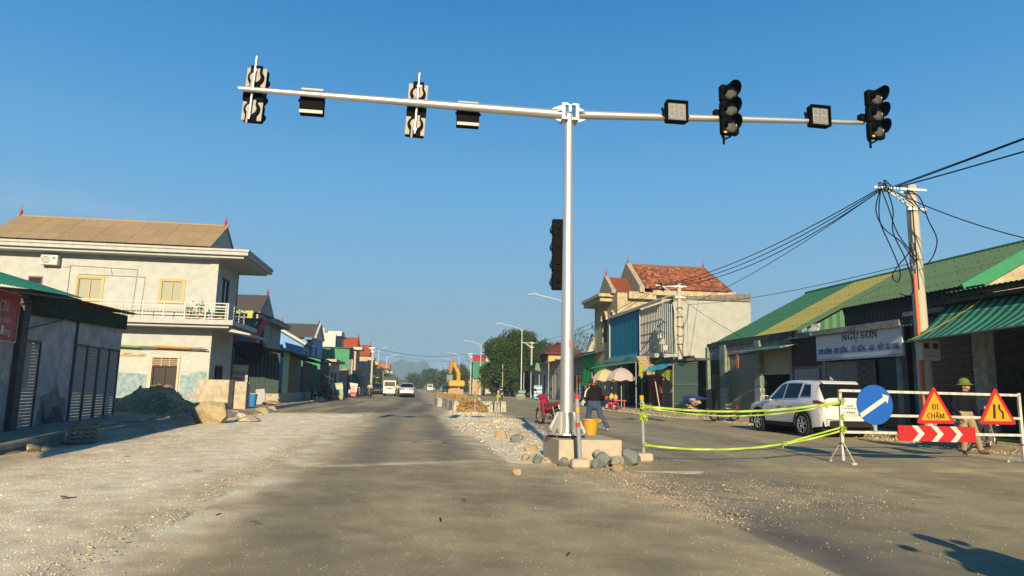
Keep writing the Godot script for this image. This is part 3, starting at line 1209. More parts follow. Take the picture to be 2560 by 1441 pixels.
	part("bracket", b, mt(0.005,0.0055,0.007,0.65))

func marker_post(label: String, at: Vector3, h: float, lean: Vector3, bands: Array) -> Node3D:
	var t := thing("marker_post", label, "marker post", at, "grey marker posts set in concrete feet")
	var grey := mat(0.22,0.235,0.25,0.5, "fine",1.0)
	var b := mb()
	b.box(at + v3(0,0.075,0), v3(0.30,0.15,0.22), Basis(EY,0.05),0.03)
	part("concrete_foot", b, mat(0.52,0.44,0.34,0.9, "grime",1.2))
	var top := at + v3(0,0.14,0) + (EY + lean).normalized() * (h - 0.14)
	var bot := at + v3(0,0.12,0)
	b = mb()
	b.cyl(bot, top,0.036,0.036,14)
	part("plastic_pipe", b, grey)
	for k in bands:
		b = mb()
		b.cyl(bot.lerp(top, k[0] - 0.04 / h), bot.lerp(top, k[0] + 0.04 / h),0.0375,0.0375,14)
		part("red_band" if k[1] == 0 else "yellow_band", b, mt(0.60,0.025,0.03,0.5) if k[1] == 0 else mt(0.75,0.43,0.02,0.5))
	return t

func tape(b: Mb, pts: Array, w: float, twist: float):
	for i in pts.size() - 1:
		var d: Vector3 = (pts[i + 1] - pts[i]).normalized()
		var a0 := twist * sin(i * 1.7)
		var a1 := twist * sin((i + 1) * 1.7)
		var s := d.cross(EY).normalized()
		var u0 := (EY * cos(a0) + s * sin(a0)) * w * 0.5
		var u1 := (EY * cos(a1) + s * sin(a1)) * w * 0.5
		b.quad(pts[i] - u0, pts[i] + u0, pts[i + 1] + u1, pts[i + 1] - u1)

func knot(b: Mb, p: Vector3, s: float, sd: int):
	var r := RandomNumberGenerator.new()
	r.seed = sd
	for k in 7:
		var e := v3(r.randf_range(-1,1), r.randf_range(-1,1), r.randf_range(-0.4,1)).normalized()
		var pts := curve([p, p + e * s * 0.8 + EY * s * 0.4, p + e * s * 1.1 - EY * s * 0.4, p - EY * s * 0.3],4)
		tape(b, pts, s * 0.55,0.9)

func roadworks():
	rng.seed = 21
	var p1 := v3(2.71,0,-10.98)
	var p2 := v3(4.15,0,-12.05)
	marker_post("grey marker post with red top leaning before the concrete block", p1,1.16, v3(-0.055,0,0), [[0.985,0], [0.78,1], [0.55,0]])
	marker_post("grey marker post with yellow top tied to the lime tape", p2,1.17, v3(-0.03,0,0), [[0.97,1], [0.76,0], [0.60,1]])
	var p3 := v3(2.93,0.03,-24.1)
	var p4 := v3(2.84,0.03,-31.5)
	marker_post("farther grey marker post at the gravel's right edge by the road", p3,1.15, v3(0.06,0,0), [[0.97,1], [0.74,1], [0.55,0]])
	marker_post("farthest grey marker post before the standing kerb blocks", p4,1.05, v3(0.0,0,0), [[0.985,0], [0.73,1], [0.42,0]])
	# barrier of painted square tube
	var wh := mat(0.62,0.60,0.54,0.5, "streak",1.0)
	var bx := 7.93
	var bz := -11.9
	var x2 := 11.72
	thing("barrier", "white painted square tube road barrier on splayed feet carrying the signs", "barrier", v3(9.8,0, bz))
	for k in [1.32,0.875,0.555]:
		var b := mb()
		b.box(v3((bx + x2) * 0.5 + 0.02, k, bz), v3(x2 - bx + 0.0,0.05,0.04), Basis(EZ,-0.007),0.004)
		part("rail", b, wh)
	for x in [bx, x2]:
		var b := mb()
		b.box(v3(x,0.70, bz + 0.002), v3(0.055,1.30,0.045), Basis(),0.004)
		var post := part("post", b, wh)
		b = mb()
		b.box(v3(x,0.36, bz + 0.002), v3(0.058,0.04,0.048))
		b.box(v3(x,1.3, bz + 0.002), v3(0.0575,0.03,0.0475))
		part("rust", b, mat(0.30,0.13,0.05,0.85, "rust",2.0), post)
		for s in [-1.0,1.0]:
			b = mb()
			b.tube([v3(x,0.42, bz), v3(x + 0.05 * s - 0.02,0.03, bz + s * 0.30)],0.010,6)
			b.box(v3(x + 0.02,0.02, bz + s * 0.30), v3(0.16,0.03,0.03), Basis(EY,0.5 * s))
			part("foot", b, wh)
		b = mb()
		b.box(v3(x,0.02, bz), v3(0.05,0.04,0.64))
		part("base_bar", b, wh)
	# road signs on the barrier, each a plate with its own print
	var z := bz + 0.05
	var back := mat(0.35,0.36,0.37,0.5, "",1.0,0.5)
	var red := mat(0.44,0.014,0.016,0.42, "fine",2.0)
	var yel := mat(0.70,0.36,0.008,0.42, "fine",2.0)
	var blk := mt(0.02,0.018,0.016,0.6)
	var white := mat(0.74,0.72,0.66,0.45, "fine",2.0)
	thing("direction_sign", "round blue sign with white diagonal arrow on the barrier", "road sign", v3(8.60,1.08, z))
	var b := mb()
	var c := v3(8.60,1.08, z)
	b.cyl(c - EZ * 0.008, c + EZ * 0.006,0.37,0.37,48)
	part("plate", b, mat(0.004,0.095,0.42,0.4, "fine",2.0))
	b = mb()
	var ar := pva([w2(-0.36,-0.042), w2(0.24,-0.042), w2(0.24,-0.105), w2(0.345,0), w2(0.24,0.105), w2(0.24,0.042), w2(-0.36,0.042)])
	b.prism(ar,0.004, Transform3D(Basis(EZ,0.56), c + v3(0.0,-0.015,0.0105)))
	part("arrow", b, white)
	b = mb()
	b.bb(v3(8.57,0.58, z - 0.04), v3(8.63,1.3, z - 0.012))
	part("bracket", b, back)
	for k in 2:
		var tc: Vector3 = [v3(9.85,0.98, z), v3(11.17,0.98, z)][k]
		thing("warning_sign", ["red edged yellow triangle sign reading ĐI CHẬM on the barrier", "red edged yellow triangle sign with narrowing road mark on the barrier"][k], "road sign", tc, "triangular warning signs on the barrier")
		var big := PackedVector2Array()
		var sm := PackedVector2Array()
		for q in 3:
			var a := PI / 2 + q * TAU / 3
			for e in 5:
				var f := a - 0.9 + 0.45 * e
				big.append(w2(cos(a), sin(a)) * 0.41 + w2(cos(f), sin(f)) * 0.035)
			sm.append(w2(cos(a), sin(a)) * 0.355)
		b = mb()
		var cc := tc + v3(0,0.005,0)
		b.prism(big,0.012, Transform3D(Basis(), cc))
		part("plate", b, red)
		b = mb()
		b.prism(sm,0.004, Transform3D(Basis(), cc + EZ * 0.0055))
		part("yellow_field", b, yel)
		if k == 0:
			letters("lettering", "ĐI", cc + v3(0,0.075,0.012),0.10, blk,0.0, null, "Droid Sans")
			letters("lettering", "CHẬM", cc + v3(0,-0.095,0.012),0.095, blk,0.0, null, "Droid Sans")
		else:
			b = mb()
			b.prism(pva([w2(-0.09,-0.13), w2(-0.04,-0.13), w2(-0.04,0.14), w2(-0.09,0.14)]),0.004, Transform3D(Basis(EZ,-0.05), cc + EZ * 0.011))
			b.prism(pva([w2(0.095,-0.13), w2(0.135,-0.13), w2(0.135,-0.01), w2(0.07,0.055), w2(0.07,0.14), w2(0.03,0.14), w2(0.03,0.05), w2(0.095,-0.02)]),0.004, Transform3D(Basis(), cc + EZ * 0.011))
			part("narrowing_mark", b, blk)
		b = mb()
		b.bb(v3(tc.x - 0.03,0.72, z - 0.04), v3(tc.x + 0.03,1.32, z - 0.014))
		part("bracket", b, back)
	var q0 := v3(9.855,0.555, z)
	thing("chevron_board", "long red board with three white chevrons on the barrier", "road sign", q0)
	var tl := Basis(EZ,-0.012)
	b = mb()
	b.box(q0, v3(1.62,0.29,0.014), tl)
	part("plate", b, red)
	for k in 3:
		b = mb()
		var x: float = -0.45 + k * 0.40
		b.prism(pva([w2(x - 0.08,0.145), w2(x + 0.04,0.145), w2(x + 0.18,0), w2(x + 0.04,-0.145), w2(x - 0.08,-0.145), w2(x + 0.06,0)]),0.004, Transform3D(tl, q0 + EZ * 0.0125))
		part("chevron", b, white)
	# lime tapes
	var lime := StandardMaterial3D.new()
	lime.albedo_color = Color(0.28,0.41,0.04).linear_to_srgb()
	lime.roughness = 0.4
	lime.backlight_enabled = true
	lime.backlight = Color(0.2,0.3,0.03)
	org = v3(6.0,0.5,-12)
	b = mb()
	tape(b, sag(v3(4.13,0.99,-12.0), v3(7.93,1.13,-11.87),0.14,26),0.038,0.5)
	tape(b, sag(v3(4.13,0.97,-11.98), v3(7.92,1.11,-11.86),0.20,26),0.026,0.8)
	knot(b, v3(4.13,0.98,-11.98),0.06,3)
	knot(b, v3(4.12,0.80,-11.99),0.085,4)
	tape(b, [v3(4.13,0.98,-11.99), v3(4.14,0.9,-11.98), v3(4.12,0.80,-11.98)],0.05,0.6)
	knot(b, v3(7.93,1.13,-11.86),0.06,5)
	solo("barrier_tape", b, lime, "upper lime green tape from yellow topped post to the barrier", "barrier tape", "lime green tapes")
	b = mb()
	var lo := sag(v3(4.15,0.30,-12.0), v3(6.75,0.34,-11.9),0.09,16)
	lo.append_array(sag(v3(6.75,0.34,-11.9), v3(7.92,0.60,-11.87),0.02,8))
	tape(b, lo,0.036,0.35)
	tape(b, sag(v3(6.75,0.35,-11.89), v3(7.92,0.66,-11.86),0.0,8),0.03,0.2)
	knot(b, v3(4.15,0.30,-11.98),0.045,6)
	knot(b, v3(6.75,0.34,-11.88),0.05,7)
	knot(b, v3(7.92,0.62,-11.86),0.07,8)
	knot(b, v3(7.92,0.84,-11.86),0.05,9)
	solo("barrier_tape", b, lime, "lower lime green tape sagging close to the asphalt towards the barrier", "barrier tape", "lime green tapes")
	org = v3(2.9,0.5,-28)
	b = mb()
	tape(b, sag(v3(2.98,0.95,-24.1), v3(2.84,0.98,-31.5),0.42,18),0.06,0.6)
	knot(b, v3(2.99,0.98,-24.05),0.07,11)
	knot(b, v3(2.85,0.85,-31.4),0.06,12)
	knot(b, v3(2.93,0.68,-26.0),0.05,14)
	solo("barrier_tape", b, lime, "lime green tape slung between the two farther marker posts", "barrier tape", "lime green tapes")
	# stones round the footing
	var st := [mat(0.145,0.165,0.155,0.85, "dirty",3.0), mat(0.33,0.25,0.16,0.9, "dirty",3.0), mat(0.22,0.225,0.20,0.9, "dirty",3.0)]
	var L := [
		[2.96,0.10,-10.98,0.15,0.12,0.13,0, "grey stone just right of the red topped post's foot"],
		[3.13,0.13,-11.12,0.15,0.14,0.13,0, "greenish stone among those before the concrete block"],
		[3.13,0.22,-11.28,0.15,0.12,0.10,2, "stone propped highest against the front of the concrete block"],
		[3.34,0.10,-11.06,0.12,0.10,0.11,2, "pale grey stone in the middle of the heap before the block"],
		[3.42,0.11,-11.30,0.13,0.13,0.12,1, "brown stone leaning on the block's right front corner"],
		[3.68,0.15,-11.40,0.23,0.19,0.15,0, "large dark grey slab of stone right of the concrete block"],
		[2.52,0.10,-11.22,0.12,0.12,0.11,0, "dark stone wedged left of the leaning marker post"],
		[3.28,0.05,-10.84,0.11,0.07,0.09,1, "low brown stone nearest the camera in the heap"],
		[2.17,0.09,-11.75,0.13,0.10,0.10,0, "grey green stone at the block's left front corner"],
		[2.0,0.06,-12.1,0.10,0.06,0.09,1, "small rusty brown stone left of the concrete block"],
		[2.40,0.05,-13.6,0.26,0.12,0.17,1, "flat brown slab of rock behind the concrete block's left side"],
		[2.35,0.13,-15.6,0.19,0.16,0.17,0, "grey stone on the gravel behind the brown slab"],
		[2.2,0.10,-17.1,0.18,0.15,0.2,1, "farther tan stone on the gravel behind the pole"],
		[2.55,0.1,-16.4,0.14,0.11,0.12,2, "small stone between the two stones behind the pole"],
		[1.55,0.035,-10.2,0.10,0.055,0.08,1, "lone brown stone on the asphalt left before the footing"],
	]
	for k in L.size():
		var e: Array = L[k]
		org = v3(e[0],0, e[2])
		b = mb()
		b.rock(v3(e[0], e[1] * 0.8, e[2]), v3(e[3], e[4], e[5]),40 + k,2, Basis.from_euler(v3(0.1 * k, k * 1.3,0.25 * sin(k))))
		solo("stone", b, st[e[6]], e[7], "stone", "broken stones round the footing")
	# kerb blocks standing along the median, and straw on its earth
	var kb := Mb.new()
	kb.prism(pva([w2(-0.15,0), w2(0.15,0), w2(0.13,0.50), w2(0.06,0.56), w2(-0.08,0.56), w2(-0.14,0.49)]),0.98, Transform3D(Basis(), v3(0,0,0.49)))
	kb.box(v3(0.0,0.44,0.4915), v3(0.04,0.05,0.003))
	var km := kb.mesh()
	var kmat := [mat(0.45,0.42,0.34,0.9, "dirty",0.8), mat(0.37,0.36,0.31,0.9, "dirty",0.8)]
	org = Vector3.ZERO
	thing("kerb_block_row", "row of standing precast kerb blocks along the median's left edge", "kerb blocks", v3(2.2,0,-45))
	for k in 34:
		var zz := -36.6 - k * 1.04
		place("kerb_block", km, kmat[k % 2], Transform3D(Basis(EY, ns(k,3,5.0) * 0.06), v3(2.28 + ns(k,0,5.0) * 0.08 + 0.004 * k,0, zz) - org))
	thing("kerb_block_row", "row of precast kerb blocks along the median's right edge", "kerb blocks", v3(4.7,0,-65))
	for k in 24:
		var zz := -50.0 - k * 1.04
		place("kerb_block", km, kmat[k % 2], Transform3D(Basis(EY, ns(k,7,5.0) * 0.06), v3(4.7 + ns(k,8,5.0) * 0.08,0, zz) - org))
	var KB := [
		[3.28,-36.2,1.2, "kerb block set crosswise at the end of the straw heap"],
		[3.60,-35.8,1.5, "kerb block with a dark hole beside the farthest marker post"],
		[4.15,-37.6,0.05, "left of the three pale kerb blocks standing right of the post"],
		[4.53,-37.5,0.03, "middle of the three pale kerb blocks standing right of the post"],
		[4.92,-37.6,-0.04, "right of the three pale kerb blocks standing right of the post"],
		[1.72,-46.0,0.1, "near one of the kerb blocks standing off the row at its left"],
		[1.70,-48.2,0.1, "far one of the kerb blocks standing off the row at its left"],
		[5.2,-70,0.2, "pale kerb block standing alone behind the straw at the road side"]]
	for k in KB.size():
		var e: Array = KB[k]
		org = v3(e[0],0, e[1])
		var o := MeshInstance3D.new()
		o.mesh = km
		o.material_override = kmat[k % 2]
		o.name = numbered("kerb_block")
		add_child(o)
		o.position = org
		o.rotation.y = e[2]
		tag(o, e[3], "kerb block", "loose precast kerb blocks at the median")
	org = Vector3.ZERO
	b = mb()
	for k in 46:
		var zz := -35.6 - k * 1.3
		var cx := 3.0 + minf(k,8) * 0.06
		b.ball(v3(cx + ns(k,1,3.0) * 0.2,0.0, zz), v3(0.6 + 0.1 * ns(k,2,3.0),0.34 + 0.1 * ns(k,3,3.0),1.0), Basis(),12,5,0.0, PI / 2)
	tag(part("median_earth", b, mat(0.30,0.19,0.085,0.95, "dirty",1.4), self), "", "", "", "structure")
	var sb := Mb.new()
	sb.tri(v3(-0.5,0,0), v3(0.5,0.05,0), v3(0,0,0.07))
	sb.tri(v3(-0.4,0.02,0.0), v3(0.5,-0.03,0.06), v3(0.4,0.1,-0.05))
	sb.tri(v3(-0.5,0.06,0.03), v3(0.45,0.0,-0.02), v3(0.1,0.1,0.02))
	var xf := []
	var cs := []
	for k in 9000:
		var zz := -34.9 - pow(rng.randf(),1.6) * 55.0
		var t := rng.randf_range(-1,1)
		var x := 3.05 + t * 0.72 + clampf((-35.0 - zz) * 0.03,0.0,0.45)
		var y := 0.50 * sqrt(maxf(0.0,1.0 - t * t * 0.9)) * clampf((-34.6 - zz) / 0.8,0.1,1.0) + rng.randf_range(-0.1,0.12) + 0.1 * ns(x, zz,1.0)
		var s := rng.randf_range(0.16,0.42)
		xf.append(Transform3D(Basis.from_euler(v3(rng.randf_range(-0.5,0.5), rng.randf_range(0, TAU), rng.randf_range(-0.7,0.7))).scaled(v3(s, s, s)), v3(x, maxf(y,0.04), zz)))
		cs.append(Color(0.38,0.24,0.098) * rng.randf_range(0.5,1.25))
	inst("straw", sb.mesh(), vcol("straw_stuff",0.95), xf, cs)

func finial(b: Mb, p: Vector3, s := 1.0):
	b.lathe([w2(0.10,0), w2(0.12,0.08), w2(0.05,0.14), w2(0.10,0.26), w2(0.09,0.36), w2(0.03,0.46), w2(0.015,0.75), w2(0,0.78)].map(func(q): return q * s),10, Transform3D(Basis(), p))

func slats(called: String, o: Vector3, u: Vector3, out: Vector3, w: float, h: float, n: int, m: Material, parent: Node, each := true):
	# slats of a roller or folding shutter, each a thin bar tipped outward
	var s := h / n
	var one := Mb.new()
	one.prism(pva([w2(0,0), w2(0.028,0.1 * s), w2(0.012,0.93 * s), w2(0,0.93 * s)]), w, Transform3D(Basis(out, EY,-u), Vector3.ZERO))
	var me := one.mesh()
	if each:
		for k in n:
			place(called, me, m, Transform3D(Basis(), o - org + EY * s * k), parent)
	else:
		var b := mb()
		for k in n:
			b.prism(pva([w2(0,0), w2(0.028,0.1 * s), w2(0.012,0.93 * s), w2(0,0.93 * s)]), w, Transform3D(Basis(out, EY,-u), o + EY * s * k))
		tag(part(called, b, m, parent), "", "", "", "stuff")

func left_side():
	rng.seed = 31
	var A := v3(-8.25,0,-12.0)
	var u := v3(-0.9,0,-10.8).normalized()
	var out := v3(-u.z,0, u.x)
	var P := func(s: float, y: float, d := 0.0): return A + u * s + EY * y + out * d
	var dirty := mat(0.36,0.36,0.355,0.9, "dirty",0.35)
	var iron := mat(0.045,0.05,0.055,0.6, "fine",1.0)
	thing("roadside_shop", "low grey rendered shop with folding louvred doors facing the road", "shop", A + u * 7.0)
	var b := mb()
	var holes := [[12.7,0.08,13.5,2.15], [15.52,0.08,19.0,2.22]]
	b.wall(P.call(-8.0,0.0), u,19.05,2.95,0.2, holes, out)
	b.wall(P.call(11.05,0.0,-0.2),-out,6.0,3.0,0.2, [], u)
	part("wall", b, dirty)
	b = mb()
	b.box(P.call(4.3,1.5,0.06), v3(0.12,3.0,0.3), Basis(out, EY,-u))
	part("pilaster", b, mat(0.09,0.09,0.09,0.9, "dirty",0.6))
	b = mb()
	b.box(P.call(7.42,1.5,0.02), v3(0.06,2.9,0.07), Basis(out, EY,-u))
	part("pilaster", b, mat(0.09,0.09,0.09,0.9, "dirty",0.6))
	# damp stain and worn patches low on the wall
	for k in [[6.55,0.5,0.75,0.62,0], [6.95,1.15,0.3,0.32,1], [6.7,0.2,0.55,0.35,2], [5.9,0.25,0.25,0.5,0]]:
		b = mb()
		var poly := []
		for i in 26:
			var a := TAU * i / 26.0
			var rr := 1.0 + 0.5 * ns(cos(a) * 2.0, sin(a) * 2.0,1.5, k[0] * 3.0)
			poly.append(P.call(k[0] + cos(a) * k[2] * rr, maxf(k[1] + sin(a) * k[3] * rr,0.09),0.004 + 0.003 * k[4]))
		for i in 26:
			b.tri(P.call(k[0], k[1],0.004 + 0.003 * k[4]), poly[i], poly[(i + 1) % 26], out)
		part("wall_stain", b, [mat(0.19,0.19,0.18,0.95, "dirty",0.9), mat(0.45,0.45,0.44,0.95, "dirty",0.9), mat(0.10,0.10,0.09,0.95, "dirty",0.9)][k[4]])
	# corrugated band under the roof edge, rising along the wall
	b = mb()
	b.wavy(P.call(4.36,3.14,0.09), P.call(11.1,3.32,0.09), P.call(11.1,2.87,0.09), P.call(4.36,2.68,0.09),66,0.014)
	part("corrugated_fascia", b, mat(0.028,0.045,0.036,0.7, "rust",0.7))
	b = mb()
	b.wavy(P.call(4.2,3.20,0.32), P.call(11.25,3.40,0.32), P.call(11.25,3.75,-6.0), P.call(4.2,3.55,-6.0),70,0.016)
	part("roof", b, mat(0.10,0.055,0.04,0.8, "rust",0.5))
	for k in [[4.7,0.8], [7.52,0.87], [8.42,0.87], [9.31,0.85], [10.14,0.86]]:
		b = mb()
		var s0: float = k[0]
		var w: float = k[1]
		var hh := 2.13 if s0 < 6.0 else 2.21
		for e in [0.0, w]:
			b.box(P.call(s0 + e,0.09 + (hh - 0.09) * 0.5,-0.03), v3(0.06, hh - 0.09,0.045 if s0 + e < 9.2 or s0 + e > 9.4 else 0.09), Basis(out, EY,-u))
		b.box(P.call(s0 + w * 0.5, hh - 0.02,-0.03), v3(0.06,0.04, w - 0.05), Basis(out, EY,-u))
		b.box(P.call(s0 + w * 0.5,0.11,-0.03), v3(0.06,0.05, w - 0.05), Basis(out, EY,-u))
		var door := part("louvred_door", b, iron)
		slats("slat", P.call(s0 + 0.025,0.14,-0.05), u, out, w - 0.05, hh - 0.19,26, mat(0.27,0.265,0.245,0.7, "grime",1.3), door)
	# a bracing rod over the single door
	b = mb()
	b.tube([P.call(4.34,2.35,0.12), P.call(6.4,2.78,0.14)],0.018)
	part("bracing_rod", b, iron)
	# next shop's wall fittings
	b = mb()
	b.torus(Transform3D(Basis(out, u, EY), P.call(3.75,1.16,0.03)),0.055,0.018,16,6)
	b.box(P.call(3.75,1.30,0.02), v3(0.03,0.16,0.12), Basis(out, EY,-u))
	part("wall_hook", b, mt(0.5,0.49,0.46,0.6))
	# red sign, cut by the frame
	thing("shop_sign", "dark red signboard with white letters at the photo's left edge", "sign", P.call(2.6,2.0,0.3))
	b = mb()
	b.box(P.call(2.2,2.5,0.30), v3(0.06,1.0,2.4), Basis(out, EY,-u))
	part("board", b, mat(0.33,0.018,0.035,0.5, "fine",1.0))
	b = mb()
	for k in [2.005,2.995]:
		b.box(P.call(2.2, k,0.31), v3(0.07,0.02,2.42), Basis(out, EY,-u))
	for k in [1.0,3.4]:
		b.box(P.call(k,2.5,0.31), v3(0.07,0.99,0.02), Basis(out, EY,-u))
	part("trim", b, mt(0.5,0.45,0.42,0.5))
	var lt := mt(0.72,0.68,0.66,0.5)
	var tr := atan2(out.x, out.z)
	letters("lettering", "SƠN", P.call(2.72,2.70,0.336),0.22, lt, tr, null, "Droid Sans", false,0.8)
	letters("lettering", "Xe Điện", P.call(2.86,2.43,0.336),0.12, lt, tr, null, "Droid Sans", false,0.9)
	letters("lettering", "Chất Lượng", P.call(2.72,2.20,0.336),0.13, lt, tr, null, "Droid Sans", false,0.9)
	# green canopy over the sign
	thing("green_canopy", "green corrugated canopy on iron brackets above the red sign", "canopy", P.call(3.0,3.1,0.6))
	b = mb()
	b.wavy(P.call(-7.0,2.45,1.25), P.call(4.25,3.08,1.2), P.call(5.6,3.50,-0.2), P.call(-7.0,3.4,-0.2),100,0.014)
	part("sheet", b, mat(0.03,0.22,0.12,0.5, "streak",0.8))
	b = mb()
	b.tube([P.call(4.0,2.86,0.1), P.call(4.15,3.04,1.15)],0.022)
	b.tube([P.call(4.15,3.03,1.15), P.call(5.2,3.36,-0.1)],0.022)
	b.tube([P.call(1.0,2.8,1.2), P.call(4.2,3.03,1.17)],0.022)
	part("bracket", b, iron)
	house_left()
	left_clutter()

func house_left():
	var x0 := -24.5
	var x1 := -10.4
	var z0 := -37.0
	var z1 := -41.4
	var cream := mat(0.475,0.50,0.49,0.9, "grime",0.25)
	var cream2 := mat(0.51,0.535,0.52,0.85, "grime",0.4)
	thing("cream_house", "two storey cream house with tan corrugated roof and white balcony", "house", v3(-15,0, z0))
	var b := mb()
	var W := func(xx): return xx - x0
	var holes := [[W.call(-17.11),5.32, W.call(-15.93),6.48], [W.call(-13.13),5.36, W.call(-12.0),6.50], [W.call(-19.44),6.0, W.call(-18.75),6.43], [W.call(-13.16),0.64, W.call(-11.94),2.47]]
	b.wall(v3(x0,0, z0), EX, x1 - x0,7.8,0.22, holes, EZ)
	b.wall(v3(x1,0, z0 - 0.22),-EZ, z0 - z1 - 0.22,7.8,0.22, [[0.75,0.3,2.35,2.2], [0.7,4.2,2.3,6.95]], EX)
	b.wall(v3(x0,0, z0 - 0.22),-EZ,4.1,7.8,0.2, [],-EX)
	b.wall(v3(x0,0, z1), EX, x1 - x0,7.8,0.2, [],-EZ)
	part("wall", b, cream)
	# patched, worn and blue washed plaster of the ground floor, in thin uneven coats
	var edge := func(f: float, s: float): return func(t): return ns(t * f, s,1.0,50.0)
	var bl := mat(0.25,0.34,0.36,0.9, "dirty",0.55)
	var band := func(yl0: float, yh0: float, xa: float, xb: float, rag: float, sd: float, d: float, m: Material, called: String):
		var q := mb()
		var k := 60
		for i in k:
			var xl := lerpf(xa, xb, float(i) / k)
			var xr := lerpf(xa, xb, float(i + 1) / k)
			if xr > -13.26 and xl < -11.84 and yl0 < 2.5 and yh0 > 0.6:
				continue
			var ya := yh0 + rag * ns(xl, sd,1.3,51.0)
			var yb := yh0 + rag * ns(xr, sd,1.3,51.0)
			var yc := yl0 + rag * ns(xl, sd + 5.0,1.3,52.0)
			var yd := yl0 + rag * ns(xr, sd + 5.0,1.3,52.0)
			q.quad(v3(xl, yc, z0 + d), v3(xr, yd, z0 + d), v3(xr, yb, z0 + d), v3(xl, ya, z0 + d), EZ)
			q.quad(v3(xl, ya, z0 + d), v3(xr, yb, z0 + d), v3(xr, yb, z0 + 0.0), v3(xl, ya, z0 + 0.0), EY)
		part(called, q, m)
	band.call(0.0,1.72,-18.0,-10.5,0.35,1.0,0.012, bl, "blue_wash")
	band.call(1.8,2.72,-18.0,-10.42,0.5,2.0,0.008, mat(0.56,0.56,0.53,0.9, "grime",0.6), "pale_plaster")
	band.call(2.55,2.78,-15.4,-13.5,0.45,9.0,0.014, mat(0.42,0.30,0.17,0.95, "dirty",0.9), "bare_patch")
	band.call(0.0,0.62,-13.0,-10.45,0.8,12.0,0.018, mat(0.30,0.31,0.30,0.95, "dirty",0.8), "damp_patch")
	# windows
	var ochre := mat(0.62,0.43,0.20,0.6, "grime",1.0)
	var pane := glass(0.30,0.31,0.24,0.15)
	window(v3(-17.11,5.32, z0 - 0.03), EX, EZ,1.18,1.16,2,1, ochre, pane)
	window(v3(-13.13,5.36, z0 - 0.03), EX, EZ,1.13,1.14,2,1, ochre, pane)
	window(v3(-19.44,6.0, z0 - 0.06), EX, EZ,0.69,0.43,1,1, mt(0.12,0.05,0.03,0.6), glass(0.03,0.02,0.02))
	for k in [[-17.11,5.32,1.18,1.16], [-13.13,5.36,1.13,1.14]]:
		b = mb()
		b.box(v3(k[0] + k[2] * 0.5, k[1] + k[3] + 0.04, z0 + 0.015), v3(k[2] + 0.16,0.08,0.05))
		b.box(v3(k[0] + k[2] * 0.5, k[1] - 0.04, z0 + 0.025), v3(k[2] + 0.16,0.08,0.07))
		for s in [-0.04, k[2] + 0.04]:
			b.box(v3(k[0] + s, k[1] + k[3] * 0.5, z0 + 0.012), v3(0.08, k[3],0.04))
		part("window_surround", b, ochre)
	# lower window with a slatted vent above
	var lower := window(v3(-13.16,0.64, z0 - 0.06), EX, EZ,1.22,1.42,2,1, mat(0.09,0.05,0.035,0.7, "grime",2.0), glass(0.018,0.014,0.012,0.3),0.06)
	b = mb()
	for k in 4:
		b.box(v3(-12.55,2.13 + 0.09 * k, z0 - 0.06), v3(1.22,0.045,0.06), Basis(EX,0.4))
	for k in 4:
		b.box(v3(-13.14 + 0.395 * k,2.26, z0 - 0.05), v3(0.05,0.4,0.09))
	part("vent_slats", b, mat(0.50,0.40,0.28,0.7, "grime",2.0), lower)
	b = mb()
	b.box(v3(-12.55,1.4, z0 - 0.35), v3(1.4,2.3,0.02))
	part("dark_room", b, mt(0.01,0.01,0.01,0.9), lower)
	b = mb()
	for s in [-13.21,-11.89]:
		b.box(v3(s,1.56, z0 + 0.02), v3(0.10,1.95,0.07))
	b.box(v3(-12.55,2.53, z0 + 0.02), v3(1.44,0.1,0.08))
	part("window_surround", b, mat(0.70,0.62,0.48,0.8, "grime",1.0))
	# street side openings
	window(v3(x1 - 0.06,4.2, z0 - 0.92),-EZ, EX,1.6,2.75,2,2, mt(0.10,0.06,0.05,0.6), glass(0.03,0.03,0.035))
	window(v3(x1 - 0.06,0.3, z0 - 0.97),-EZ, EX,1.6,1.9,2,1, mt(0.10,0.06,0.05,0.6), glass(0.02,0.02,0.022),0.09, null, "door")
	# corner pilaster, cornice slab, balcony slab
	b = mb()
	b.box(v3(-10.55,5.9, z0 + 0.03), v3(0.42,3.7,0.06))
	part("corner_pilaster", b, cream2)
	b = mb()
	b.bb(v3(x0 - 1.0,7.80,-42.3), v3(-8.72,7.98,-36.1))
	b.bb(v3(x0 - 1.05,7.985,-42.35), v3(-8.66,8.10,-36.04))
	b.bb(v3(x0 - 0.9,7.66,-42.0), v3(-8.95,7.797,-36.28))
	part("cornice_slab", b, cream2)
	b = mb()
	b.bb(v3(x0,4.16,-41.2), v3(-9.12,4.40,-35.8))
	b.bb(v3(x0,4.02,-41.1), v3(-9.35,4.158,-36.0))
	b.prism(pva([w2(-9.4,4.02), w2(-8.35,3.78), w2(-8.35,3.70), w2(-9.4,3.86)]),4.2, Transform3D(Basis(), v3(0,0,-36.3)))
	part("balcony_slab", b, cream2)
	# white railing
	var rail := mat(0.66,0.66,0.60,0.5, "grime",2.0)
	b = mb()
	for y in [5.23,5.05,4.62,4.47]:
		b.box(v3(-13.5, y,-35.92), v3(8.0,0.035,0.035))
	for k in 9:
		b.box(v3(-17.4 + k * 0.985,4.83,-35.92), v3(0.05,0.82,0.05))
	var fence := part("balcony_railing", b, rail)
	b = mb()
	for k in 44:
		var x := -17.3 + k * 0.157
		b.torus(Transform3D(Basis(EX, PI / 2), v3(x,4.83,-35.92)),0.065,0.012,8,4)
		b.box(v3(x + 0.078,4.83,-35.92), v3(0.014,0.4,0.014))
	tag(part("railing_scrolls", b, rail, fence), "", "", "", "stuff")
	b = mb()
	for k in 6:
		b.box(v3(-9.42,4.47 + k * 0.155,-37.6), v3(0.035,0.035,3.4))
	b.box(v3(-9.42,4.83,-35.92), v3(0.06,0.86,0.06))
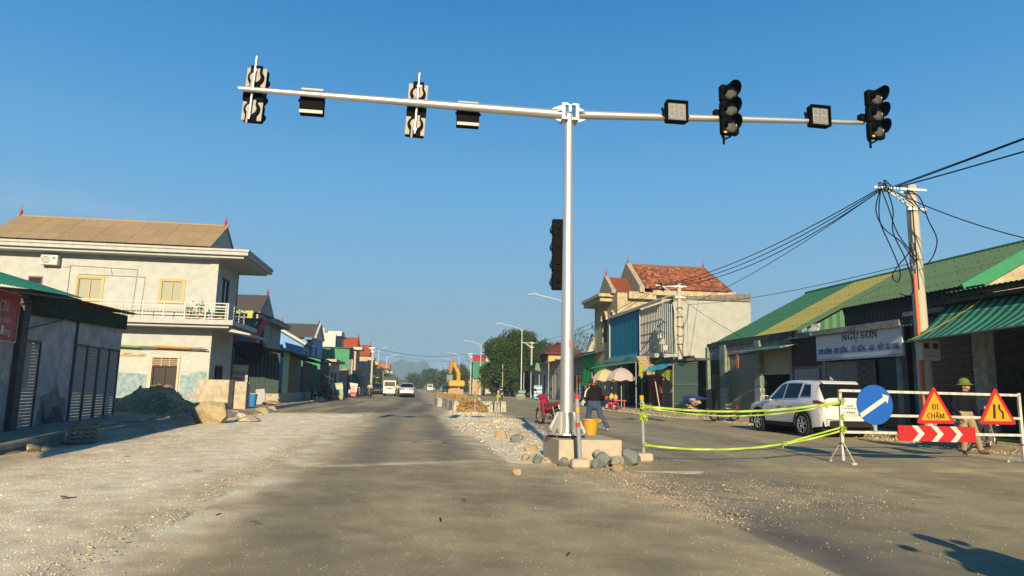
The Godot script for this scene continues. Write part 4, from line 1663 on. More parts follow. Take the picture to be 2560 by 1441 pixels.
	for k in 3:
		b.box(v3(-9.42,4.83,-37.1 - k * 1.1), v3(0.05,0.86,0.05))
	for k in 6:
		b.box(v3(-9.85,4.47 + k * 0.155,-35.9), v3(0.86,0.035,0.03))
	part("balcony_railing", b, rail)
	# remains of an awning roller: a stripped tube with rags and springs
	b = mb()
	b.tube([v3(-14.9,3.02, z0 + 0.25), v3(-10.5,2.93, z0 + 0.25)],0.035,8)
	for x in [-14.5,-12.8,-10.9]:
		b.box(v3(x,2.97, z0 + 0.13), v3(0.04,0.05,0.26))
	var ro := part("awning_roller", b, mat(0.10,0.08,0.06,0.7, "rust",2.0))
	for k in [[-14.8,-13.75,0], [-13.05,-11.35,1]]:
		b = mb()
		b.cyl(v3(k[0],3.02, z0 + 0.25), v3(k[1],2.98, z0 + 0.25),0.065,0.06,10)
		part("rolled_cloth", b, [mat(0.16,0.26,0.06,0.9, "grime",3.0), mat(0.62,0.26,0.05,0.9, "grime",3.0)][k[2]], ro)
	b = mb()
	for k in 16:
		var x: float = -13.7 + k * 0.085 if k < 8 else -11.3 + (k - 8) * 0.085
		b.torus(Transform3D(Basis(EZ, PI / 2 - 0.4), v3(x,2.99, z0 + 0.25)),0.06,0.014,8,4)
	part("spring", b, mt(0.45,0.4,0.3,0.6), ro)
	# roof of separate corrugated sheets
	var tans := [mat(0.30,0.225,0.14,0.9, "grime",0.5), mat(0.28,0.21,0.128,0.9, "grime",0.6), mat(0.315,0.24,0.15,0.9, "grime",0.4)]
	var ri := v3(0,10.0,-39.4)
	var lo := v3(0,8.30,-36.55)
	var dn := (lo - ri).normalized()
	var len := (lo - ri).length()
	sheets("roof_sheet", v3(-21.55,10.0,-39.4), EX, dn,13,3,0.835, len / 3.0,6,0.022, tans)
	b = mb()
	b.quad(v3(-21.5,9.95,-39.45), v3(-10.7,9.95,-39.45), v3(-10.7,8.3,-42.2), v3(-21.5,8.3,-42.2), v3(0,1,-1))
	part("rear_roof", b, tans[0])
	b = mb()
	b.tube([v3(-21.6,10.04,-39.4), v3(-10.65,10.04,-39.4)],0.07,8)
	part("ridge_cap", b, tans[1])
	for x in [-10.78,-21.4]:
		b = mb()
		b.prism(pva([w2(-36.6,8.10), w2(-39.4,9.97), w2(-42.2,8.10)]),0.16, Transform3D(Basis(EZ, EY,-EX), v3(x - 0.16,0,0)))
		part("gable", b, mat(0.50,0.47,0.40,0.9, "dirty",0.5))
		b = mb()
		finial(b, v3(x - 0.05,10.03,-39.4),0.85)
		part("finial", b, mt(0.30,0.03,0.03,0.5))
	# air conditioner and pipes
	thing("air_conditioner", "white air conditioner unit on the cream house's upper wall", "air conditioner", v3(-18.4,7.0, z0))
	b = mb()
	b.box(v3(-18.4,7.24, z0 + 0.22), v3(0.80,0.50,0.30), Basis(),0.02)
	part("casing", b, mat(0.68,0.66,0.60,0.5, "grime",1.0))
	b = mb()
	b.torus(Transform3D(Basis(EX, PI / 2), v3(-18.55,7.24, z0 + 0.375)),0.18,0.018,20,6)
	b.cyl(v3(-18.55,7.24, z0 + 0.365), v3(-18.55,7.24, z0 + 0.374),0.16,0.16,20)
	part("fan_grille", b, mt(0.30,0.29,0.27,0.6))
	b = mb()
	b.box(v3(-18.18,7.34, z0 + 0.372), v3(0.16,0.10,0.006))
	part("badge", b, mt(0.05,0.16,0.5,0.5))
	b = mb()
	for x in [-18.65,-18.15]:
		b.box(v3(x,6.975, z0 + 0.2), v3(0.03,0.03,0.38))
	part("bracket", b, mt(0.3,0.3,0.3,0.5))
	thing("wall_conduit", "thin frame of pipes run across the upper wall beside window", "pipes", v3(-16.0,5.0, z0))
	b = mb()
	for k in [[-17.55,7.05,-14.3,6.98], [-17.1,6.62,-13.9,6.60]]:
		b.tube([v3(k[0],4.5, z0 + 0.04), v3(k[0] + 0.03, k[1], z0 + 0.04), v3(k[2], k[3], z0 + 0.04), v3(k[2] - 0.1,4.5, z0 + 0.04)],0.018,5)
	b.tube(sag(v3(-18.0,7.05, z0 + 0.03), v3(-17.55,7.0, z0 + 0.03),0.08,5),0.012,5)
	b.tube([v3(-15.6,7.02, z0 + 0.04), v3(-15.5,6.62, z0 + 0.04)],0.012,5)
	part("pipe", b, mt(0.40,0.38,0.36,0.6))
	for k in [[-10.9,0.7], [-11.35,0.45], [-9.8,0.35]]:
		potted(v3(k[0],4.41,-36.1), k[1], ["bushy green potted plant behind the balcony railing near its corner", "smaller potted plant left of the bushy one on the balcony", "tiny potted plant at the balcony's right corner"][[0.7,0.45,0.35].find(k[1])])

func potted(at: Vector3, h: float, label: String):
	thing("potted_plant", label, "potted plant", at, "plants in pots on the balcony")
	var b := mb()
	b.lathe([w2(0,0), w2(0.11,0), w2(0.15,0.22), w2(0.135,0.22), w2(0.12,0.19), w2(0,0.19)],12, Transform3D(Basis(), at))
	part("pot", b, mat(0.33,0.15,0.08,0.8, "grime",2.0))
	b = mb()
	for k in 46:
		var a := rng.randf_range(0, TAU)
		var r := rng.randf_range(0.1,0.5) * h
		var p := at + v3(cos(a) * r,0.2 + h * rng.randf_range(0.15,1.0), sin(a) * r)
		var q := rbasis()
		b.quad(p - q.x * 0.11, p + q.y * 0.04, p + q.x * 0.11, p - q.y * 0.04)
	part("leaves", b, mat(0.05,0.11,0.025,0.6, "fine",2.0))
	b = mb()
	b.tube([at + v3(0,0.18,0), at + v3(0.02,0.2 + h * 0.7,0)],0.012,5)
	part("stem", b, mt(0.12,0.08,0.04,0.8))

func left_clutter():
	rng.seed = 44
	# spoil heap in the shade between the shop and the house
	var earth := vcol("spoil",0.97, noise_tex("gravel_grain",1024,0.07,4,0.32,1.0),0.45,3.0)
	var mf := func(x, z):
		var h: float = 0.98 * exp(-pow((x + 10.1) / 1.15,2.0) - pow((z + 29.5) / 2.0,2.0)) + 0.62 * exp(-pow((x + 8.6) / 1.2,2.0) - pow((z + 27.0) / 1.8,2.0)) + 0.35 * exp(-pow((x + 7.4) / 1.0,2.0) - pow((z + 24.5) / 1.8,2.0)) + 0.6 * exp(-pow((x + 12.0) / 1.8,2.0) - pow((z + 30.0) / 2.0,2.0))
		return -0.10 + h * (1.0 + ns(x, z,1.6,61.0) * 0.5) + ns(x, z,4.0,62.0) * 0.16 * clampf(h * 3.0,0,1)
	var mc := func(x, z): return Color(0.26,0.155,0.07).lerp(Color(0.46,0.31,0.16), clampf(ns(x, z,1.2,63.0) * 1.6 + 0.25 + smoothstep(-8.2,-6.4, x) * 0.6,0,1)) * 1.4
	tag(grid("earth_heap", span(-14.5,-5.9,0.11), zrows(-21.3,-33.6,0.11,0.0), mf, mc, earth, false), "dark heap of dug earth and rubble between the shop and cream house", "earth heap")
	var rb := Mb.new()
	rb.rock(Vector3.ZERO, Vector3.ONE,9,0)
	var xf := []
	var cs := []
	for k in 4200:
		var x := rng.randf_range(-11.5,-5.9)
		var z := rng.randf_range(-21.5,-30.5)
		var h: float = mf.call(x, z)
		if h < 0.02 and rng.randf() < 0.75:
			continue
		var s := rng.randf_range(0.012,0.045) * (2.2 if rng.randf() < 0.05 else 1.0)
		xf.append(Transform3D(rbasis().scaled(v3(s, s * 0.75, s)), v3(x, maxf(h,0.02) + s * 0.3, z)))
		cs.append(Color(0.40,0.30,0.19) * rng.randf_range(0.4,1.4))
	inst("rubble", rb.mesh(), vcol("stones",0.9), xf, cs)
	# broken step in front of the shop, and its slabs
	var conc := mat(0.30,0.265,0.205,0.95, "dirty",0.6)
	var L := [[-7.55,0.10,-13.4,1.5,0.14,3.4,0.05, "flat concrete slab before the louvred single door"], [-8.1,0.13,-17.4,1.3,0.12,3.8,0.07, "long concrete slab along the foot of the grey shop"], [-8.3,0.16,-21.3,1.5,0.12,2.6,0.2, "tilted slab at the far end of the grey shop"]]
	for k in L:
		org = v3(k[0],0, k[2])
		var b := mb()
		b.box(v3(k[0], k[1], k[2]), v3(k[3], k[4], k[5]), Basis.from_euler(v3(0.02, k[6],0.03)),0.03)
		solo("concrete_slab", b, conc, k[7], "concrete slab", "slabs at the foot of the grey shop")
	# grey slatted crate
	var cp := v3(-6.40,0.06,-14.8)
	thing("crate", "grey slatted plastic crate lying by the gravel before the shop", "crate", cp)
	var q := Basis(EY,0.35) * Basis(EZ,0.05)
	var cm := mat(0.18,0.18,0.145,0.7, "dirty",2.0)
	for s in [[EX,0.24,0.46,0.33], [-EX,0.24,0.46,0.33], [EZ,0.23,0.48,0.33], [-EZ,0.23,0.48,0.33]]:
		var o: Vector3 = s[0]
		var t := EY.cross(o)
		var b := mb()
		for k in 4:
			b.box(cp + q * (o * s[1] + EY * (0.035 + k * 0.085)), v3(s[2],0.045,0.02), q * Basis(t, EY, o))
		for k in 5:
			b.box(cp + q * (o * (s[1] - 0.004) + t * s[2] * (k - 2) * 0.23 + EY * 0.16), v3(0.03,0.31,0.018), q * Basis(t, EY, o))
		part("side", b, cm)
	var b := mb()
	b.box(cp + q * v3(0,0.02,0), v3(0.46,0.02,0.44), q)
	part("base", b, cm)
	# stones and clods
	var bs := [
		[-6.02,0.30,-22.3,0.62,0.46,0.5,0, "big tan boulder at the edge of the gravel before the blocks"],
		[-7.05,0.14,-22.4,0.28,0.22,0.25,0, "smaller tan stone left of the big boulder"],
		[-5.35,0.06,-23.8,0.75,0.18,0.5,1, "low pale slab of stone right of the big boulder"],
		[-6.7,0.07,-17.0,0.3,0.1,0.2,2, "dark flat clod on the verge right of the crate"],
		[-6.5,0.06,-13.2,0.22,0.1,0.16,0, "yellowish clod on the verge near the photo's left edge"],
		[-6.2,0.08,-26.5,0.35,0.16,0.3,1, "pale rubble lump by the kerb under the concrete block"],
		[-6.3,0.10,-30.5,0.4,0.18,0.35,0, "tan rubble lump lying against the kerb stones"],
		[-6.4,0.08,-33.0,0.35,0.15,0.3,1, "farther pale rubble lump against the kerb stones"]]
	var bm := [mat(0.46,0.37,0.22,0.95, "dirty",1.1), mat(0.50,0.45,0.36,0.95, "dirty",1.1), mat(0.10,0.08,0.06,0.95, "dirty",1.1)]
	for k in bs.size():
		var e: Array = bs[k]
		org = v3(e[0],0, e[2])
		b = mb()
		b.rock(v3(e[0], e[1], e[2]), v3(e[3], e[4], e[5]),77 + k,2, Basis.from_euler(v3(0, k * 1.1,0.2 * sin(k * 2.0))))
		solo("boulder", b, bm[e[6]], e[7], "stone", "stones along the left verge")
	# precast channel blocks set down on the verge
	var pc := mat(0.52,0.45,0.335,0.9, "dirty",0.5)
	org = v3(-8.45,0,-31.6)
	b = mb()
	b.box(v3(-8.62,0.72,-31.5), v3(1.36,1.36,0.13), Basis(EY,-0.06),0.015)
	b.box(v3(-7.97,0.72,-32.0), v3(0.13,1.36,1.0), Basis(EY,-0.06),0.015)
	b.box(v3(-8.62,0.72,-32.5), v3(1.36,1.30,0.13), Basis(EY,-0.06),0.015)
	solo("concrete_channel", b, pc, "pale precast concrete channel block standing before the cream house", "concrete block")
	org = v3(-7.75,0,-32.9)
	b = mb()
	b.box(v3(-7.62,0.68,-32.2), v3(0.5,1.32,0.4), Basis(EY,0.1),0.015)
	b.box(v3(-7.42,0.66,-32.62), v3(0.14,1.28,0.4), Basis(EY,0.1),0.015)
	solo("concrete_channel", b, pc, "ribbed concrete block piece behind the pale channel block's right end", "concrete block")
	# white signboard leaning by the house door
	thing("standing_sign", "white signboard with dark lettering standing behind the concrete channel block", "sign", v3(-10.1,0.1,-42.2))
	b = mb()
	b.box(v3(-10.1,1.5,-42.2), v3(0.85,1.7,0.05), Basis(EY,0.15),0.005)
	part("board", b, mat(0.62,0.60,0.56,0.6, "grime",1.0))
	b = mb()
	for s in [-0.4,0.4]:
		b.box(v3(-10.1 + s,0.85,-42.25 - s * 0.15), v3(0.03,1.5,0.03))
	part("leg", b, mt(0.3,0.3,0.3,0.6))
	letters("lettering", "KÍNH MẮT", v3(-10.08,1.85,-42.168),0.19, mt(0.12,0.03,0.03,0.6),0.15, null, "Droid Sans", true,0.62)
	letters("lettering", "ĐỒNG HỒ", v3(-10.08,1.52,-42.168),0.19, mt(0.12,0.03,0.03,0.6),0.15, null, "Droid Sans", true,0.64)
	b = mb()
	b.box(v3(-10.1,1.22,-42.172), v3(0.7,0.10,0.008), Basis(EY,0.15))
	b.box(v3(-10.1,0.95,-42.172), v3(0.6,0.06,0.008), Basis(EY,0.15))
	part("blue_line", b, mt(0.05,0.14,0.4,0.6))
	draped("dark_tarp", "black tarp slung between the cream house and the green shed", "tarp", [v3(-10.3,3.7,-41.6), v3(-8.6,3.6,-41.9), v3(-9.2,2.3,-42.0), v3(-10.3,2.9,-41.7)], mat(0.012,0.015,0.016,0.9, "fine",1.0),0.2)
	# blue bin and bits by the shed
	thing("blue_bin", "bright blue plastic bin on the kerb before the dark green shed", "bin", v3(-8.1,0.13,-36.8))
	b = mb()
	b.lathe([w2(0,0), w2(0.19,0), w2(0.25,0.55), w2(0.27,0.56), w2(0.27,0.60), w2(0.235,0.60), w2(0.17,0.03)],4, Transform3D(Basis(EY,0.75), v3(-8.1,0.13,-36.8)))
	part("body", b, mat(0.02,0.22,0.60,0.5, "fine",1.0))
	org = v3(-7.6,0.13,-38.4)
	b = mb()
	b.rock(v3(-7.5,0.24,-38.4), v3(0.6,0.17,0.5),91,1)
	solo("sack", b, mat(0.42,0.30,0.17,0.9, "dirty",1.0), "tan sack lying on the kerb right of the blue bin", "sack")
	org = v3(-8.3,0.13,-39.0)
	b = mb()
	b.box(v3(-8.25,0.55,-39.3), v3(0.5,0.85,0.25), Basis.from_euler(v3(-0.15,0.3,0.1)),0.05)
	solo("washing_tub", b, mat(0.42,0.42,0.40,0.7, "dirty",1.0), "grey white tub standing on end behind the blue bin", "tub")

# a plain house block: x0..x1, near end z0, depth d; openings on the near end and on the street side (face = +1 looks to +x)
func block_house(called: String, label: String, x0: float, x1: float, z0: float, d: float, h: float, m: Material, face: float, street: Array, near: Array, group := "", cat := "house") -> Node3D:
	var t := thing(called, label, cat, v3((x0 + x1) * 0.5,0, z0 - d * 0.5), group)
	var b := mb()
	b.wall(v3(x0,0, z0), EX, x1 - x0, h,0.2, near.map(func(k): return [k[0], k[1], k[0] + k[2], k[1] + k[3]]), EZ)
	b.wall(v3(x0,0, z0 - d), EX, x1 - x0, h,0.2, [],-EZ)
	var fx := x1 if face > 0 else x0
	b.wall(v3(fx,0, z0 - 0.2),-EZ, d - 0.4, h,0.2, street.map(func(k): return [k[0], k[1], k[0] + k[2], k[1] + k[3]]), EX * face)
	b.wall(v3(x0 if face > 0 else x1,0, z0 - 0.2),-EZ, d - 0.4, h,0.2, [],-EX * face)
	b.bb(v3(x0 + 0.2, h - 0.3, z0 - d + 0.2), v3(x1 - 0.2, h - 0.15, z0 - 0.2))
	part("wall", b, m)
	var fm := mt(0.12,0.09,0.07,0.6)
	var pm := glass(0.03,0.035,0.04)
	for k in near:
		window(v3(x0 + k[0], k[1], z0 - 0.08), EX, EZ, k[2], k[3],2,1, fm, pm,0.07, t)
	for k in street:
		window(v3(fx - face * 0.08, k[1], z0 - 0.2 - k[0]),-EZ, EX * face, k[2], k[3],2,1, fm, pm,0.07, t, "door" if k[1] < 0.4 else "window")
	return t

# gable roof with its ridge along x, ends over the gables
func gable_x(x0: float, x1: float, z0: float, d: float, y0: float, y1: float, m: Material, gm: Material, over := 0.4, fin := true, trim: Material = null):
	var zc := z0 - d * 0.5
	for s in [1.0,-1.0]:
		var b := mb()
		var e := v3(0, y0, zc + s * (d * 0.5 + over))
		var n := v3(0, d * 0.5 + over, s * (y1 - y0)).normalized()
		b.quad(v3(x0, y1, zc), v3(x1, y1, zc), v3(x1, e.y, e.z), v3(x0, e.y, e.z), n)
		b.quad(v3(x0, y1, zc) - n * 0.12, v3(x1, y1, zc) - n * 0.12, v3(x1, e.y, e.z) - n * 0.12, v3(x0, e.y, e.z) - n * 0.12,-n)
		b.quad(v3(x0, e.y, e.z), v3(x1, e.y, e.z), v3(x1, e.y, e.z) - n * 0.12, v3(x0, e.y, e.z) - n * 0.12, v3(0,-0.3, s))
		# courses of tiles, as real steps
		var k := 14
		for i in k:
			var p0 := v3(0, y1, zc).lerp(e, (i + 0.94) / k)
			var p1 := v3(0, y1, zc).lerp(e, float(i) / k)
			b.quad(v3(x0, p1.y, p1.z) + n * 0.005, v3(x1, p1.y, p1.z) + n * 0.005, v3(x1, p0.y, p0.z) + n * 0.05, v3(x0, p0.y, p0.z) + n * 0.05, n)
			b.quad(v3(x0, p0.y, p0.z), v3(x1, p0.y, p0.z), v3(x1, p0.y, p0.z) + n * 0.05, v3(x0, p0.y, p0.z) + n * 0.05, v3(0,-0.5, s))
		part("roof", b, m)
	var b2 := mb()
	for x in [x0, x1 - 0.2]:
		b2.prism(pva([w2(z0 + over, y0 - 0.12), w2(zc, y1 - 0.06), w2(z0 - d - over, y0 - 0.12)]),0.2, Transform3D(Basis(EZ, EY,-EX), v3(x,0,0)))
	part("gable", b2, gm)
	if trim:
		b2 = mb()
		for x in [x0 - 0.06, x1 + 0.06]:
			for s in [1.0,-1.0]:
				b2.tube([v3(x, y1 + 0.05, zc), v3(x, y0 - 0.02, zc + s * (d * 0.5 + over + 0.1))],0.14,4)
		part("verge_trim", b2, trim)
	if fin:
		b2 = mb()
		finial(b2, v3(x0 + 0.1, y1, zc),0.9)
		finial(b2, v3(x1 - 0.1, y1, zc),0.9)
		part("finial", b2, mt(0.25,0.03,0.03,0.5))

func wavy_wall(called: String, o: Vector3, u: Vector3, w: float, h: float, m: Material, h2 := -1.0, pitch := 0.2):
	var b := mb()
	var hb := h if h2 < 0.0 else h2
	b.wavy(o + EY * h, o + u * w + EY * hb, o + u * w, o, maxi(int(w / pitch),2),0.02)
	return part(called, b, m)

func left_far():
	rng.seed = 51
	var dkgreen := mat(0.013,0.036,0.034,0.6, "streak",0.5)
	var green := mat(0.02,0.20,0.09,0.5, "streak",0.6)
	var slate := mat(0.085,0.08,0.085,0.8, "grime",0.8)
	var grey := mat(0.42,0.40,0.35,0.9, "dirty",0.4)
	# dark green sheet shed on a rendered plinth
	thing("green_shed", "dark green corrugated shed on a masonry plinth beyond the cream house", "shed", v3(-9.4,0.13,-46))
	var b := mb()
	b.bb(v3(-10.7,0.1,-58.5), v3(-7.92,0.72,-42.55))
	part("plinth", b, mat(0.40,0.36,0.29,0.9, "dirty",0.6))
	b = mb()
	for k in 7:
		for j in 4:
			b.box(v3(-7.905,0.19 + j * 0.14,-43.0 - k * 0.85 - 0.4 * (j % 2)), v3(0.03,0.125,0.82))
	part("plinth_bricks", b, mat(0.36,0.33,0.27,0.9, "grime",1.0))
	wavy_wall("front_sheeting", v3(-10.6,0.72,-42.5), EX,2.66,2.75, dkgreen,2.62)
	wavy_wall("side_sheeting", v3(-7.94,0.72,-51.0),-EZ,7.4,2.25, dkgreen,2.1)
	b = mb()
	b.box(v3(-7.90,1.98,-44.2), v3(0.05,2.5,1.9))
	part("pale_green_panel", b, mat(0.24,0.42,0.22,0.6, "streak",0.8))
	b = mb()
	for k in 18:
		b.box(v3(-7.91,1.92,-45.3 - k * 0.185), v3(0.05 + 0.012 * (k % 2),2.38,0.17))
	part("brown_shutter", b, mat(0.13,0.095,0.06,0.7, "streak",0.8))
	b = mb()
	b.box(v3(-7.9,1.85,-48.9), v3(0.04,2.3,0.06))
	b.box(v3(-7.9,1.85,-49.9), v3(0.04,2.3,0.06))
	for k in 9:
		b.box(v3(-7.9,0.8 + k * 0.27,-49.4), v3(0.03,0.04,0.96))
	part("ladder_frame", b, mat(0.42,0.33,0.2,0.7, "grime",1.0))
	b = mb()
	b.wavy(v3(-12.2,3.8,-42.0), v3(-12.2,3.75,-58.9), v3(-7.3,2.98,-58.9), v3(-7.3,3.22,-42.0),80,0.02)
	b.wavy(v3(-12.2,3.77,-42.0), v3(-12.2,3.72,-58.9), v3(-7.3,2.95,-58.9), v3(-7.3,3.19,-42.0),80,0.02)
	part("roof", b, mat(0.03,0.06,0.05,0.7, "rust",0.5))
	# red and green slanted shop canopy
	thing("red_canopy", "big slanted red shop canopy with a dark green stripe", "canopy", v3(-11.5,4.5,-47))
	var cols := [mat(0.50,0.07,0.05,0.6, "grime",0.6), mat(0.02,0.14,0.10,0.6, "grime",0.6), mat(0.52,0.03,0.045,0.6, "grime",0.6)]
	var nm := ["red_panel", "green_stripe", "red_edge"]
	var U := [[-14.2,-11.05], [-11.04,-10.5], [-10.49,-10.15]]
	for k in 3:
		b = mb()
		b.wavy(v3(U[k][0],5.5,-47.6), v3(U[k][1],5.5,-47.6), v3(U[k][1] - 0.6,3.72,-46.6), v3(U[k][0] - 0.6,3.72,-46.6), maxi(2, int((U[k][1] - U[k][0]) / 0.25)),0.012)
		part(nm[k], b, cols[k])
	b = mb()
	b.quad(v3(-10.14,5.5,-47.6), v3(-10.74,3.72,-46.6), v3(-10.74,3.72,-47.6), v3(-10.14,5.4,-49.0), EX)
	b.bb(v3(-14.2,5.52,-49.0), v3(-10.2,5.62,-47.55))
	part("frame", b, cols[2])
	# houses behind
	block_house("villa", "house with dark roof and yellow green balcony trim behind the red canopy",-16.0,-11.5,-52.0,5.0,6.45, grey,1, [[1.0,3.6,1.2,2.0]], [[2.6,5.0,1.4,1.2]])
	gable_x(-16.4,-11.25,-52.0,4.0,6.55,8.0, slate, grey)
	var yel := mat(0.50,0.52,0.14,0.7, "grime",1.0)
	b = mb()
	b.bb(v3(-15.5,6.3,-51.6), v3(-11.7,6.5,-51.3))
	b.bb(v3(-12.1,5.3,-51.6), v3(-11.75,6.3,-51.3))
	b.bb(v3(-15.5,5.3,-51.6), v3(-15.2,6.3,-51.3))
	part("yellow_trim", b, yel)
	b = mb()
	for k in 4:
		b.bb(v3(-15.2,5.35 + k * 0.22,-51.5), v3(-12.1,5.40 + k * 0.22,-51.45))
	b.bb(v3(-16.0,5.0,-52.0), v3(-11.3,5.25,-51.0))
	part("balcony_rail", b, mat(0.50,0.48,0.40,0.8, "grime",1.0))
	block_house("villa", "grey house with white porch pillar left of the blue house",-15.0,-11.7,-56.0,6.0,6.1, grey,1, [[1.0,4.4,1.0,1.5]], [[2.2,4.4,0.5,1.6]])
	b = mb()
	b.bb(v3(-12.2,2.0,-55.6), v3(-11.8,6.0,-55.25))
	b.bb(v3(-15.0,6.0,-56.4), v3(-11.0,6.32,-55.0))
	b.bb(v3(-11.7,6.0,-62.0), v3(-10.9,6.25,-56.4))
	part("porch", b, mat(0.62,0.55,0.42,0.8, "grime",0.8))
	b = mb()
	b.quad(v3(-14.8,7.2,-57.0), v3(-12.6,7.0,-57.0), v3(-10.7,6.3,-55.4), v3(-14.8,6.3,-55.4), EY)
	b.quad(v3(-12.6,7.0,-57.0), v3(-12.6,7.0,-61.0), v3(-10.7,6.2,-62.0), v3(-10.7,6.3,-55.4), EX)
	part("roof", b, slate)
	# light blue house: a gable end to us and a dark cross roof
	var blue := mat(0.24,0.47,0.80,0.85, "grime",0.4)
	block_house("blue_house", "light blue house with white edged gable and dark tile roof",-14.6,-10.3,-66.0,8.0,5.0, blue,1, [[1.0,2.9,1.0,1.6], [4.0,2.9,1.0,1.6]], [])
	b = mb()
	b.prism(pva([w2(-16.4,5.0), w2(-10.3,5.0), w2(-13.35,6.72)]),0.2, Transform3D(Basis(), v3(0,0,-66.0)))
	part("gable", b, blue)
	b = mb()
	b.tube([v3(-13.4,6.85,-65.8), v3(-10.1,5.0,-65.8)],0.17,4)
	b.tube([v3(-13.4,6.85,-65.8), v3(-16.6,5.0,-65.8)],0.17,4)
	part("verge_trim", b, mat(0.74,0.72,0.66,0.7, "grime",1.0))
	b = mb()
	b.quad(v3(-13.4,6.9,-65.7), v3(-13.4,6.9,-74.0), v3(-9.9,4.95,-74.0), v3(-9.9,4.95,-65.7), v3(1,1,0))
	b.quad(v3(-13.4,6.9,-65.7), v3(-13.4,6.9,-74.0), v3(-16.7,4.95,-74.0), v3(-16.7,4.95,-65.7), v3(-1,1,0))
	part("roof", b, slate)
	var wht := mat(0.68,0.68,0.64,0.8, "grime",0.4)
	b = mb()
	b.bb(v3(-13.3,4.75,-66.2), v3(-12.2,4.95,-65.3))
	b.bb(v3(-10.6,5.6,-72.2), v3(-9.9,5.8,-68.0))
	part("blue_ledge", b, mt(0.16,0.33,0.62,0.7))
	block_house("slate_roof_house", "dark tiled house with light blue wall just behind the blue house gable",-13.4,-9.95,-69.5,7.0,5.9, blue,1, [[1.5,3.4,1.2,1.6]], [])
	gable_x(-13.6,-9.75,-69.5,5.0,5.95,7.45, slate, wht,0.4, true, wht)
	# plain white block with flat roof
	thing("white_building", "plain white flat roofed block rising above the green sheds", "building", v3(-10.5,0,-85))
	b = mb()
	b.wall(v3(-13.5,0,-80.0), EX,4.5,7.15,0.2, [], EZ)
	b.wall(v3(-9.0,0,-80.2),-EZ,9.0,7.15,0.2, [[0.8,3.8,2.2,6.6], [4.0,3.8,5.4,6.6]], EX)
	b.wall(v3(-13.5,0,-89.4), EX,4.5,7.15,0.2, [],-EZ)
	b.bb(v3(-13.3,6.9,-89.2), v3(-9.2,7.1,-80.2))
	b.bb(v3(-13.5,7.15,-80.3), v3(-10.3,7.75,-80.02))
	b.bb(v3(-10.2,7.15,-86.0), v3(-8.6,7.6,-82.5))
	part("wall", b, wht)
	for k in [0.8,4.0]:
		window(v3(-9.08,3.8,-80.2 - k),-EZ, EX,1.4,2.8,2,2, mt(0.1,0.1,0.1,0.6), glass(0.03,0.035,0.04),0.08, cur)
	b = mb()
	b.bb(v3(-9.0,3.4,-86.5), v3(-7.9,3.65,-80.4))
	b.bb(v3(-9.0,6.9,-86.5), v3(-8.4,7.12,-80.4))
	part("balcony", b, wht)
	# green sheds and shop fronts, going away
	thing("green_shed", "bright green corrugated lean-to with its end catching the sun", "shed", v3(-9,0,-63))
	wavy_wall("front_sheeting", v3(-9.6,0.2,-60.4), EX,1.65,3.45, green,3.3)
	wavy_wall("side_sheeting", v3(-7.96,0.2,-60.45),-EZ,6.0,3.3, dkgreen,3.1)
	b = mb()
	b.wavy(v3(-10.2,3.95,-60.1), v3(-10.2,3.95,-67.0), v3(-7.5,3.35,-67.0), v3(-7.5,3.45,-60.1),36,0.02)
	part("roof", b, dkgreen)
	b = mb()
	b.quad(v3(-7.95,2.2,-61.0), v3(-7.95,2.2,-63.5), v3(-7.0,1.75,-63.5), v3(-7.0,1.75,-61.0), EY)
	b.tube([v3(-7.0,1.75,-61.2), v3(-7.0,0.1,-61.2)],0.04)
	part("flap_awning", b, green)
	block_house("low_shop", "low shop under a cream ledge between the two green sheds",-11.5,-8.0,-68.0,8.0,3.5, mat(0.52,0.48,0.38,0.9, "dirty",0.5),1, [[0.6,0.2,2.2,2.4], [3.6,0.2,2.2,2.4]], [], "", "shop")
	b = mb()
	b.bb(v3(-11.6,3.51,-76.2), v3(-7.4,3.75,-67.6))
	part("ledge", b, mat(0.60,0.46,0.30,0.8, "dirty",0.8))
	thing("green_shed", "tall green corrugated upper storey above a shop farther along", "shed", v3(-9,3,-82))
	wavy_wall("front_sheeting", v3(-10.2,3.1,-78.2), EX,3.0,2.35, green,2.2,0.25)
	wavy_wall("side_sheeting", v3(-7.2,3.1,-78.25),-EZ,6.0,2.2, dkgreen,2.2,0.3)
	b = mb()
	for k in 3:
		b.bb(v3(-7.18,3.1,-79.5 - k * 1.8), v3(-7.1,5.2,-79.2 - k * 1.8))
	part("white_post", b, mt(0.35,0.36,0.36,0.7))
	b = mb()
	b.bb(v3(-10.4,5.4,-84.4), v3(-7.0,5.5,-78.0))
	part("roof", b, dkgreen)
	block_house("low_shop", "open fronted shop beneath the tall green corrugated storey",-11.0,-7.4,-78.4,6.0,3.05, grey,1, [[0.4,0.2,2.2,2.3], [3.0,0.2,2.2,2.3]], [], "", "shop")
	thing("hoarding", "grey hoarding panel on a red post by the tall green storey", "hoarding", v3(-6.9,0,-77))
	b = mb()
	b.box(v3(-6.95,3.3,-77.3), v3(0.12,1.6,2.2), Basis(EY,0.25))
	part("panel", b, mat(0.48,0.47,0.45,0.7, "grime",0.8))
	b = mb()
	b.tube([v3(-7.0,0,-77.0), v3(-7.0,2.6,-77.0)],0.07)
	part("post", b, mt(0.24,0.04,0.035,0.6))
	var tile := mat(0.40,0.10,0.04,0.85, "dirty",0.7)
	block_house("tiled_house", "house with orange red tile roof beyond the white block",-13.0,-8.6,-104.0,7.0,6.9, mat(0.55,0.42,0.30,0.9, "grime",0.5),1, [[1.0,3.8,1.3,1.6], [4.0,3.8,1.3,1.6]], [])
	gable_x(-13.2,-8.5,-104.0,6.0,7.0,8.6, tile, grey,0.4, true)
	b = mb()
	b.bb(v3(-9.0,6.55,-108.0), v3(-7.7,6.95,-103.4))
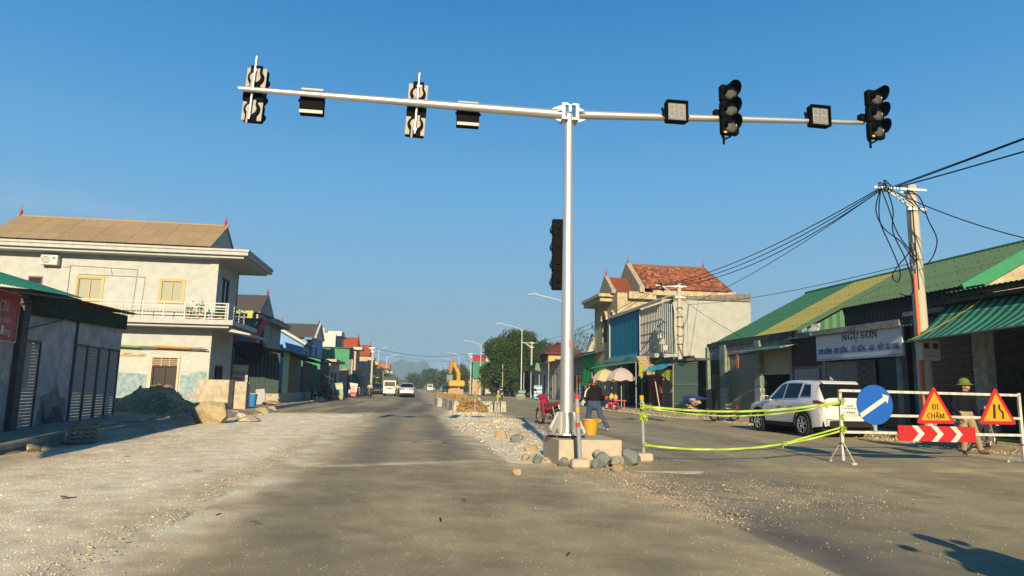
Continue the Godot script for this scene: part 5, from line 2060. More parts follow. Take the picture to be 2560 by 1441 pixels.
	part("eave_slab", b, mat(0.62,0.57,0.47,0.8, "grime",0.6))
	block_house("tiled_house", "farther house with red tile gable and cream balconies",-12.0,-7.6,-116.0,7.0,6.1, mat(0.50,0.40,0.30,0.9, "grime",0.5),1, [[1.0,3.5,1.3,1.6], [4.0,3.5,1.3,1.6]], [])
	gable_x(-12.2,-7.4,-116.0,6.0,6.3,8.2, tile, grey,0.4, true)
	b = mb()
	b.bb(v3(-7.6,5.5,-120.0), v3(-6.6,6.0,-115.5))
	b.bb(v3(-7.6,2.7,-121.0), v3(-6.4,3.0,-114.5))
	part("balcony", b, mat(0.66,0.54,0.36,0.8, "grime",0.6))
	thing("green_shed", "narrow bright green corrugated stall by the white signboard", "shed", v3(-7.8,0,-92))
	wavy_wall("front_sheeting", v3(-8.6,0.1,-90.0), EX,1.35,3.0, green,2.9)
	wavy_wall("side_sheeting", v3(-7.25,0.1,-90.05),-EZ,4.0,2.9, dkgreen)
	b = mb()
	b.bb(v3(-8.8,3.1,-94.4), v3(-6.3,3.2,-89.6))
	b.bb(v3(-8.2,2.7,-89.62), v3(-6.4,3.08,-89.56))
	part("roof", b, mat(0.28,0.30,0.2,0.8, "grime",1.0))
	block_house("low_shop", "shuttered low shop right after the narrow green stall",-11.0,-7.3,-95.0,14.0,3.3, mat(0.30,0.28,0.25,0.9, "dirty",0.5),1, [[0.6,0.2,2.4,2.5], [4.0,0.2,2.4,2.5], [8.0,0.2,2.4,2.5]], [], "", "shop")
	block_house("balcony_house", "house with jutting cream balcony beside the left utility pole",-11.5,-7.0,-124.0,8.0,5.6, mat(0.46,0.42,0.36,0.9, "dirty",0.5),1, [[1.0,0.2,2.2,2.4], [1.0,3.3,1.4,1.8], [4.5,3.3,1.4,1.8]], [[2.8,3.4,1.2,1.6]])
	b = mb()
	b.bb(v3(-8.0,4.7,-126.0), v3(-6.2,5.5,-122.8))
	b.bb(v3(-7.2,2.7,-130.0), v3(-6.0,3.0,-122.8))
	part("balcony", b, mat(0.68,0.48,0.22,0.8, "grime",0.6))
	block_house("red_top_building", "far building with orange red top storey past the palms",-11.5,-7.6,-215.0,9.0,6.3, mat(0.52,0.48,0.42,0.9, "grime",0.3),1, [[1.0,0.2,2.4,2.6], [1.0,3.5,1.4,1.6]], [[0.8,3.6,0.9,1.6], [2.4,3.6,0.9,1.6]], "", "building")
	b = mb()
	b.bb(v3(-12.0,6.3,-224.0), v3(-7.3,8.0,-214.6))
	part("top_storey", b, mat(0.48,0.15,0.06,0.8, "dirty",0.3))
	for k in 5:
		var z := -236.0 - k * 26.0
		block_house("far_house", ["pale far house first beyond the red topped building", "second small pale house far along the left side", "third far house of the left row near the road's end", "fourth tiny house of the left row near the vanishing point", "last house of the left row, barely visible"][k],-13.0,-8.6, z,10.0,4.5 + 1.5 * ((k * 7) % 3), mat(0.5,0.47,0.40,0.9, "grime",0.3),1, [[1.0,0.2,2.4,2.6]], [[1.5,2.6,1.2,1.4]], "far houses of the left row")
	# signs, bikes and goods on the left kerb
	var sb := [[-6.45,-62.0,0.72,1.45,0.12, "upright green and cream signboard on the left kerb"], [-6.35,-75.0,0.85,1.5,-0.12, "white signboard with red lettering tilted on the left kerb"]]
	for k in 2:
		var e: Array = sb[k]
		thing("standing_sign", e[5], "sign", v3(e[0],0, e[1]), "signboards standing on the left kerb")
		var tl := Basis(EZ, e[4])
		b = mb()
		b.box(v3(e[0], e[3] * 0.5 + 0.1, e[1]), v3(e[2], e[3] * 0.9,0.06), tl)
		part("board", b, [mat(0.16,0.30,0.26,0.6, "grime",1.0), mat(0.70,0.68,0.64,0.6, "grime",1.0)][k])
		b = mb()
		if k == 0:
			b.box(v3(e[0],1.12, e[1] + 0.035), v3(0.68,0.42,0.01), tl)
			b.box(v3(e[0],0.55, e[1] + 0.035), v3(0.5,0.07,0.01), tl)
			part("cream_field", b, mt(0.62,0.52,0.34,0.6))
		else:
			b.box(v3(e[0] + 0.02,0.42, e[1] + 0.035), v3(0.72,0.42,0.01), tl)
			for q in 3:
				b.box(v3(e[0],0.8 + q * 0.18, e[1] + 0.035), v3(0.6 - 0.08 * q,0.07,0.01), tl)
			part("red_print", b, mt(0.62,0.08,0.05,0.6))
		b = mb()
		for s in [-1.0,1.0]:
			b.tube([v3(e[0] + s * e[2] * 0.4,0, e[1] + 0.2), v3(e[0] + s * e[2] * 0.35,0.6, e[1] - 0.04)],0.02,5)
		part("leg", b, mt(0.1,0.1,0.1,0.6))
	var tubs := [[-7.1,-52.0,0.22,0.34,0, "white bucket on the kerb before the dark green shed's end"], [-6.85,-53.0,0.2,0.32,0, "second pale bucket right of the white one on the kerb"], [-6.6,-58.0,0.36,0.3,1, "red plastic basin on the left kerb by the green lean-to"], [-6.1,-60.5,0.24,0.36,2, "yellow white bucket on the kerb by the green signboard"]]
	for e in tubs:
		org = v3(e[0],0.05, e[1])
		b = mb()
		b.lathe([w2(0,0.01), w2(e[2] * 0.75,0), w2(e[2], e[3]), w2(e[2] * 1.06, e[3]), w2(e[2] * 0.92, e[3] - 0.02), w2(e[2] * 0.7,0.06), w2(0,0.06)],14, Transform3D(Basis(), org))
		solo("bucket", b, [mat(0.6,0.6,0.58,0.6, "grime",1.0), mt(0.55,0.05,0.03,0.5), mat(0.62,0.48,0.2,0.6, "grime",1.0)][e[4]], e[5], "bucket", "buckets and basins on the left kerb")
	# plants by the kerb and palms farther on
	leafy("shrub", "dark potted shrub by the kerb under the green lean-to", "shrub", v3(-7.0,0,-57.0),0.7,1.5,220, Color(0.05,0.09,0.02),0.2)
	palm("palm_tree", "nearer palm tree beyond the balconied houses on the left", v3(-6.55,0,-150.0),5.0)
	palm("palm_tree", "farther palm tree behind the first on the left side", v3(-6.0,0,-165.0),4.2)
	tree("street_tree", "leafy tree round the palms on the left side of the road", v3(-7.4,0,-156.0),5.6,2.2,1500, Color(0.05,0.085,0.02),81,0.4)
	tree("street_tree", "small green tree right of the palms nearest the road", v3(-5.9,0,-172.0),4.4,1.7,900, Color(0.065,0.105,0.025),82,0.4)
	for k in 3:
		tree("far_tree", ["pale round tree far down the left side of the road", "dark tree past the far left houses", "last tree at the far end of the left side"][k], v3(-14.0 - k * 3.0,0,-250.0 - k * 60.0),6.5,4.0,700, Color(0.05,0.085,0.025),90 + k,0.8)

func leafy(called: String, label: String, category: String, at: Vector3, r: float, h: float, n: int, c: Color, s: float):
	thing(called, label, category, at)
	var b := mb()
	b.tube([at, at + v3(0.03, h * 0.6,0)],0.05,6,0.02)
	part("stem", b, mt(0.10,0.07,0.04,0.9))
	var xf := []
	var cs := []
	for k in n:
		var d := v3(rng.randfn(), rng.randfn(), rng.randfn()).normalized() * pow(rng.randf(),0.4)
		xf.append(Transform3D(rbasis().scaled(Vector3.ONE * s * rng.randf_range(0.6,1.3)), v3(d.x * r, h * 0.55 + d.y * h * 0.45, d.z * r)))
		cs.append(c * rng.randf_range(0.6,1.5))
	inst("foliage", leaf_mesh(), leaf_mat(), xf, cs, cur)

func leaf_mat() -> StandardMaterial3D:
	if not mats.has("leaf"):
		var m := vcol("leaf",0.8)
		m.metallic_specular = 0.2
		m.backlight_enabled = true
		m.backlight = Color(0.25,0.35,0.08)
		m.cull_mode = BaseMaterial3D.CULL_DISABLED
	return mats["leaf"]

func leaf_mesh() -> ArrayMesh:
	# a spray of six pointed leaves about a unit across
	if not mats.has("leaf_mesh"):
		var r := RandomNumberGenerator.new()
		r.seed = 12
		var b := Mb.new()
		for k in 6:
			var p := v3(r.randf_range(-0.4,0.4), r.randf_range(-0.3,0.3), r.randf_range(-0.4,0.4))
			var q := Basis.from_euler(v3(r.randf_range(-0.9,0.9), r.randf_range(0, TAU), r.randf_range(-0.9,0.9)))
			var t := p + q.x * 0.5
			var m := p + q.x * 0.22 - q.y * 0.04
			b.tri(p, m + q.z * 0.13, t)
			b.tri(p, t, m - q.z * 0.13)
		mats["leaf_mesh"] = b.mesh()
	return mats["leaf_mesh"]

func tree(called: String, label: String, at: Vector3, h: float, r: float, n: int, c: Color, sd: int, leaf := 0.5, low := 0.3) -> Node3D:
	var g := RandomNumberGenerator.new()
	g.seed = sd
	var t := thing(called, label, "tree", at, "")
	var b := mb()
	var fork := at + v3(g.randf_range(-0.2,0.2), h * low, g.randf_range(-0.2,0.2))
	b.tube(curve([at - EY * 0.1, at.lerp(fork,0.5) + v3(0.1,0,0), fork],4),0.045 * r + 0.08,8,0.03 * r + 0.05)
	var lobes := []
	for k in 9:
		var a := TAU * k / 9.0 * 2.0 + g.randf_range(-0.4,0.4)
		var rr := r * g.randf_range(0.25,0.72)
		var p := at + v3(cos(a) * rr, h * lerpf(low + 0.1,0.86, float(k) / 8.0) * g.randf_range(0.9,1.05), sin(a) * rr)
		p.y = minf(p.y, h * 0.86)
		lobes.append([p, r * g.randf_range(0.33,0.52)])
		b.tube(curve([fork, fork.lerp(p,0.5) + v3(0,0.1 * r,0), p],3),0.02 * r + 0.03,6,0.015)
	part("trunk", b, mat(0.13,0.10,0.07,0.9, "dirty",1.0))
	var xf := []
	var cs := []
	for k in n:
		var l: Array = lobes[g.randi() % lobes.size()]
		var d := v3(g.randfn(), g.randfn() * 0.8, g.randfn()).normalized() * (1.0 - 0.55 * pow(g.randf(),2.2)) * (1.0 + 0.16 * sin(k * 0.7))
		var p: Vector3 = l[0] + d * l[1] - at
		if p.y < h * low * 0.55:
			continue
		var e := Basis.from_euler(v3(g.randf_range(-0.8,0.8), g.randf_range(0, TAU), g.randf_range(-0.8,0.8)))
		xf.append(Transform3D(e.scaled(Vector3.ONE * leaf * g.randf_range(0.7,1.5)), p))
		var w := g.randf_range(0.6,1.35)
		cs.append(Color(c.r * w * g.randf_range(0.85,1.35), c.g * w, c.b * w))
	inst("crown", leaf_mesh(), leaf_mat(), xf, cs, t)
	return t

func palm(called: String, label: String, at: Vector3, h: float):
	thing(called, label, "palm", at, "palms on the left side")
	var b := mb()
	b.tube(curve([at, at + v3(0.1, h * 0.5,0), at + v3(0.0, h,0)],5),0.16,8,0.10)
	part("trunk", b, mat(0.24,0.20,0.15,0.9, "dirty",1.0))
	for k in 13:
		var a := TAU * k / 13.0
		var up := 0.9 - 0.5 * (k % 3)
		b = mb()
		var d := v3(cos(a),0, sin(a))
		var s := d.cross(EY)
		var pts := []
		for i in 8:
			var q := i / 7.0
			pts.append(at + EY * h + d * (1.9 * q) + EY * (up * q - 1.5 * q * q))
		for i in 7:
			var w0 := 0.42 * sin(PI * (0.15 + 0.8 * i / 7.0))
			for e in [-1.0,1.0]:
				for j in 3:
					var p: Vector3 = pts[i].lerp(pts[i + 1], j / 3.0)
					b.tri(p, p + d * 0.12, p + s * e * w0 + d * 0.18 - EY * 0.16 * w0 * 3.0)
		part("frond", b, mt(0.06,0.11,0.025,0.5))

func right_near():
	rng.seed = 61
	var black := mat(0.016,0.018,0.018,0.7, "rust",0.7)
	var greens := [mat(0.028,0.115,0.052,0.6, "grime",0.4), mat(0.03,0.122,0.055,0.5, "grime",0.3)]
	var greenw := [mat(0.085,0.145,0.058,0.55, "grime",0.4), mat(0.09,0.152,0.062,0.55, "grime",0.3)]
	var yel := [mat(0.265,0.245,0.052,0.5, "grime",0.4)]
	var pil := mat(0.17,0.225,0.175,0.9, "dirty",0.5)
	var u := -EZ
	var out := -EX
	# ---- long shop with the green roof
	thing("green_roof_shop", "long shop row under a green sheet roof with one yellow strip", "shop", v3(17.5,0.1,-28))
	var b := mb()
	b.wall(v3(16.0,0.08,-20.6), u,15.0,3.72,0.22, [[0.25,0.05,4.2,2.5], [6.6,0.05,9.25,3.0], [9.85,0.05,12.6,3.1], [13.3,0.05,14.9,2.9]], out)
	b.bb(v3(16.25,0.08,-35.6), v3(22.0,3.6,-35.4))
	b.bb(v3(21.8,0.08,-35.4), v3(22.0,6.5,-20.9))
	part("wall", b, mat(0.20,0.20,0.18,0.95, "dirty",0.5))
	b = mb()
	b.bb(v3(16.24,0.04,-35.4), v3(21.8,0.12,-20.9))
	part("shop_floor", b, mat(0.20,0.18,0.15,0.9, "dirty",0.6))
	b = mb()
	b.bb(v3(15.93,3.62,-35.6), v3(16.2,3.88,-27.0))
	b.bb(v3(16.2,3.7,-35.62), v3(16.4,3.97,-27.02))
	part("eave_beam", b, mat(0.06,0.06,0.055,0.9, "dirty",0.6))
	# gable end over the neighbour's roof
	b = mb()
	b.prism(pva([w2(18.6,4.0), w2(25.5,4.0), w2(25.5,5.2), w2(22.0,6.75), w2(18.6,4.95)]),0.22, Transform3D(Basis(), v3(0,0,-20.6)))
	part("gable_wall", b, mat(0.50,0.41,0.28,0.95, "dirty",0.28))
	var R := v3(22.0,6.92,-35.6)
	var dn := v3(-5.8,-3.05,0).normalized()
	var full := 6.56
	var k0 := 7.9
	# far part of the slope runs down to the street; nearer sheets stop at the clerestory
	for k in 14:
		var ms := greens if k < 4 else (yel if k < 7 else greenw)
		var z := -35.6 + k * 1.08
		var ln := full if k < 8 else 4.07
		var nseg := 2
		for j in nseg:
			var mk := "roofsheet%.2f" % ln
			if not mats.has(mk):
				mats[mk] = sheet_mesh(1.10, ln / nseg + 0.1,5,0.018)
			var up := -dn.cross(EZ).normalized()
			if up.y < 0: up = -up
			# across runs along the road; keep a right-handed frame
			place("roof_sheet", mats[mk], ms[rng.randi() % ms.size()], Transform3D(Basis(EZ, up, dn), v3(R.x, R.y, z) - org + dn * (ln / nseg * j) + up * (0.004 * (k % 2) + 0.012 * (nseg - j))))
	b = mb()
	for k in 14:
		for j in 4:
			var f := 0.12 + 0.25 * j
			var ln := full if k < 8 else 4.07
			for q in 3:
				b.box(v3(R.x, R.y + 0.05,-35.45 + k * 1.08 + q * 0.33) + dn * ln * f, v3(0.05,0.03,0.035))
	tag(part("roof_screws", b, mt(0.06,0.08,0.05,0.6)), "", "", "", "stuff")
	b = mb()
	b.tube([v3(22.0,6.98,-35.7), v3(22.0,6.95,-20.2)],0.07,6)
	part("ridge_cap", b, greens[0])
	b = mb()
	b.quad(v3(22.0,6.96,-35.6), v3(22.0,6.93,-20.4), v3(27.0,4.4,-20.4), v3(27.0,4.4,-35.6), v3(1,1,0))
	part("rear_slope", b, greens[0])
	b = mb()
	var d2 := v3(4.2,-2.2,0)
	b.bb(v3(0,0,0) + v3(18.0,0,0), v3(18.0,0,0))
	b.box(v3(20.2,5.82,-20.42), v3(4.1,0.42,0.06), Basis(EZ,0.484))
	b.box(v3(23.8,5.9,-20.42), v3(4.1,0.42,0.06), Basis(EZ,-0.5))
	part("bargeboard", b, mat(0.03,0.20,0.085,0.5, "grime",0.5))
	# clerestory of black sheets, its green cheek, the lean-to below it
	wavy_wall("clerestory", v3(18.42,3.5,-19.6),-EZ,7.4,1.45, black,1.50,0.16)
	b = mb()
	var pts := [v3(16.35,3.62,-27.05), v3(18.42,3.62,-27.05), v3(18.42,5.0,-27.05), v3(16.35,3.86,-27.05)]
	for k in 11:
		var x0 := lerpf(16.35,18.42, k / 11.0)
		var x1 := lerpf(16.35,18.42, (k + 1) / 11.0)
		var y0 := lerpf(3.84,4.96, k / 11.0)
		var y1 := lerpf(3.84,4.96, (k + 1) / 11.0)
		var o := 0.025 * (k % 2)
		b.quad(v3(x0,3.60,-27.05 + o), v3(x1,3.60,-27.02 - o), v3(x1, y1,-27.02 - o), v3(x0, y0,-27.05 + o), EZ)
	part("roof_cheek", b, greens[1])
	b = mb()
	b.wavy(v3(18.45,3.78,-27.2), v3(18.45,3.74,-19.4), v3(15.6,3.50,-19.4), v3(15.6,3.55,-27.2),46,0.022)
	part("lean_to_roof", b, mat(0.10,0.10,0.095,0.6, "rust",0.8))
	# white floodlight panel on the lean-to
	b = mb()
	b.box(v3(16.1,3.86,-25.6), v3(0.06,0.5,0.42), Basis.from_euler(v3(0.0,0.25,-0.25)),0.015)
	part("flood_lamp_panel", b, mat(0.70,0.69,0.64,0.5, "grime",1.0))
	# pillars between the bays
	for k in [[-33.62,0.62], [-30.0,0.5], [-27.1,0.18], [-35.55,0.25]]:
		b = mb()
		b.box(v3(15.97,2.6, k[0]), v3(0.22,2.2, k[1]), Basis(),0.01)
		var p := part("pillar", b, pil)
		b = mb()
		b.box(v3(15.965,0.8, k[0]), v3(0.24,1.4, k[1] + 0.02), Basis(),0.01)
		part("pillar_foot", b, mat(0.34,0.36,0.34,0.9, "dirty",0.8), p)
	# bays: green gate with roller shutter, full roller shutter, half open shutter
	var sh := mat(0.20,0.165,0.105,0.6, "grime",1.2)
	var shd := mat(0.12,0.105,0.075,0.6, "grime",1.2)
	b = mb()
	b.bb(v3(16.06,2.25,-35.45), v3(16.1,2.98,-33.9))
	part("green_panel", b, mat(0.025,0.075,0.05,0.7, "streak",0.8))
	slats("shutter_slat", v3(16.09,0.13,-33.95), u, out,1.5,2.12,26, shd, cur)
	slats("shutter_slat", v3(16.09,0.13,-30.5), u, out,2.7,3.0,32, sh, cur)
	slats("shutter_slat", v3(16.09,2.1,-27.25), u, out,2.6,1.0,11, mat(0.33,0.29,0.18,0.6, "grime",1.2), cur)
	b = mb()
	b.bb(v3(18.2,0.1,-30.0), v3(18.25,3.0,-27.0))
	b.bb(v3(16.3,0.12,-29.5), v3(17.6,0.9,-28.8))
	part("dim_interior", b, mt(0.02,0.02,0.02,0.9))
	# brown sheet over the bay beside the sign, grey boards beneath it
	b = mb()
	b.box(v3(15.90,2.98,-26.05), v3(0.06,1.15,2.0), Basis(),0.01)
	part("brown_panel", b, mat(0.038,0.026,0.022,0.8, "rust",0.8))
	b = mb()
	for k in 9:
		b.box(v3(15.92,1.38 + k * 0.105,-26.0), v3(0.04,0.098,1.75))
	part("grey_board", b, mat(0.25,0.245,0.22,0.9, "dirty",1.2))
	b = mb()
	b.box(v3(15.94,0.75,-26.0), v3(0.04,1.2,1.8))
	part("lower_board", b, mat(0.10,0.10,0.095,0.9, "dirty",1.0))
	# small green awning over the shutters with its hanging rusty plate
	b = mb()
	b.wavy(v3(16.0,3.42,-26.6), v3(16.0,3.42,-30.6), v3(15.05,3.17,-30.4), v3(15.05,3.17,-26.5),20,0.016)
	var aw := part("small_awning", b, greens[0])
	b = mb()
	b.tube([v3(15.03,3.16,-26.4), v3(15.03,3.16,-30.5)],0.03)
	b.tube([v3(15.04,3.16,-26.5), v3(16.0,3.36,-26.55)],0.025)
	part("awning_tube", b, mat(0.34,0.36,0.32,0.5, "grime",1.0), aw)
	b = mb()
	b.box(v3(15.05,2.75,-30.3), v3(0.03,0.7,0.2))
	part("rusty_plate", b, mat(0.36,0.17,0.08,0.8, "rust",1.0), aw)
	# folding grille below the sign
	b = mb()
	for k in 34:
		b.bb(v3(16.02,0.14,-24.75 + k * 0.083), v3(16.06,2.5,-24.725 + k * 0.083))
	for y in [0.9,1.7]:
		b.bb(v3(16.03, y,-24.75), v3(16.05, y + 0.04,-21.95))
	tag(part("grille_bars", b, mat(0.30,0.285,0.24,0.6, "grime",1.0)), "", "", "", "stuff")
	b = mb()
	for k in 26:
		for j in 9:
			var z := -22.9 + k * 0.036
			b.box(v3(16.0 + 0.02 * (k % 2),0.35 + j * 0.25, z), v3(0.012,0.27,0.016), Basis(EX,0.35 if (k + j) % 2 else -0.35))
	tag(part("folded_grille", b, mat(0.10,0.085,0.08,0.6, "rust",1.0)), "", "", "", "stuff")
	b = mb()
	b.bb(v3(16.12,0.13,-21.9), v3(16.16,2.6,-20.75))
	part("dark_glass_door", b, glass(0.016,0.022,0.024,0.2))
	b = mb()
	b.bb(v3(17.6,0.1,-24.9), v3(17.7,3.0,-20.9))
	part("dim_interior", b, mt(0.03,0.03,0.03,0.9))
	# shop sign
	thing("shop_sign", "white shop signboard reading NGỤ SƠN above the folding grille", "sign", v3(15.8,2.55,-22.6))
	b = mb()
	b.box(v3(15.80,3.05,-22.6), v3(0.08,1.0,4.82), Basis(EX,0.0),0.006)
	part("board", b, mat(0.80,0.80,0.80,0.5, "fine",0.5))
	b = mb()
	b.box(v3(15.752,2.80,-22.6), v3(0.006,0.018,4.7))
	b.box(v3(15.752,2.60,-22.6), v3(0.004,0.06,4.7))
	part("blue_line", b, mt(0.25,0.40,0.55,0.6))
	var ft := -PI / 2
	letters("lettering", "NGỤ SƠN", v3(15.75,3.36,-22.35),0.24, mt(0.03,0.03,0.03,0.6), ft, null, "Droid Serif", true,1.25)
	letters("lettering", "CON GIỐNG - HẠT GIỐNG - CÂY GIỐNG - GẠO - NẾP CÁC LOẠI", v3(15.75,2.90,-22.6),0.185, mt(0.025,0.055,0.20,0.6), ft, null, "Droid Sans", true,0.60)
	# ---- nearest shop with the striped awning
	thing("awning_shop", "dark open fronted shop behind the striped green awning", "shop", v3(18,0.1,-15))
	b = mb()
	b.bb(v3(16.0,3.85,-20.4), v3(22.0,4.0,-4.0))
	b.bb(v3(21.8,0.1,-20.4), v3(22.0,3.85,-4.0))
	b.bb(v3(16.3,0.1,-20.45), v3(21.8,3.85,-20.25))
	part("shell", b, mat(0.15,0.15,0.14,0.95, "dirty",0.5))
	b = mb()
	b.bb(v3(16.2,0.03,-20.25), v3(21.8,0.14,-4.0))
	part("shop_floor", b, mat(0.16,0.15,0.13,0.9, "dirty",0.5))
	var bk := mat(0.16,0.10,0.07,0.95, "dirty",1.5)
	var br := Mb.new()
	br.box(Vector3.ZERO, v3(0.12,0.062,0.20), Basis(),0.006)
	var brm := br.mesh()
	b = mb()
	b.bb(v3(16.32,0.14,-19.6), v3(16.42,3.5,-17.95))
	var bw := part("brick_wall", b, mat(0.11,0.085,0.065,0.95, "dirty",1.0))
	for j in 36:
		for k in 8:
			var z := -19.50 + k * 0.208 + (0.1 if j % 2 else 0.0)
			if z > -18.0: continue
			place("brick", brm, [bk, mat(0.19,0.12,0.08,0.95, "dirty",1.5), mat(0.13,0.10,0.08,0.95, "dirty",1.5)][(j * 7 + k * 3) % 3], Transform3D(Basis(), v3(16.325 + 0.008 * sin(j * 3.1 + k * 1.7),0.9 + j * 0.072, z) - org), bw)
	b = mb()
	b.box(v3(15.98,1.95,-17.25), v3(0.32,3.7,0.46), Basis(),0.015)
	part("pillar", b, mat(0.25,0.25,0.22,0.9, "dirty",0.6))
	b = mb()
	b.box(v3(16.6,1.95,-19.9), v3(0.3,3.7,0.5), Basis(),0.015)
	b.bb(v3(16.5,0.14,-17.9), v3(16.56,3.6,-17.5))
	part("grey_door", b, mat(0.20,0.215,0.215,0.8, "grime",0.6))
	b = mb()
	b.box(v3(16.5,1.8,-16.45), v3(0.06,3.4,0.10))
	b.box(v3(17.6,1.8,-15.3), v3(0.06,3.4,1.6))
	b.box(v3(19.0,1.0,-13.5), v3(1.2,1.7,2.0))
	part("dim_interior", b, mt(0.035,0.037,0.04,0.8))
	# dark canopy above, a cream ledge
	b = mb()
	b.wavy(v3(16.6,4.32,-18.8), v3(16.6,4.3,-4.0), v3(15.5,4.12,-4.0), v3(15.5,4.14,-18.8),80,0.016)
	b.bb(v3(15.52,3.98,-18.6), v3(16.1,4.09,-4.0))
	part("upper_canopy", b, black)
	b = mb()
	b.wavy(v3(18.6,4.72,-19.9), v3(18.6,4.7,-4.0), v3(15.6,4.30,-4.0), v3(15.6,4.32,-18.0),80,0.018)
	b.bb(v3(18.55,4.72,-20.2), v3(25.0,4.82,-19.8))
	part("lean_to_roof", b, mat(0.10,0.24,0.085,0.6, "grime",0.6))
	thing("striped_awning", "dark and light green striped awning sloping over the pavement", "awning", v3(15,3.4,-14))
	var a0 := v3(15.95,4.02,-18.35)
	var a1 := v3(15.95,3.95,-7.0)
	var c0 := v3(14.4,2.84,-18.25)
	var c1 := v3(14.2,3.2,-7.0)
	var n := 74
	for p in 2:
		b = mb()
		for k in n:
			if k % 2 != p: continue
			var t0 := float(k) / n
			var t1 := float(k + 1) / n
			var sg := 5
			for j in sg:
				var s0 := float(j) / sg
				var s1 := float(j + 1) / sg
				var f := func(t, s): return a0.lerp(a1, t).lerp(c0.lerp(c1, t), s) - EY * (0.10 * sin(PI * s) + 0.03 * sin(t * 37.0) * s)
				b.quad(f.call(t0, s0), f.call(t1, s0), f.call(t1, s1), f.call(t0, s1), v3(-0.6,1,0))
		part("dark_stripes" if p == 0 else "light_stripes", b, [mat(0.018,0.085,0.055,0.8, "fine",1.0), mat(0.07,0.30,0.20,0.8, "fine",1.0)][p])
	b = mb()
	b.tube([c0 - EZ * 0.08, c1],0.03)
	for z in [-18.2,-14.6,-11.0]:
		b.tube([v3(16.0,3.1, z), v3(14.4,2.9, z)],0.018)
	part("awning_bar", b, mt(0.05,0.09,0.08,0.5))
	b = mb()
	b.tube(sag(v3(14.45,2.92,-18.1), v3(16.0,4.3,-16.6),0.12,8),0.012,5)
	part("yellow_rope", b, mt(0.55,0.36,0.05,0.8))
	# turf mat
	org = v3(15.3,0.15,-15.0)
	b = mb()
	b.box(v3(16.2,0.19,-15.6), v3(2.2,0.05,3.4), Basis(EY,0.1))
	solo("turf_mat", b, mat(0.03,0.10,0.018,0.95, "fine",3.0), "green artificial turf mat on the pavement behind the barrier", "turf mat")
	var xf := []
	var cs := []
	var gb := Mb.new()
	gb.tri(v3(-0.5,0,0), v3(0.5,0,0), v3(0.1,1,0.3))
	for k in 5000:
		var s := rng.randf_range(0.02,0.045)
		xf.append(Transform3D(Basis(EY, rng.randf() * TAU).scaled(v3(s * 0.4, s, s)), v3(rng.randf_range(15.2,17.2),0.215, rng.randf_range(-17.0,-14.2))))
		cs.append(Color(0.035,0.13,0.02) * rng.randf_range(0.6,1.4))
	inst("turf_blades", gb.mesh(), vcol("turf",0.8), xf, cs)

func umbrella(label: String, at: Vector3, r: float, m: Material):
	thing("market_umbrella", label, "umbrella", at, "faded market umbrellas")
	var b := mb()
	var k := 8
	for i in k:
		var t0 := TAU * i / k
		var t1 := TAU * (i + 1) / k
		for j in 4:
			var s0 := j / 4.0
			var s1 := (j + 1) / 4.0
			var f := func(t, s): return at + v3(cos(t) * r * s,2.75 - 0.62 * s * s * (1.0 + 0.12 * s), sin(t) * r * s)
			b.quad(f.call(t0, s0), f.call(t1, s0), f.call(t1, s1), f.call(t0, s1), v3(cos(t0),1.2, sin(t0)))
		var e0 := at + v3(cos(t0) * r,2.056, sin(t0) * r)
		var e1 := at + v3(cos(t1) * r,2.056, sin(t1) * r)
		var em := (e0 + e1) * 0.5
		b.quad(e0, em, em - EY * 0.2, e0 - EY * 0.10, em - at)
		b.quad(em, e1, e1 - EY * 0.10, em - EY * 0.2, em - at)
	part("cloth", b, m)
	b = mb()
	b.tube([at, at + EY * 2.8],0.025)
	part("pole", b, mt(0.4,0.4,0.4,0.5))

func draped(called: String, label: String, cat: String, q: Array, m: Material, sagd: float, group := ""):
	# cloth held at four corners
	org = q[0]
	var b := mb()
	var k := 8
	var f := func(s, t):
		var p: Vector3 = q[0].lerp(q[1], s).lerp(q[3].lerp(q[2], s), t)
		return p - EY * sagd * sin(PI * s) * sin(PI * t) + v3(0.03,0,0.03) * sin(s * 17.0 + t * 5.0)
	for i in k:
		for j in k:
			b.quad(f.call(float(i) / k, float(j) / k), f.call(float(i + 1) / k, float(j) / k), f.call(float(i + 1) / k, float(j + 1) / k), f.call(float(i) / k, float(j + 1) / k))
	solo(called, b, m, label, cat, group)

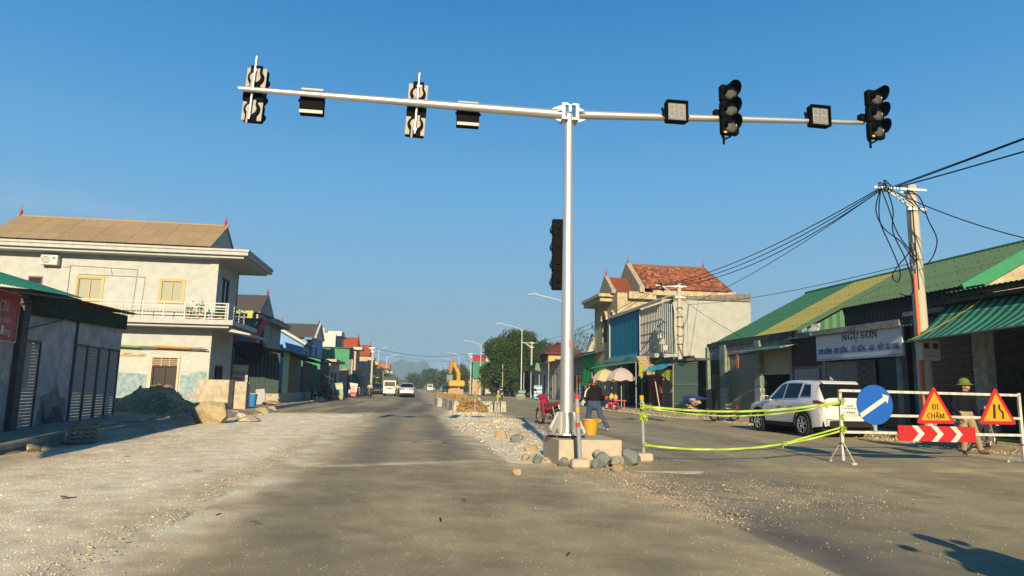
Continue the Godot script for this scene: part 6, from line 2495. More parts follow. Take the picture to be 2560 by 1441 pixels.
func right_mid():
	rng.seed = 71
	var wallm := mat(0.36,0.375,0.345,0.9, "grime",0.22)
	# ---- grey rendered house with netted balcony
	thing("grey_house", "two storey house with blank grey side wall and netted balcony", "house", v3(19,0,-48))
	var b := mb()
	b.bb(v3(16.6,0,-54.0), v3(21.9,7.25,-42.0))
	part("wall", b, wallm)
	b = mb()
	b.prism(pva([w2(16.55,7.12), w2(21.95,7.52), w2(21.95,7.78), w2(16.55,7.38)]),0.3, Transform3D(Basis(), v3(0,0,-41.97)))
	b.prism(pva([w2(16.6,7.2), w2(21.9,7.2), w2(21.9,7.55), w2(16.6,7.2)]),0.2, Transform3D(Basis(), v3(0,0,-42.0)))
	part("parapet", b, mat(0.16,0.14,0.12,0.95, "dirty",0.5))
	for k in 3:
		b = mb()
		b.tube([v3(15.5,0.1,-41.2 - k * 4.0), v3(15.5,3.4,-41.2 - k * 4.0)],0.07)
		part("post", b, mat(0.26,0.31,0.28,0.7, "grime",1.0))
	b = mb()
	b.off += v3(-0.5,0,1.45)
	b.bb(v3(15.3,3.35,-54.0), v3(16.6,3.6,-42.2))
	part("balcony_slab", b, mat(0.32,0.31,0.28,0.9, "dirty",0.6))
	b = mb()
	b.off += v3(-0.5,0,1.45)
	b.wavy(v3(15.96,7.05,-46.75), v3(15.96,6.98,-54.1), v3(15.96,3.75,-54.1), v3(15.96,3.62,-46.75),16,0.05)
	b.wavy(v3(15.96,3.9,-46.9), v3(15.96,3.9,-54.0), v3(15.2,3.1,-54.0), v3(15.2,3.2,-46.9),12,0.04)
	part("blue_net", b, mat(0.006,0.135,0.225,0.5, "streak",0.7))
	b = mb()
	b.off += v3(-0.5,0,1.45)
	b.tube([v3(15.9,7.05,-46.7), v3(15.9,3.5,-46.7)],0.05)
	b.tube([v3(15.9,7.0,-54.1), v3(15.9,0.3,-54.1)],0.06)
	b.tube([v3(15.9,7.08,-42.3), v3(15.9,7.08,-54.2)],0.05)
	part("net_pole", b, mt(0.45,0.46,0.44,0.5))
	var bars := mat(0.66,0.66,0.62,0.5, "grime",1.0)
	b = mb()
	b.off += v3(-0.5,0,1.45)
	for k in 15:
		b.bb(v3(15.9,3.66,-42.35 - k * 0.3), v3(15.93,6.75,-42.32 - k * 0.3))
	for y in [3.7,4.55,5.05,5.8,6.72]:
		b.bb(v3(15.89, y,-46.6), v3(15.94, y + 0.05,-42.3))
	for k in 5:
		b.bb(v3(15.9 + k * 0.14,3.66,-42.3), v3(15.93 + k * 0.14,6.75,-42.27))
	part("balcony_bars", b, bars)
	b = mb()
	b.off += v3(-0.5,0,1.45)
	for k in 7:
		b.box(v3(16.25,4.0 + 0.42 * (k % 4),-43.0 - k * 0.5), v3(0.3,0.34,0.34), Basis(EY, k * 0.7),0.03)
	part("balcony_goods", b, mat(0.55,0.52,0.48,0.8, "dirty",2.0))
	b = mb()
	b.off += v3(-0.5,0,1.45)
	for k in 12:
		var t0 := k / 12.0
		var t1 := (k + 1) / 12.0
		var f := func(t): return v3(16.7 - 0.95 * sin(t * 1.45),7.35 - 0.55 * (1.0 - cos(t * 1.45)),0)
		var p: Vector3 = f.call(t0)
		var q: Vector3 = f.call(t1)
		b.quad(p + EZ * -42.2, q + EZ * -42.2, q + EZ * -54.3, p + EZ * -54.3, v3(-1,1,0))
		b.quad(p + EZ * -42.2, q + EZ * -42.2, q + EZ * -42.2 - EY * 0.1, p + EZ * -42.2 - EY * 0.1, EZ)
	part("curved_canopy", b, mat(0.20,0.22,0.2,0.7, "dirty",0.6))
	b = mb()
	b.tube(curve([v3(16.5,7.0,-41.9), v3(16.62,6.3,-41.92), v3(16.6,5.2,-41.92), v3(16.7,3.7,-41.92)],4),0.045)
	part("drain_pipe", b, mt(0.62,0.58,0.45,0.6))
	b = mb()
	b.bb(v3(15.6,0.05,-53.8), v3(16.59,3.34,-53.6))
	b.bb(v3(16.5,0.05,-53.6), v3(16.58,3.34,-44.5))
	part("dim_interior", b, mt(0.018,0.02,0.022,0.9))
	# brick piece and iron fence at the house foot
	b = mb()
	b.bb(v3(15.75,0.1,-44.6), v3(16.5,3.5,-42.35))
	var bwall := part("brick_wall", b, mat(0.30,0.10,0.05,0.95, "dirty",1.0))
	var br := Mb.new()
	br.box(Vector3.ZERO, v3(0.19,0.065,0.05), Basis(),0.006)
	br.box(v3(-0.36,0.0,-1.0), v3(0.05,0.065,0.19), Basis(),0.006)
	var bm := br.mesh()
	for j in 40:
		for k in 4:
			place("brick", bm, [mat(0.40,0.125,0.05,0.95, "dirty",2.0), mat(0.34,0.10,0.045,0.95, "dirty",2.0)][(j + k) % 2], Transform3D(Basis(), v3(15.84 + k * 0.21 - (0.05 if j % 2 else 0.0),0.3 + j * 0.08,-42.33 + 0.004 * ((j * 3 + k) % 3)) - org), bwall)
	# ---- old house with the orange tile roof
	var old := mat(0.46,0.39,0.25,0.95, "dirty",0.3)
	var tilem := [mat(0.36,0.095,0.035,0.9, "dirty",1.2), mat(0.25,0.07,0.035,0.9, "dirty",1.2), mat(0.42,0.13,0.05,0.9, "dirty",1.2)]
	thing("tile_roof_house", "old cream house with weathered orange tile roof and red finials", "house", v3(20,0,-54))
	b = mb()
	b.wall(v3(15.6,0,-51.2), EX,9.2,8.9,0.25, [], EZ)
	b.wall(v3(15.6,0,-51.45),-EZ,6.0,8.9,0.25, [[0.5,5.4,1.3,7.3], [2.6,5.2,4.0,7.4]],-EX)
	b.bb(v3(15.6,0,-58.0), v3(24.8,8.9,-57.6))
	part("wall", b, old)
	b = mb()
	b.bb(v3(18.3,8.75,-58.2), v3(25.2,9.2,-50.6))
	b.bb(v3(14.6,8.35,-58.0), v3(18.4,8.7,-52.6))
	b.bb(v3(14.4,8.7,-58.0), v3(18.3,8.95,-52.3))
	b.bb(v3(16.4,8.4,-52.6), v3(18.6,8.95,-50.7))
	part("cornice", b, old)
	var rr := v3(17.7,11.62,-54.0)
	var ee := v3(17.7,9.18,-50.45)
	var tdn := (ee - rr).normalized()
	var tl := (ee - rr).length()
	# tile courses: barrel tiles laid in rows, real relief
	b = mb()
	b.quad(rr, rr + EX * 6.3, ee + EX * 6.9, ee, v3(0,1,1))
	part("roof_deck", b, tilem[1])
	var tb := Mb.new()
	tb.quad(v3(-0.12,0.0,0), v3(0.0,0.05,0), v3(0.0,0.05,0.27), v3(-0.12,0.0,0.27), EY)
	tb.quad(v3(0.0,0.05,0), v3(0.12,0.0,0), v3(0.12,0.0,0.27), v3(0.0,0.05,0.27), EY)
	tb.tri(v3(-0.12,0,0.27), v3(0,0.05,0.27), v3(0.12,0,0.27), EZ)
	var tm := tb.mesh()
	var tup := tdn.cross(EX).normalized()
	if tup.y < 0: tup = -tup
	var xf := []
	var cs := []
	var ny := 17
	for j in ny:
		for i in 27:
			var w := 6.3 + 0.6 * j / ny
			if rng.randf() < 0.02: continue
			var sk := rng.randf_range(-0.07,0.07)
			xf.append(Transform3D(Basis(EX, tup, tdn) * Basis(EY, sk), rr - org + EX * (0.12 + (i + 0.5 * (j % 2)) * w / 27.0) + tdn * (tl * j / ny) + tup * (0.02 + rng.randf() * 0.03)))
			var q := rng.randf()
			cs.append((Color(0.25,0.075,0.033) if q < 0.5 else (Color(0.12,0.045,0.028) if q < 0.82 else Color(0.34,0.125,0.05))) * rng.randf_range(0.7,1.2))
	inst("roof_tiles", tm, vcol("tiles",0.9), xf, cs, cur)
	b = mb()
	b.quad(v3(17.5,11.6,-54.05), v3(24.0,11.6,-54.05), v3(24.6,9.2,-57.6), v3(17.5,9.2,-57.6), v3(0,1,-1))
	part("rear_slope", b, tilem[1])
	b = mb()
	b.tube([v3(17.4,11.68,-54.0), v3(24.1,11.66,-54.0)],0.12,6)
	b.tube([v3(24.05,11.66,-54.0), v3(24.75,9.25,-50.5)],0.11,4)
	part("ridge_tiles", b, mat(0.16,0.10,0.07,0.9, "dirty",1.0))
	b = mb()
	b.prism(pva([w2(-50.5,8.9), w2(-50.5,9.35), w2(-54.0,11.85), w2(-57.8,9.1), w2(-57.8,8.9)]),0.4, Transform3D(Basis(EZ, EY,-EX), v3(17.2,0,0)))
	part("gable_parapet", b, mat(0.36,0.31,0.22,0.95, "dirty",0.6))
	# small cross gable over the porch
	b = mb()
	b.quad(v3(15.6,10.55,-54.0), v3(17.25,10.5,-54.0), v3(17.25,9.05,-52.0), v3(15.9,9.05,-52.0), v3(0,1,1))
	for i in 7:
		b.tube([v3(15.7 + 0.22 * i,10.56,-54.0), v3(15.9 + 0.2 * i,9.1,-51.98)],0.045,5)
	part("porch_roof", b, tilem[1])
	b = mb()
	b.prism(pva([w2(-51.9,8.95), w2(-51.9,9.2), w2(-54.0,10.7), w2(-56.0,9.2), w2(-56.0,8.95)]),0.3, Transform3D(Basis(EZ, EY,-EX), v3(15.35,0,0)))
	part("porch_gable", b, mat(0.36,0.31,0.22,0.95, "dirty",0.6))
	b = mb()
	finial(b, v3(15.5,10.65,-54.0),0.9)
	finial(b, v3(17.35,11.8,-54.0),0.9)
	finial(b, v3(24.0,11.72,-54.0),0.9)
	part("finial", b, mt(0.34,0.035,0.045,0.5))
	for k in [[-52.3,0.5], [-54.6,0.75]]:
		b = mb()
		for i in 10:
			var t0 := PI * i / 10.0
			var t1 := PI * (i + 1) / 10.0
			b.tube([v3(15.5,7.0 + sin(t0) * k[1], k[0] - cos(t0) * k[1]), v3(15.5,7.0 + sin(t1) * k[1], k[0] - cos(t1) * k[1])],0.13,5)
		part("arch_moulding", b, mat(0.62,0.52,0.34,0.9, "grime",1.0))
		window(v3(15.66,5.4, k[0] + 0.4),-EZ,-EX,0.8,1.9,2,2, mt(0.1,0.08,0.07,0.6), glass(0.03,0.035,0.05))
	# ---- stalls in front
	var green := mat(0.02,0.21,0.095,0.6, "grime",0.6)
	thing("stall_awning", "green sheet awning over the market stall beneath the blue net", "awning", v3(15,3.2,-47))
	b = mb()
	b.wavy(v3(16.4,3.80,-41.9), v3(16.4,3.75,-53.0), v3(13.9,2.98,-53.0), v3(13.9,3.10,-41.9),40,0.02)
	part("sheet", b, green)
	b = mb()
	for k in 9:
		b.box(v3(15.15,3.05 - k * 0.145 + 0.35,-41.85 + 0.004 * (k % 2)), v3(2.3 - 0.17 * k,0.135,0.03))
	part("side_board", b, mat(0.33,0.26,0.17,0.9, "dirty",1.0))
	b = mb()
	for z in [-42.0,-47.4,-52.8]:
		b.tube([v3(14.0,0.1, z), v3(14.0,3.05, z)],0.04)
	b.tube([v3(13.92,3.06,-41.8), v3(13.92,2.96,-53.1)],0.03)
	part("frame", b, mt(0.20,0.22,0.21,0.6))
	umbrella("faded beige market umbrella left of the pink one", v3(13.4,0.0,-47.0),0.95, mat(0.62,0.50,0.29,0.9, "grime",1.0))
	umbrella("faded pink and grey market umbrella over the fruit stall", v3(13.5,0.0,-43.5),1.0, mat(0.50,0.41,0.40,0.9, "grime",1.0))
	var olive := mat(0.24,0.29,0.045,0.8, "grime",1.0)
	draped("olive_tarp", "olive green tarp hanging from the stall awning's near corner", "tarp", [v3(14.0,3.12,-41.6), v3(14.5,2.6,-41.4), v3(14.35,1.75,-41.4), v3(14.1,2.2,-41.6)], olive,0.1, "tarps over the stalls")
	draped("turquoise_tarp", "bright turquoise tarp stretched before the iron fence", "tarp", [v3(14.3,2.72,-40.6), v3(14.5,2.86,-37.0), v3(13.9,2.50,-37.0), v3(13.7,2.42,-39.6)], mat(0.035,0.42,0.55,0.6, "fine",1.0),0.18, "tarps over the stalls")
	draped("blue_tarp", "dull blue tarp strip above the turquoise tarp", "tarp", [v3(15.2,3.0,-40.2), v3(15.2,3.0,-37.2), v3(14.5,2.84,-37.0), v3(14.3,2.74,-40.4)], mat(0.10,0.20,0.30,0.7, "grime",1.0),0.05, "tarps over the stalls")
	draped("olive_tarp", "olive tarp hanging in folds below the turquoise tarp", "tarp", [v3(14.1,2.42,-38.7), v3(14.5,2.5,-36.95), v3(14.5,1.6,-36.9), v3(14.3,2.1,-37.8)], olive,0.05, "tarps over the stalls")
	draped("red_cloth", "dark pink cloth tied between the stall and the turquoise tarp", "tarp", [v3(14.2,2.18,-42.6), v3(14.3,2.62,-40.9), v3(14.3,2.30,-40.9), v3(14.2,2.08,-42.6)], mat(0.36,0.045,0.085,0.9, "grime",1.5),0.04, "tarps over the stalls")
	draped("blue_cloth", "dark blue cloth under the pink cloth by the stall", "tarp", [v3(14.25,2.06,-42.4), v3(14.35,2.28,-40.6), v3(14.35,1.98,-40.6), v3(14.25,1.78,-42.3)], mat(0.02,0.05,0.075,0.9, "grime",1.5),0.03, "tarps over the stalls")
	# green sheet leaning, with its frame
	thing("leaning_sheet", "tall green metal sheet leaning in a pale frame by the shutters", "metal sheet", v3(14.5,0.1,-35.4))
	b = mb()
	b.quad(v3(14.45,2.78,-36.75), v3(14.75,2.80,-34.2), v3(14.45,0.22,-33.6), v3(14.15,0.15,-36.1),-EX)
	b.quad(v3(14.49,2.78,-36.75), v3(14.79,2.80,-34.2), v3(14.49,0.22,-33.6), v3(14.19,0.15,-36.1), EX)
	part("panel", b, mat(0.085,0.145,0.095,0.6, "grime",0.8))
	b = mb()
	for p in [[v3(14.43,2.80,-36.77), v3(14.13,0.13,-36.12)], [v3(14.43,2.80,-36.77), v3(14.73,2.82,-34.18)], [v3(14.30,1.65,-36.5), v3(14.6,1.66,-33.9)], [v3(14.19,0.6,-36.2), v3(14.5,0.62,-33.65)]]:
		b.tube(p,0.018,5)
	part("frame", b, mt(0.45,0.44,0.38,0.6))
	b = mb()
	b.box(v3(15.1,3.0,-36.0), v3(1.3,0.12,2.2), Basis(EZ,0.05))
	part("top_frame", b, mt(0.06,0.06,0.06,0.8))
	thing("iron_fence", "grey iron bar fence behind the tarps beside the brick wall", "fence", v3(15.2,0.1,-38.7))
	for k in 16:
		b = mb()
		b.bb(v3(15.2,0.35,-40.5 + k * 0.16), v3(15.23,1.95,-40.46 + k * 0.16))
		part("bar", b, mt(0.22,0.24,0.25,0.6))
	b = mb()
	for y in [0.5,1.2,1.8]:
		b.bb(v3(15.235, y,-40.55), v3(15.26, y + 0.05,-38.0))
	part("rail", b, mt(0.22,0.24,0.25,0.6))
	org = v3(14.3,0,-38.5)
	b = mb()
	b.tube([v3(14.0,0.1,-37.7), v3(14.15,2.0,-39.0)],0.035)
	solo("pole_stick", b, mt(0.50,0.50,0.46,0.5), "pale pole leaning in front of the iron fence", "pole")
	# dark lean-to between stall and shutters
	thing("dark_lean_to", "dark lean-to roof between the brick wall and shutters", "lean-to", v3(16,0,-38.5))
	b = mb()
	b.bb(v3(15.3,3.0,-41.8), v3(17.6,3.12,-35.7))
	b.bb(v3(17.4,0.1,-41.8), v3(17.6,3.0,-35.7))
	b.box(v3(15.4,3.2,-38.0), v3(0.3,0.16,3.4), Basis(),0.05)
	part("shell", b, mat(0.04,0.06,0.05,0.8, "dirty",0.6))
	b = mb()
	b.bb(v3(15.1,3.02,-42.0), v3(15.4,3.3,-38.6))
	part("green_fascia", b, mat(0.03,0.13,0.07,0.7, "dirty",0.8))
	# low seat frames
	org = v3(13.6,0.1,-39.2)
	b = mb()
	for k in 2:
		var z := -40.2 + k * 1.1
		b.tube([v3(13.4,0.1, z), v3(13.4,0.5 - 0.1 * k, z), v3(13.4,0.5 - 0.1 * k, z + 1.2), v3(13.4,0.1, z + 1.2)],0.02,5)
		b.tube([v3(13.9,0.1, z), v3(13.9,0.5 - 0.1 * k, z), v3(13.9,0.5 - 0.1 * k, z + 1.2), v3(13.9,0.1, z + 1.2)],0.02,5)
	solo("bench_frame", b, mt(0.38,0.37,0.33,0.6), "bare metal bench frame on the pavement before the iron fence", "bench frame")
	stall_goods()

func stall_goods():
	rng.seed = 77
	var red := mat(0.60,0.06,0.07,0.5, "fine",1.0)
	var pink := mat(0.58,0.14,0.17,0.5, "fine",1.0)
	for k in 2:
		var at := v3([12.95,12.9][k],0.06, [-43.9,-42.9][k])
		thing("plastic_stool", ["left of two red plastic stools before the fruit stall", "right of two red plastic stools before the fruit stall"][k], "stool", at, "red plastic stools")
		var b := mb()
		b.box(at + v3(0,0.42,0), v3(0.34,0.04,0.34), Basis(),0.015)
		part("seat", b, red)
		for e in 4:
			var sx := -1.0 if e % 2 else 1.0
			var sz := -1.0 if e < 2 else 1.0
			b = mb()
			b.tube([at + v3(sx * 0.14,0.41, sz * 0.14), at + v3(sx * 0.18,0, sz * 0.18)],0.032,6)
			part("leg", b, red)
	var tp := v3(13.3,0.06,-45.2)
	thing("stall_table", "low stall table with dark top under the pink umbrella", "table", tp)
	var b := mb()
	b.box(v3(13.4,0.62,-44.6), v3(0.8,0.05,2.4))
	part("top", b, pink)
	for e in [[13.1,-45.7], [13.7,-45.7], [13.1,-43.5], [13.7,-43.5]]:
		b = mb()
		b.tube([v3(e[0],0.06, e[1]), v3(e[0],0.6, e[1])],0.03)
		part("leg", b, pink)
	var G := [
		[13.3,0.66,-45.0,0.34,0.42,0.34,0, "sack", "yellow plastic sack of goods on the stall table"],
		[13.3,0.66,-44.2,0.30,0.36,0.28,1, "sack", "orange bag on the stall table right of the yellow sack"],
		[13.2,0.66,-45.8,0.30,0.22,0.3,2, "tray", "red tray of fruit at the left end of the stall table"],
		[12.9,0.06,-44.4,0.42,0.36,0.42,3, "bag", "white plastic bag on the ground before the stall table"],
		[12.9,0.06,-43.3,0.36,0.42,0.36,3, "bucket", "white bucket at the right end of the fruit stall"],
		[12.95,0.06,-44.0,0.3,0.25,0.3,2, "crate", "small red crate between the white bag and bucket"],
		[12.7,0.06,-47.6,0.34,0.46,0.34,3, "bucket", "pale bucket under the yellow flowers behind the walking woman"],
		[13.3,0.50,-49.0,0.7,0.4,1.2,4, "cabinet", "dark food cart with metal top under the beige umbrella"],
		[12.9,0.06,-51.2,0.4,0.5,0.4,3, "sack", "white sack left of the walking woman by the stall"],
		[12.9,0.06,-42.3,0.5,0.16,0.5,5, "basket", "flat dark basket on the ground right of the stall"]]
	var gm := [mat(0.62,0.50,0.10,0.6, "dirty",3.0), mat(0.60,0.36,0.10,0.6, "dirty",3.0), mat(0.52,0.06,0.03,0.6, "dirty",3.0), mat(0.62,0.58,0.52,0.7, "dirty",3.0), mat(0.05,0.05,0.055,0.5, "dirty",2.0), mat(0.08,0.06,0.05,0.8, "dirty",2.0)]
	for k in G.size():
		var e: Array = G[k]
		org = v3(e[0], e[1], e[2])
		b = mb()
		if e[7] == "sack" or e[7] == "bag":
			b.lathe([w2(0,0), w2(e[3] * 0.5,0.02), w2(e[3] * 0.58, e[4] * 0.4), w2(e[3] * 0.42, e[4] * 0.78), w2(e[3] * 0.12, e[4] * 0.92), w2(e[3] * 0.22, e[4] * 1.1)],9, Transform3D(Basis.from_euler(v3(0.1, k,0.08)), org))
		elif e[7] == "bucket" or e[7] == "basket":
			b.lathe([w2(0,0), w2(e[3] * 0.38,0), w2(e[3] * 0.5, e[4]), w2(e[3] * 0.53, e[4]), w2(e[3] * 0.44, e[4] - 0.03), w2(0, e[4] * 0.6)],12, Transform3D(Basis(), org))
		else:
			b.box(org + v3(0, e[4] * 0.5,0), v3(e[3], e[4], e[5]), Basis(EY,0.1 * k),0.03)
			b.box(org + v3(0, e[4] + 0.03,0), v3(e[3] * 0.9,0.05, e[5] * 0.9), Basis(EY,0.1 * k),0.02)
		solo(String(e[7]) + "_of_goods" if e[7] == "sack" else String(e[7]), b, gm[e[6]], e[8], e[7], "goods at the market stalls")
	thing("flower_bunch", "bunch of yellow flowers beside the walking woman's arm", "flowers", v3(12.7,0.5,-47.6))
	b = mb()
	for k in 60:
		var p := v3(12.7,0.75,-47.6) + v3(rng.randfn(), rng.randfn() * 0.8, rng.randfn()) * 0.13
		b.ball(p, Vector3.ONE * 0.045, Basis(),6,4)
	part("blossoms", b, mt(0.75,0.60,0.03,0.7))
	b = mb()
	for k in 16:
		var a := k * 0.4
		b.tube([v3(12.7,0.42,-47.6), v3(12.7 + cos(a) * 0.2,0.75,-47.6 + sin(a) * 0.2)],0.008,4)
	part("stems", b, mt(0.06,0.14,0.03,0.7))
	# hand cart heaped with sacks under a blue cover
	thing("loaded_cart", "small cart heaped with pale sacks under a dark blue cover", "cart", v3(14.4,0.1,-33.6))
	b = mb()
	b.quad(v3(14.0,1.05,-34.4), v3(14.7,1.12,-34.5), v3(14.8,0.92,-33.0), v3(14.0,0.86,-33.1), EY)
	b.quad(v3(14.0,1.05,-34.4), v3(14.0,0.86,-33.1), v3(13.95,0.7,-33.2), v3(13.95,0.8,-34.3),-EX)
	part("blue_cover", b, mat(0.02,0.04,0.17,0.6, "grime",2.0))
	for k in 5:
		b = mb()
		b.rock(v3(14.1 + 0.12 * (k % 2),0.32 + 0.16 * k * 0.8,-34.2 + 0.35 * k * 0.6 + 0.3 * (k % 2)), v3(0.28,0.18,0.34),130 + k,2)
		part("sack", b, [mat(0.55,0.40,0.30,0.9, "dirty",2.0), mat(0.60,0.52,0.42,0.9, "dirty",2.0), mat(0.48,0.26,0.12,0.9, "dirty",2.0)][k % 3])
	b = mb()
	b.bb(v3(13.95,0.28,-34.6), v3(14.8,0.34,-33.0))
	b.tube([v3(14.0,0.3,-33.0), v3(13.95,0.75,-32.6)],0.025)
	part("bed", b, mt(0.10,0.08,0.07,0.8))
	for z in [-34.3,-33.3]:
		b = mb()
		b.torus(Transform3D(Basis(EZ, PI / 2), v3(13.92,0.28, z)),0.16,0.035,16,6)
		b.cyl(v3(13.94,0.28, z), v3(13.90,0.28, z),0.14,0.14,12)
		part("wheel", b, mt(0.03,0.03,0.03,0.8))

func right_far():
	rng.seed = 81
	var grey := mat(0.40,0.38,0.32,0.9, "dirty",0.4)
	var tile := mat(0.26,0.075,0.04,0.85, "dirty",0.7)
	block_house("low_shop", "low dark shop under hanging green cloths beyond the stalls",16.2,21.0,-57.0,12.0,4.7, mat(0.20,0.21,0.20,0.9, "dirty",0.5),-1, [[0.5,0.2,3.0,2.6], [4.5,0.2,3.0,2.6], [8.2,0.2,2.8,2.6]], [], "", "shop")
	var b := mb()
	b.wavy(v3(16.9,4.95,-55.0), v3(16.9,4.95,-69.0), v3(15.2,4.3,-69.0), v3(15.2,4.4,-55.0),50,0.02)
	part("lean_to", b, mat(0.09,0.13,0.09,0.7, "rust",0.6))
	draped("green_cloth", "bright green cloth hanging left of the walking woman's head", "tarp", [v3(15.6,4.5,-62.0), v3(15.8,4.6,-58.5), v3(15.7,1.9,-58.5), v3(15.5,1.6,-62.0)], mat(0.02,0.26,0.06,0.7, "streak",0.8),0.0, "green cloths hung from the low shop")
	draped("green_cloth", "smaller green cloth hanging nearer the beige umbrella", "tarp", [v3(15.5,3.8,-57.5), v3(15.6,3.3,-55.0), v3(15.6,2.3,-55.0), v3(15.5,2.8,-57.5)], mat(0.02,0.24,0.06,0.7, "streak",0.8),0.05, "green cloths hung from the low shop")
	thing("billboard", "faded blue green billboard panel standing beside the netted house", "billboard", v3(17.8,3.5,-62))
	b = mb()
	b.box(v3(17.8,5.6,-62.0), v3(1.5,2.1,0.1), Basis(EZ,0.06))
	part("panel", b, mat(0.22,0.42,0.50,0.6, "dirty",0.5))
	b = mb()
	b.box(v3(17.85,4.9,-61.93), v3(1.4,0.7,0.02), Basis(EZ,0.06))
	part("print", b, mat(0.30,0.36,0.18,0.6, "dirty",0.8))
	b = mb()
	for x in [17.3,18.3]:
		b.tube([v3(x,3.0,-62.1), v3(x,5.5,-62.1)],0.05)
	part("post", b, mt(0.3,0.3,0.3,0.6))
	block_house("gabled_house", "small house with steep old tile gable beyond the billboard",18.8,25.0,-74.0,7.0,4.9, grey,-1, [[1.0,2.8,1.2,1.4]], [])
	b = mb()
	b.quad(v3(19.9,7.4,-75.0), v3(24.5,7.4,-75.0), v3(24.5,4.8,-72.6), v3(20.6,4.8,-72.6), v3(0,1,1))
	b.quad(v3(19.9,7.4,-75.0), v3(24.5,7.4,-75.0), v3(24.5,4.8,-79.0), v3(20.6,4.8,-79.0), v3(0,1,-1))
	for i in 16:
		b.tube([v3(20.0 + 0.27 * i,7.42,-74.97), v3(20.7 + 0.235 * i,4.85,-72.58)],0.05,4)
	part("tile_roof", b, tile)
	b = mb()
	b.prism(pva([w2(-72.4,4.6), w2(-75.0,7.6), w2(-79.0,4.6)]),0.25, Transform3D(Basis(EZ, EY,-EX), v3(19.75,0,0)))
	b.prism(pva([w2(18.8,4.9), w2(20.9,4.9), w2(19.9,7.35)]),0.2, Transform3D(Basis(), v3(0,0,-74.0)))
	part("gable", b, grey)
	leafy("small_tree", "thin leafy tree top showing above the tile gable by the billboard", "tree", v3(20.5,4.5,-84.0),1.6,4.6,160, Color(0.06,0.085,0.03),0.4)
	org = v3(18.5,7.0,-72)
	b = mb()
	b.box(v3(19.6,8.2,-73.0), v3(0.5,0.5,0.5))
	b.tube([v3(19.6,6.9,-73.0), v3(19.6,8.0,-73.0)],0.04)
	solo("water_tank", b, mt(0.02,0.16,0.35,0.5), "tiny blue tank on a stand above the tile gable", "tank")
	# ochre house with the dark red hip roof
	block_house("hip_roof_house", "yellow ochre house with dark red hip roof beyond the mast",20.8,26.0,-105.0,7.0,6.9, mat(0.62,0.46,0.20,0.85, "grime",0.4),-1, [[1.0,4.4,1.2,1.6], [4.0,4.4,1.2,1.6]], [[1.0,4.6,1.2,1.4]])
	b = mb()
	var P := [v3(20.2,6.9,-104.3), v3(26.6,6.9,-104.3), v3(26.6,6.9,-112.7), v3(20.2,6.9,-112.7)]
	var t0 := v3(22.6,8.8,-107.0)
	var t1 := v3(24.2,8.8,-109.5)
	b.quad(P[0], P[1], t1, t0, v3(0,1,1))
	b.tri(P[1], P[2], t1, EX)
	b.quad(P[2], P[3], t0, t1, v3(0,1,-1))
	b.tri(P[3], P[0], t0,-EX)
	b.bb(v3(20.2,6.75,-112.7), v3(26.6,6.9,-104.3))
	for k in 12:
		var f := k / 12.0
		b.tube([P[0].lerp(t0, f) + EY * 0.03, P[1].lerp(t1, f) + EY * 0.03],0.04,4)
	part("hip_roof", b, mat(0.15,0.045,0.035,0.8, "grime",0.6))
	# white shop row
	block_house("white_shop_row", "low white and grey shop row with shutters left of the mast",16.9,22.0,-78.0,22.0,4.7, mat(0.52,0.53,0.53,0.85, "dirty",0.3),-1, [[1.5,0.2,1.4,3.0], [4.0,0.2,3.0,3.2], [9.0,0.2,1.3,3.0], [12.5,0.2,3.2,3.2], [17.5,0.2,1.3,3.0]], [], "", "shop")
	b = mb()
	b.wavy(v3(17.2,4.75,-77.6), v3(17.2,4.75,-101.0), v3(15.4,4.35,-101.0), v3(15.4,4.4,-77.6),90,0.02)
	b.bb(v3(15.3,4.2,-101.0), v3(15.4,4.36,-77.6))
	part("porch_roof", b, mat(0.10,0.10,0.10,0.8, "rust",0.6))
	b = mb()
	for z in [-78.0,-84.0,-90.0,-96.0]:
		b.tube([v3(15.5,0.0, z), v3(15.5,4.3, z)],0.05)
	part("porch_post", b, mt(0.4,0.4,0.4,0.6))
	b = mb()
	for k in 2:
		b.bb(v3(16.82,0.2, [-85.1,-93.6][k]), v3(16.88,3.3, [-82.2,-90.6][k]))
	part("shutter", b, mat(0.28,0.27,0.22,0.7, "grime",0.8))
	b = mb()
	b.box(v3(15.2,3.95,-83.0), v3(0.8,0.9,0.05), Basis.from_euler(v3(0.0,0.2,-0.2)))
	part("green_flap", b, mt(0.12,0.22,0.14,0.7))
	thing("blue_sign", "light blue signboard with white bands standing by the white shops", "sign", v3(13.9,0,-76))
	b = mb()
	b.box(v3(13.9,0.95,-76.0), v3(0.95,1.5,0.06), Basis(EY,0.05))
	part("board", b, mat(0.16,0.38,0.62,0.6, "grime",1.0))
	b = mb()
	for k in 3:
		b.box(v3(13.9,0.55 + k * 0.42,-75.965), v3(0.9,0.18,0.012), Basis(EY,0.05))
	part("white_band", b, mt(0.66,0.68,0.70,0.6))
	b = mb()
	b.rock(v3(12.6,0.35,-80.0), v3(0.7,0.5,0.5),151,1)
	solo("rubble_heap", b, mat(0.34,0.31,0.25,0.95, "dirty",1.0), "grey heap by the lamp post left of the blue sign", "heap")
	org = v3(13.4,0,-84)
	b = mb()
	b.rock(v3(13.3,0.3,-84.0), v3(0.5,0.55,0.4),152,1)
	b.box(v3(13.3,0.95,-83.8), v3(0.9,0.3,0.3))
	solo("covered_goods", b, mat(0.22,0.50,0.60,0.7, "grime",1.0), "light blue covered goods between the lamp post and blue sign", "goods")
	# the big round tree and its neighbours
	tree("big_tree", "big dense dark green tree with spreading crown right of the excavator", v3(15.6,0,-108.0),10.4,5.2,7500, Color(0.034,0.062,0.010),101,0.66,0.16)
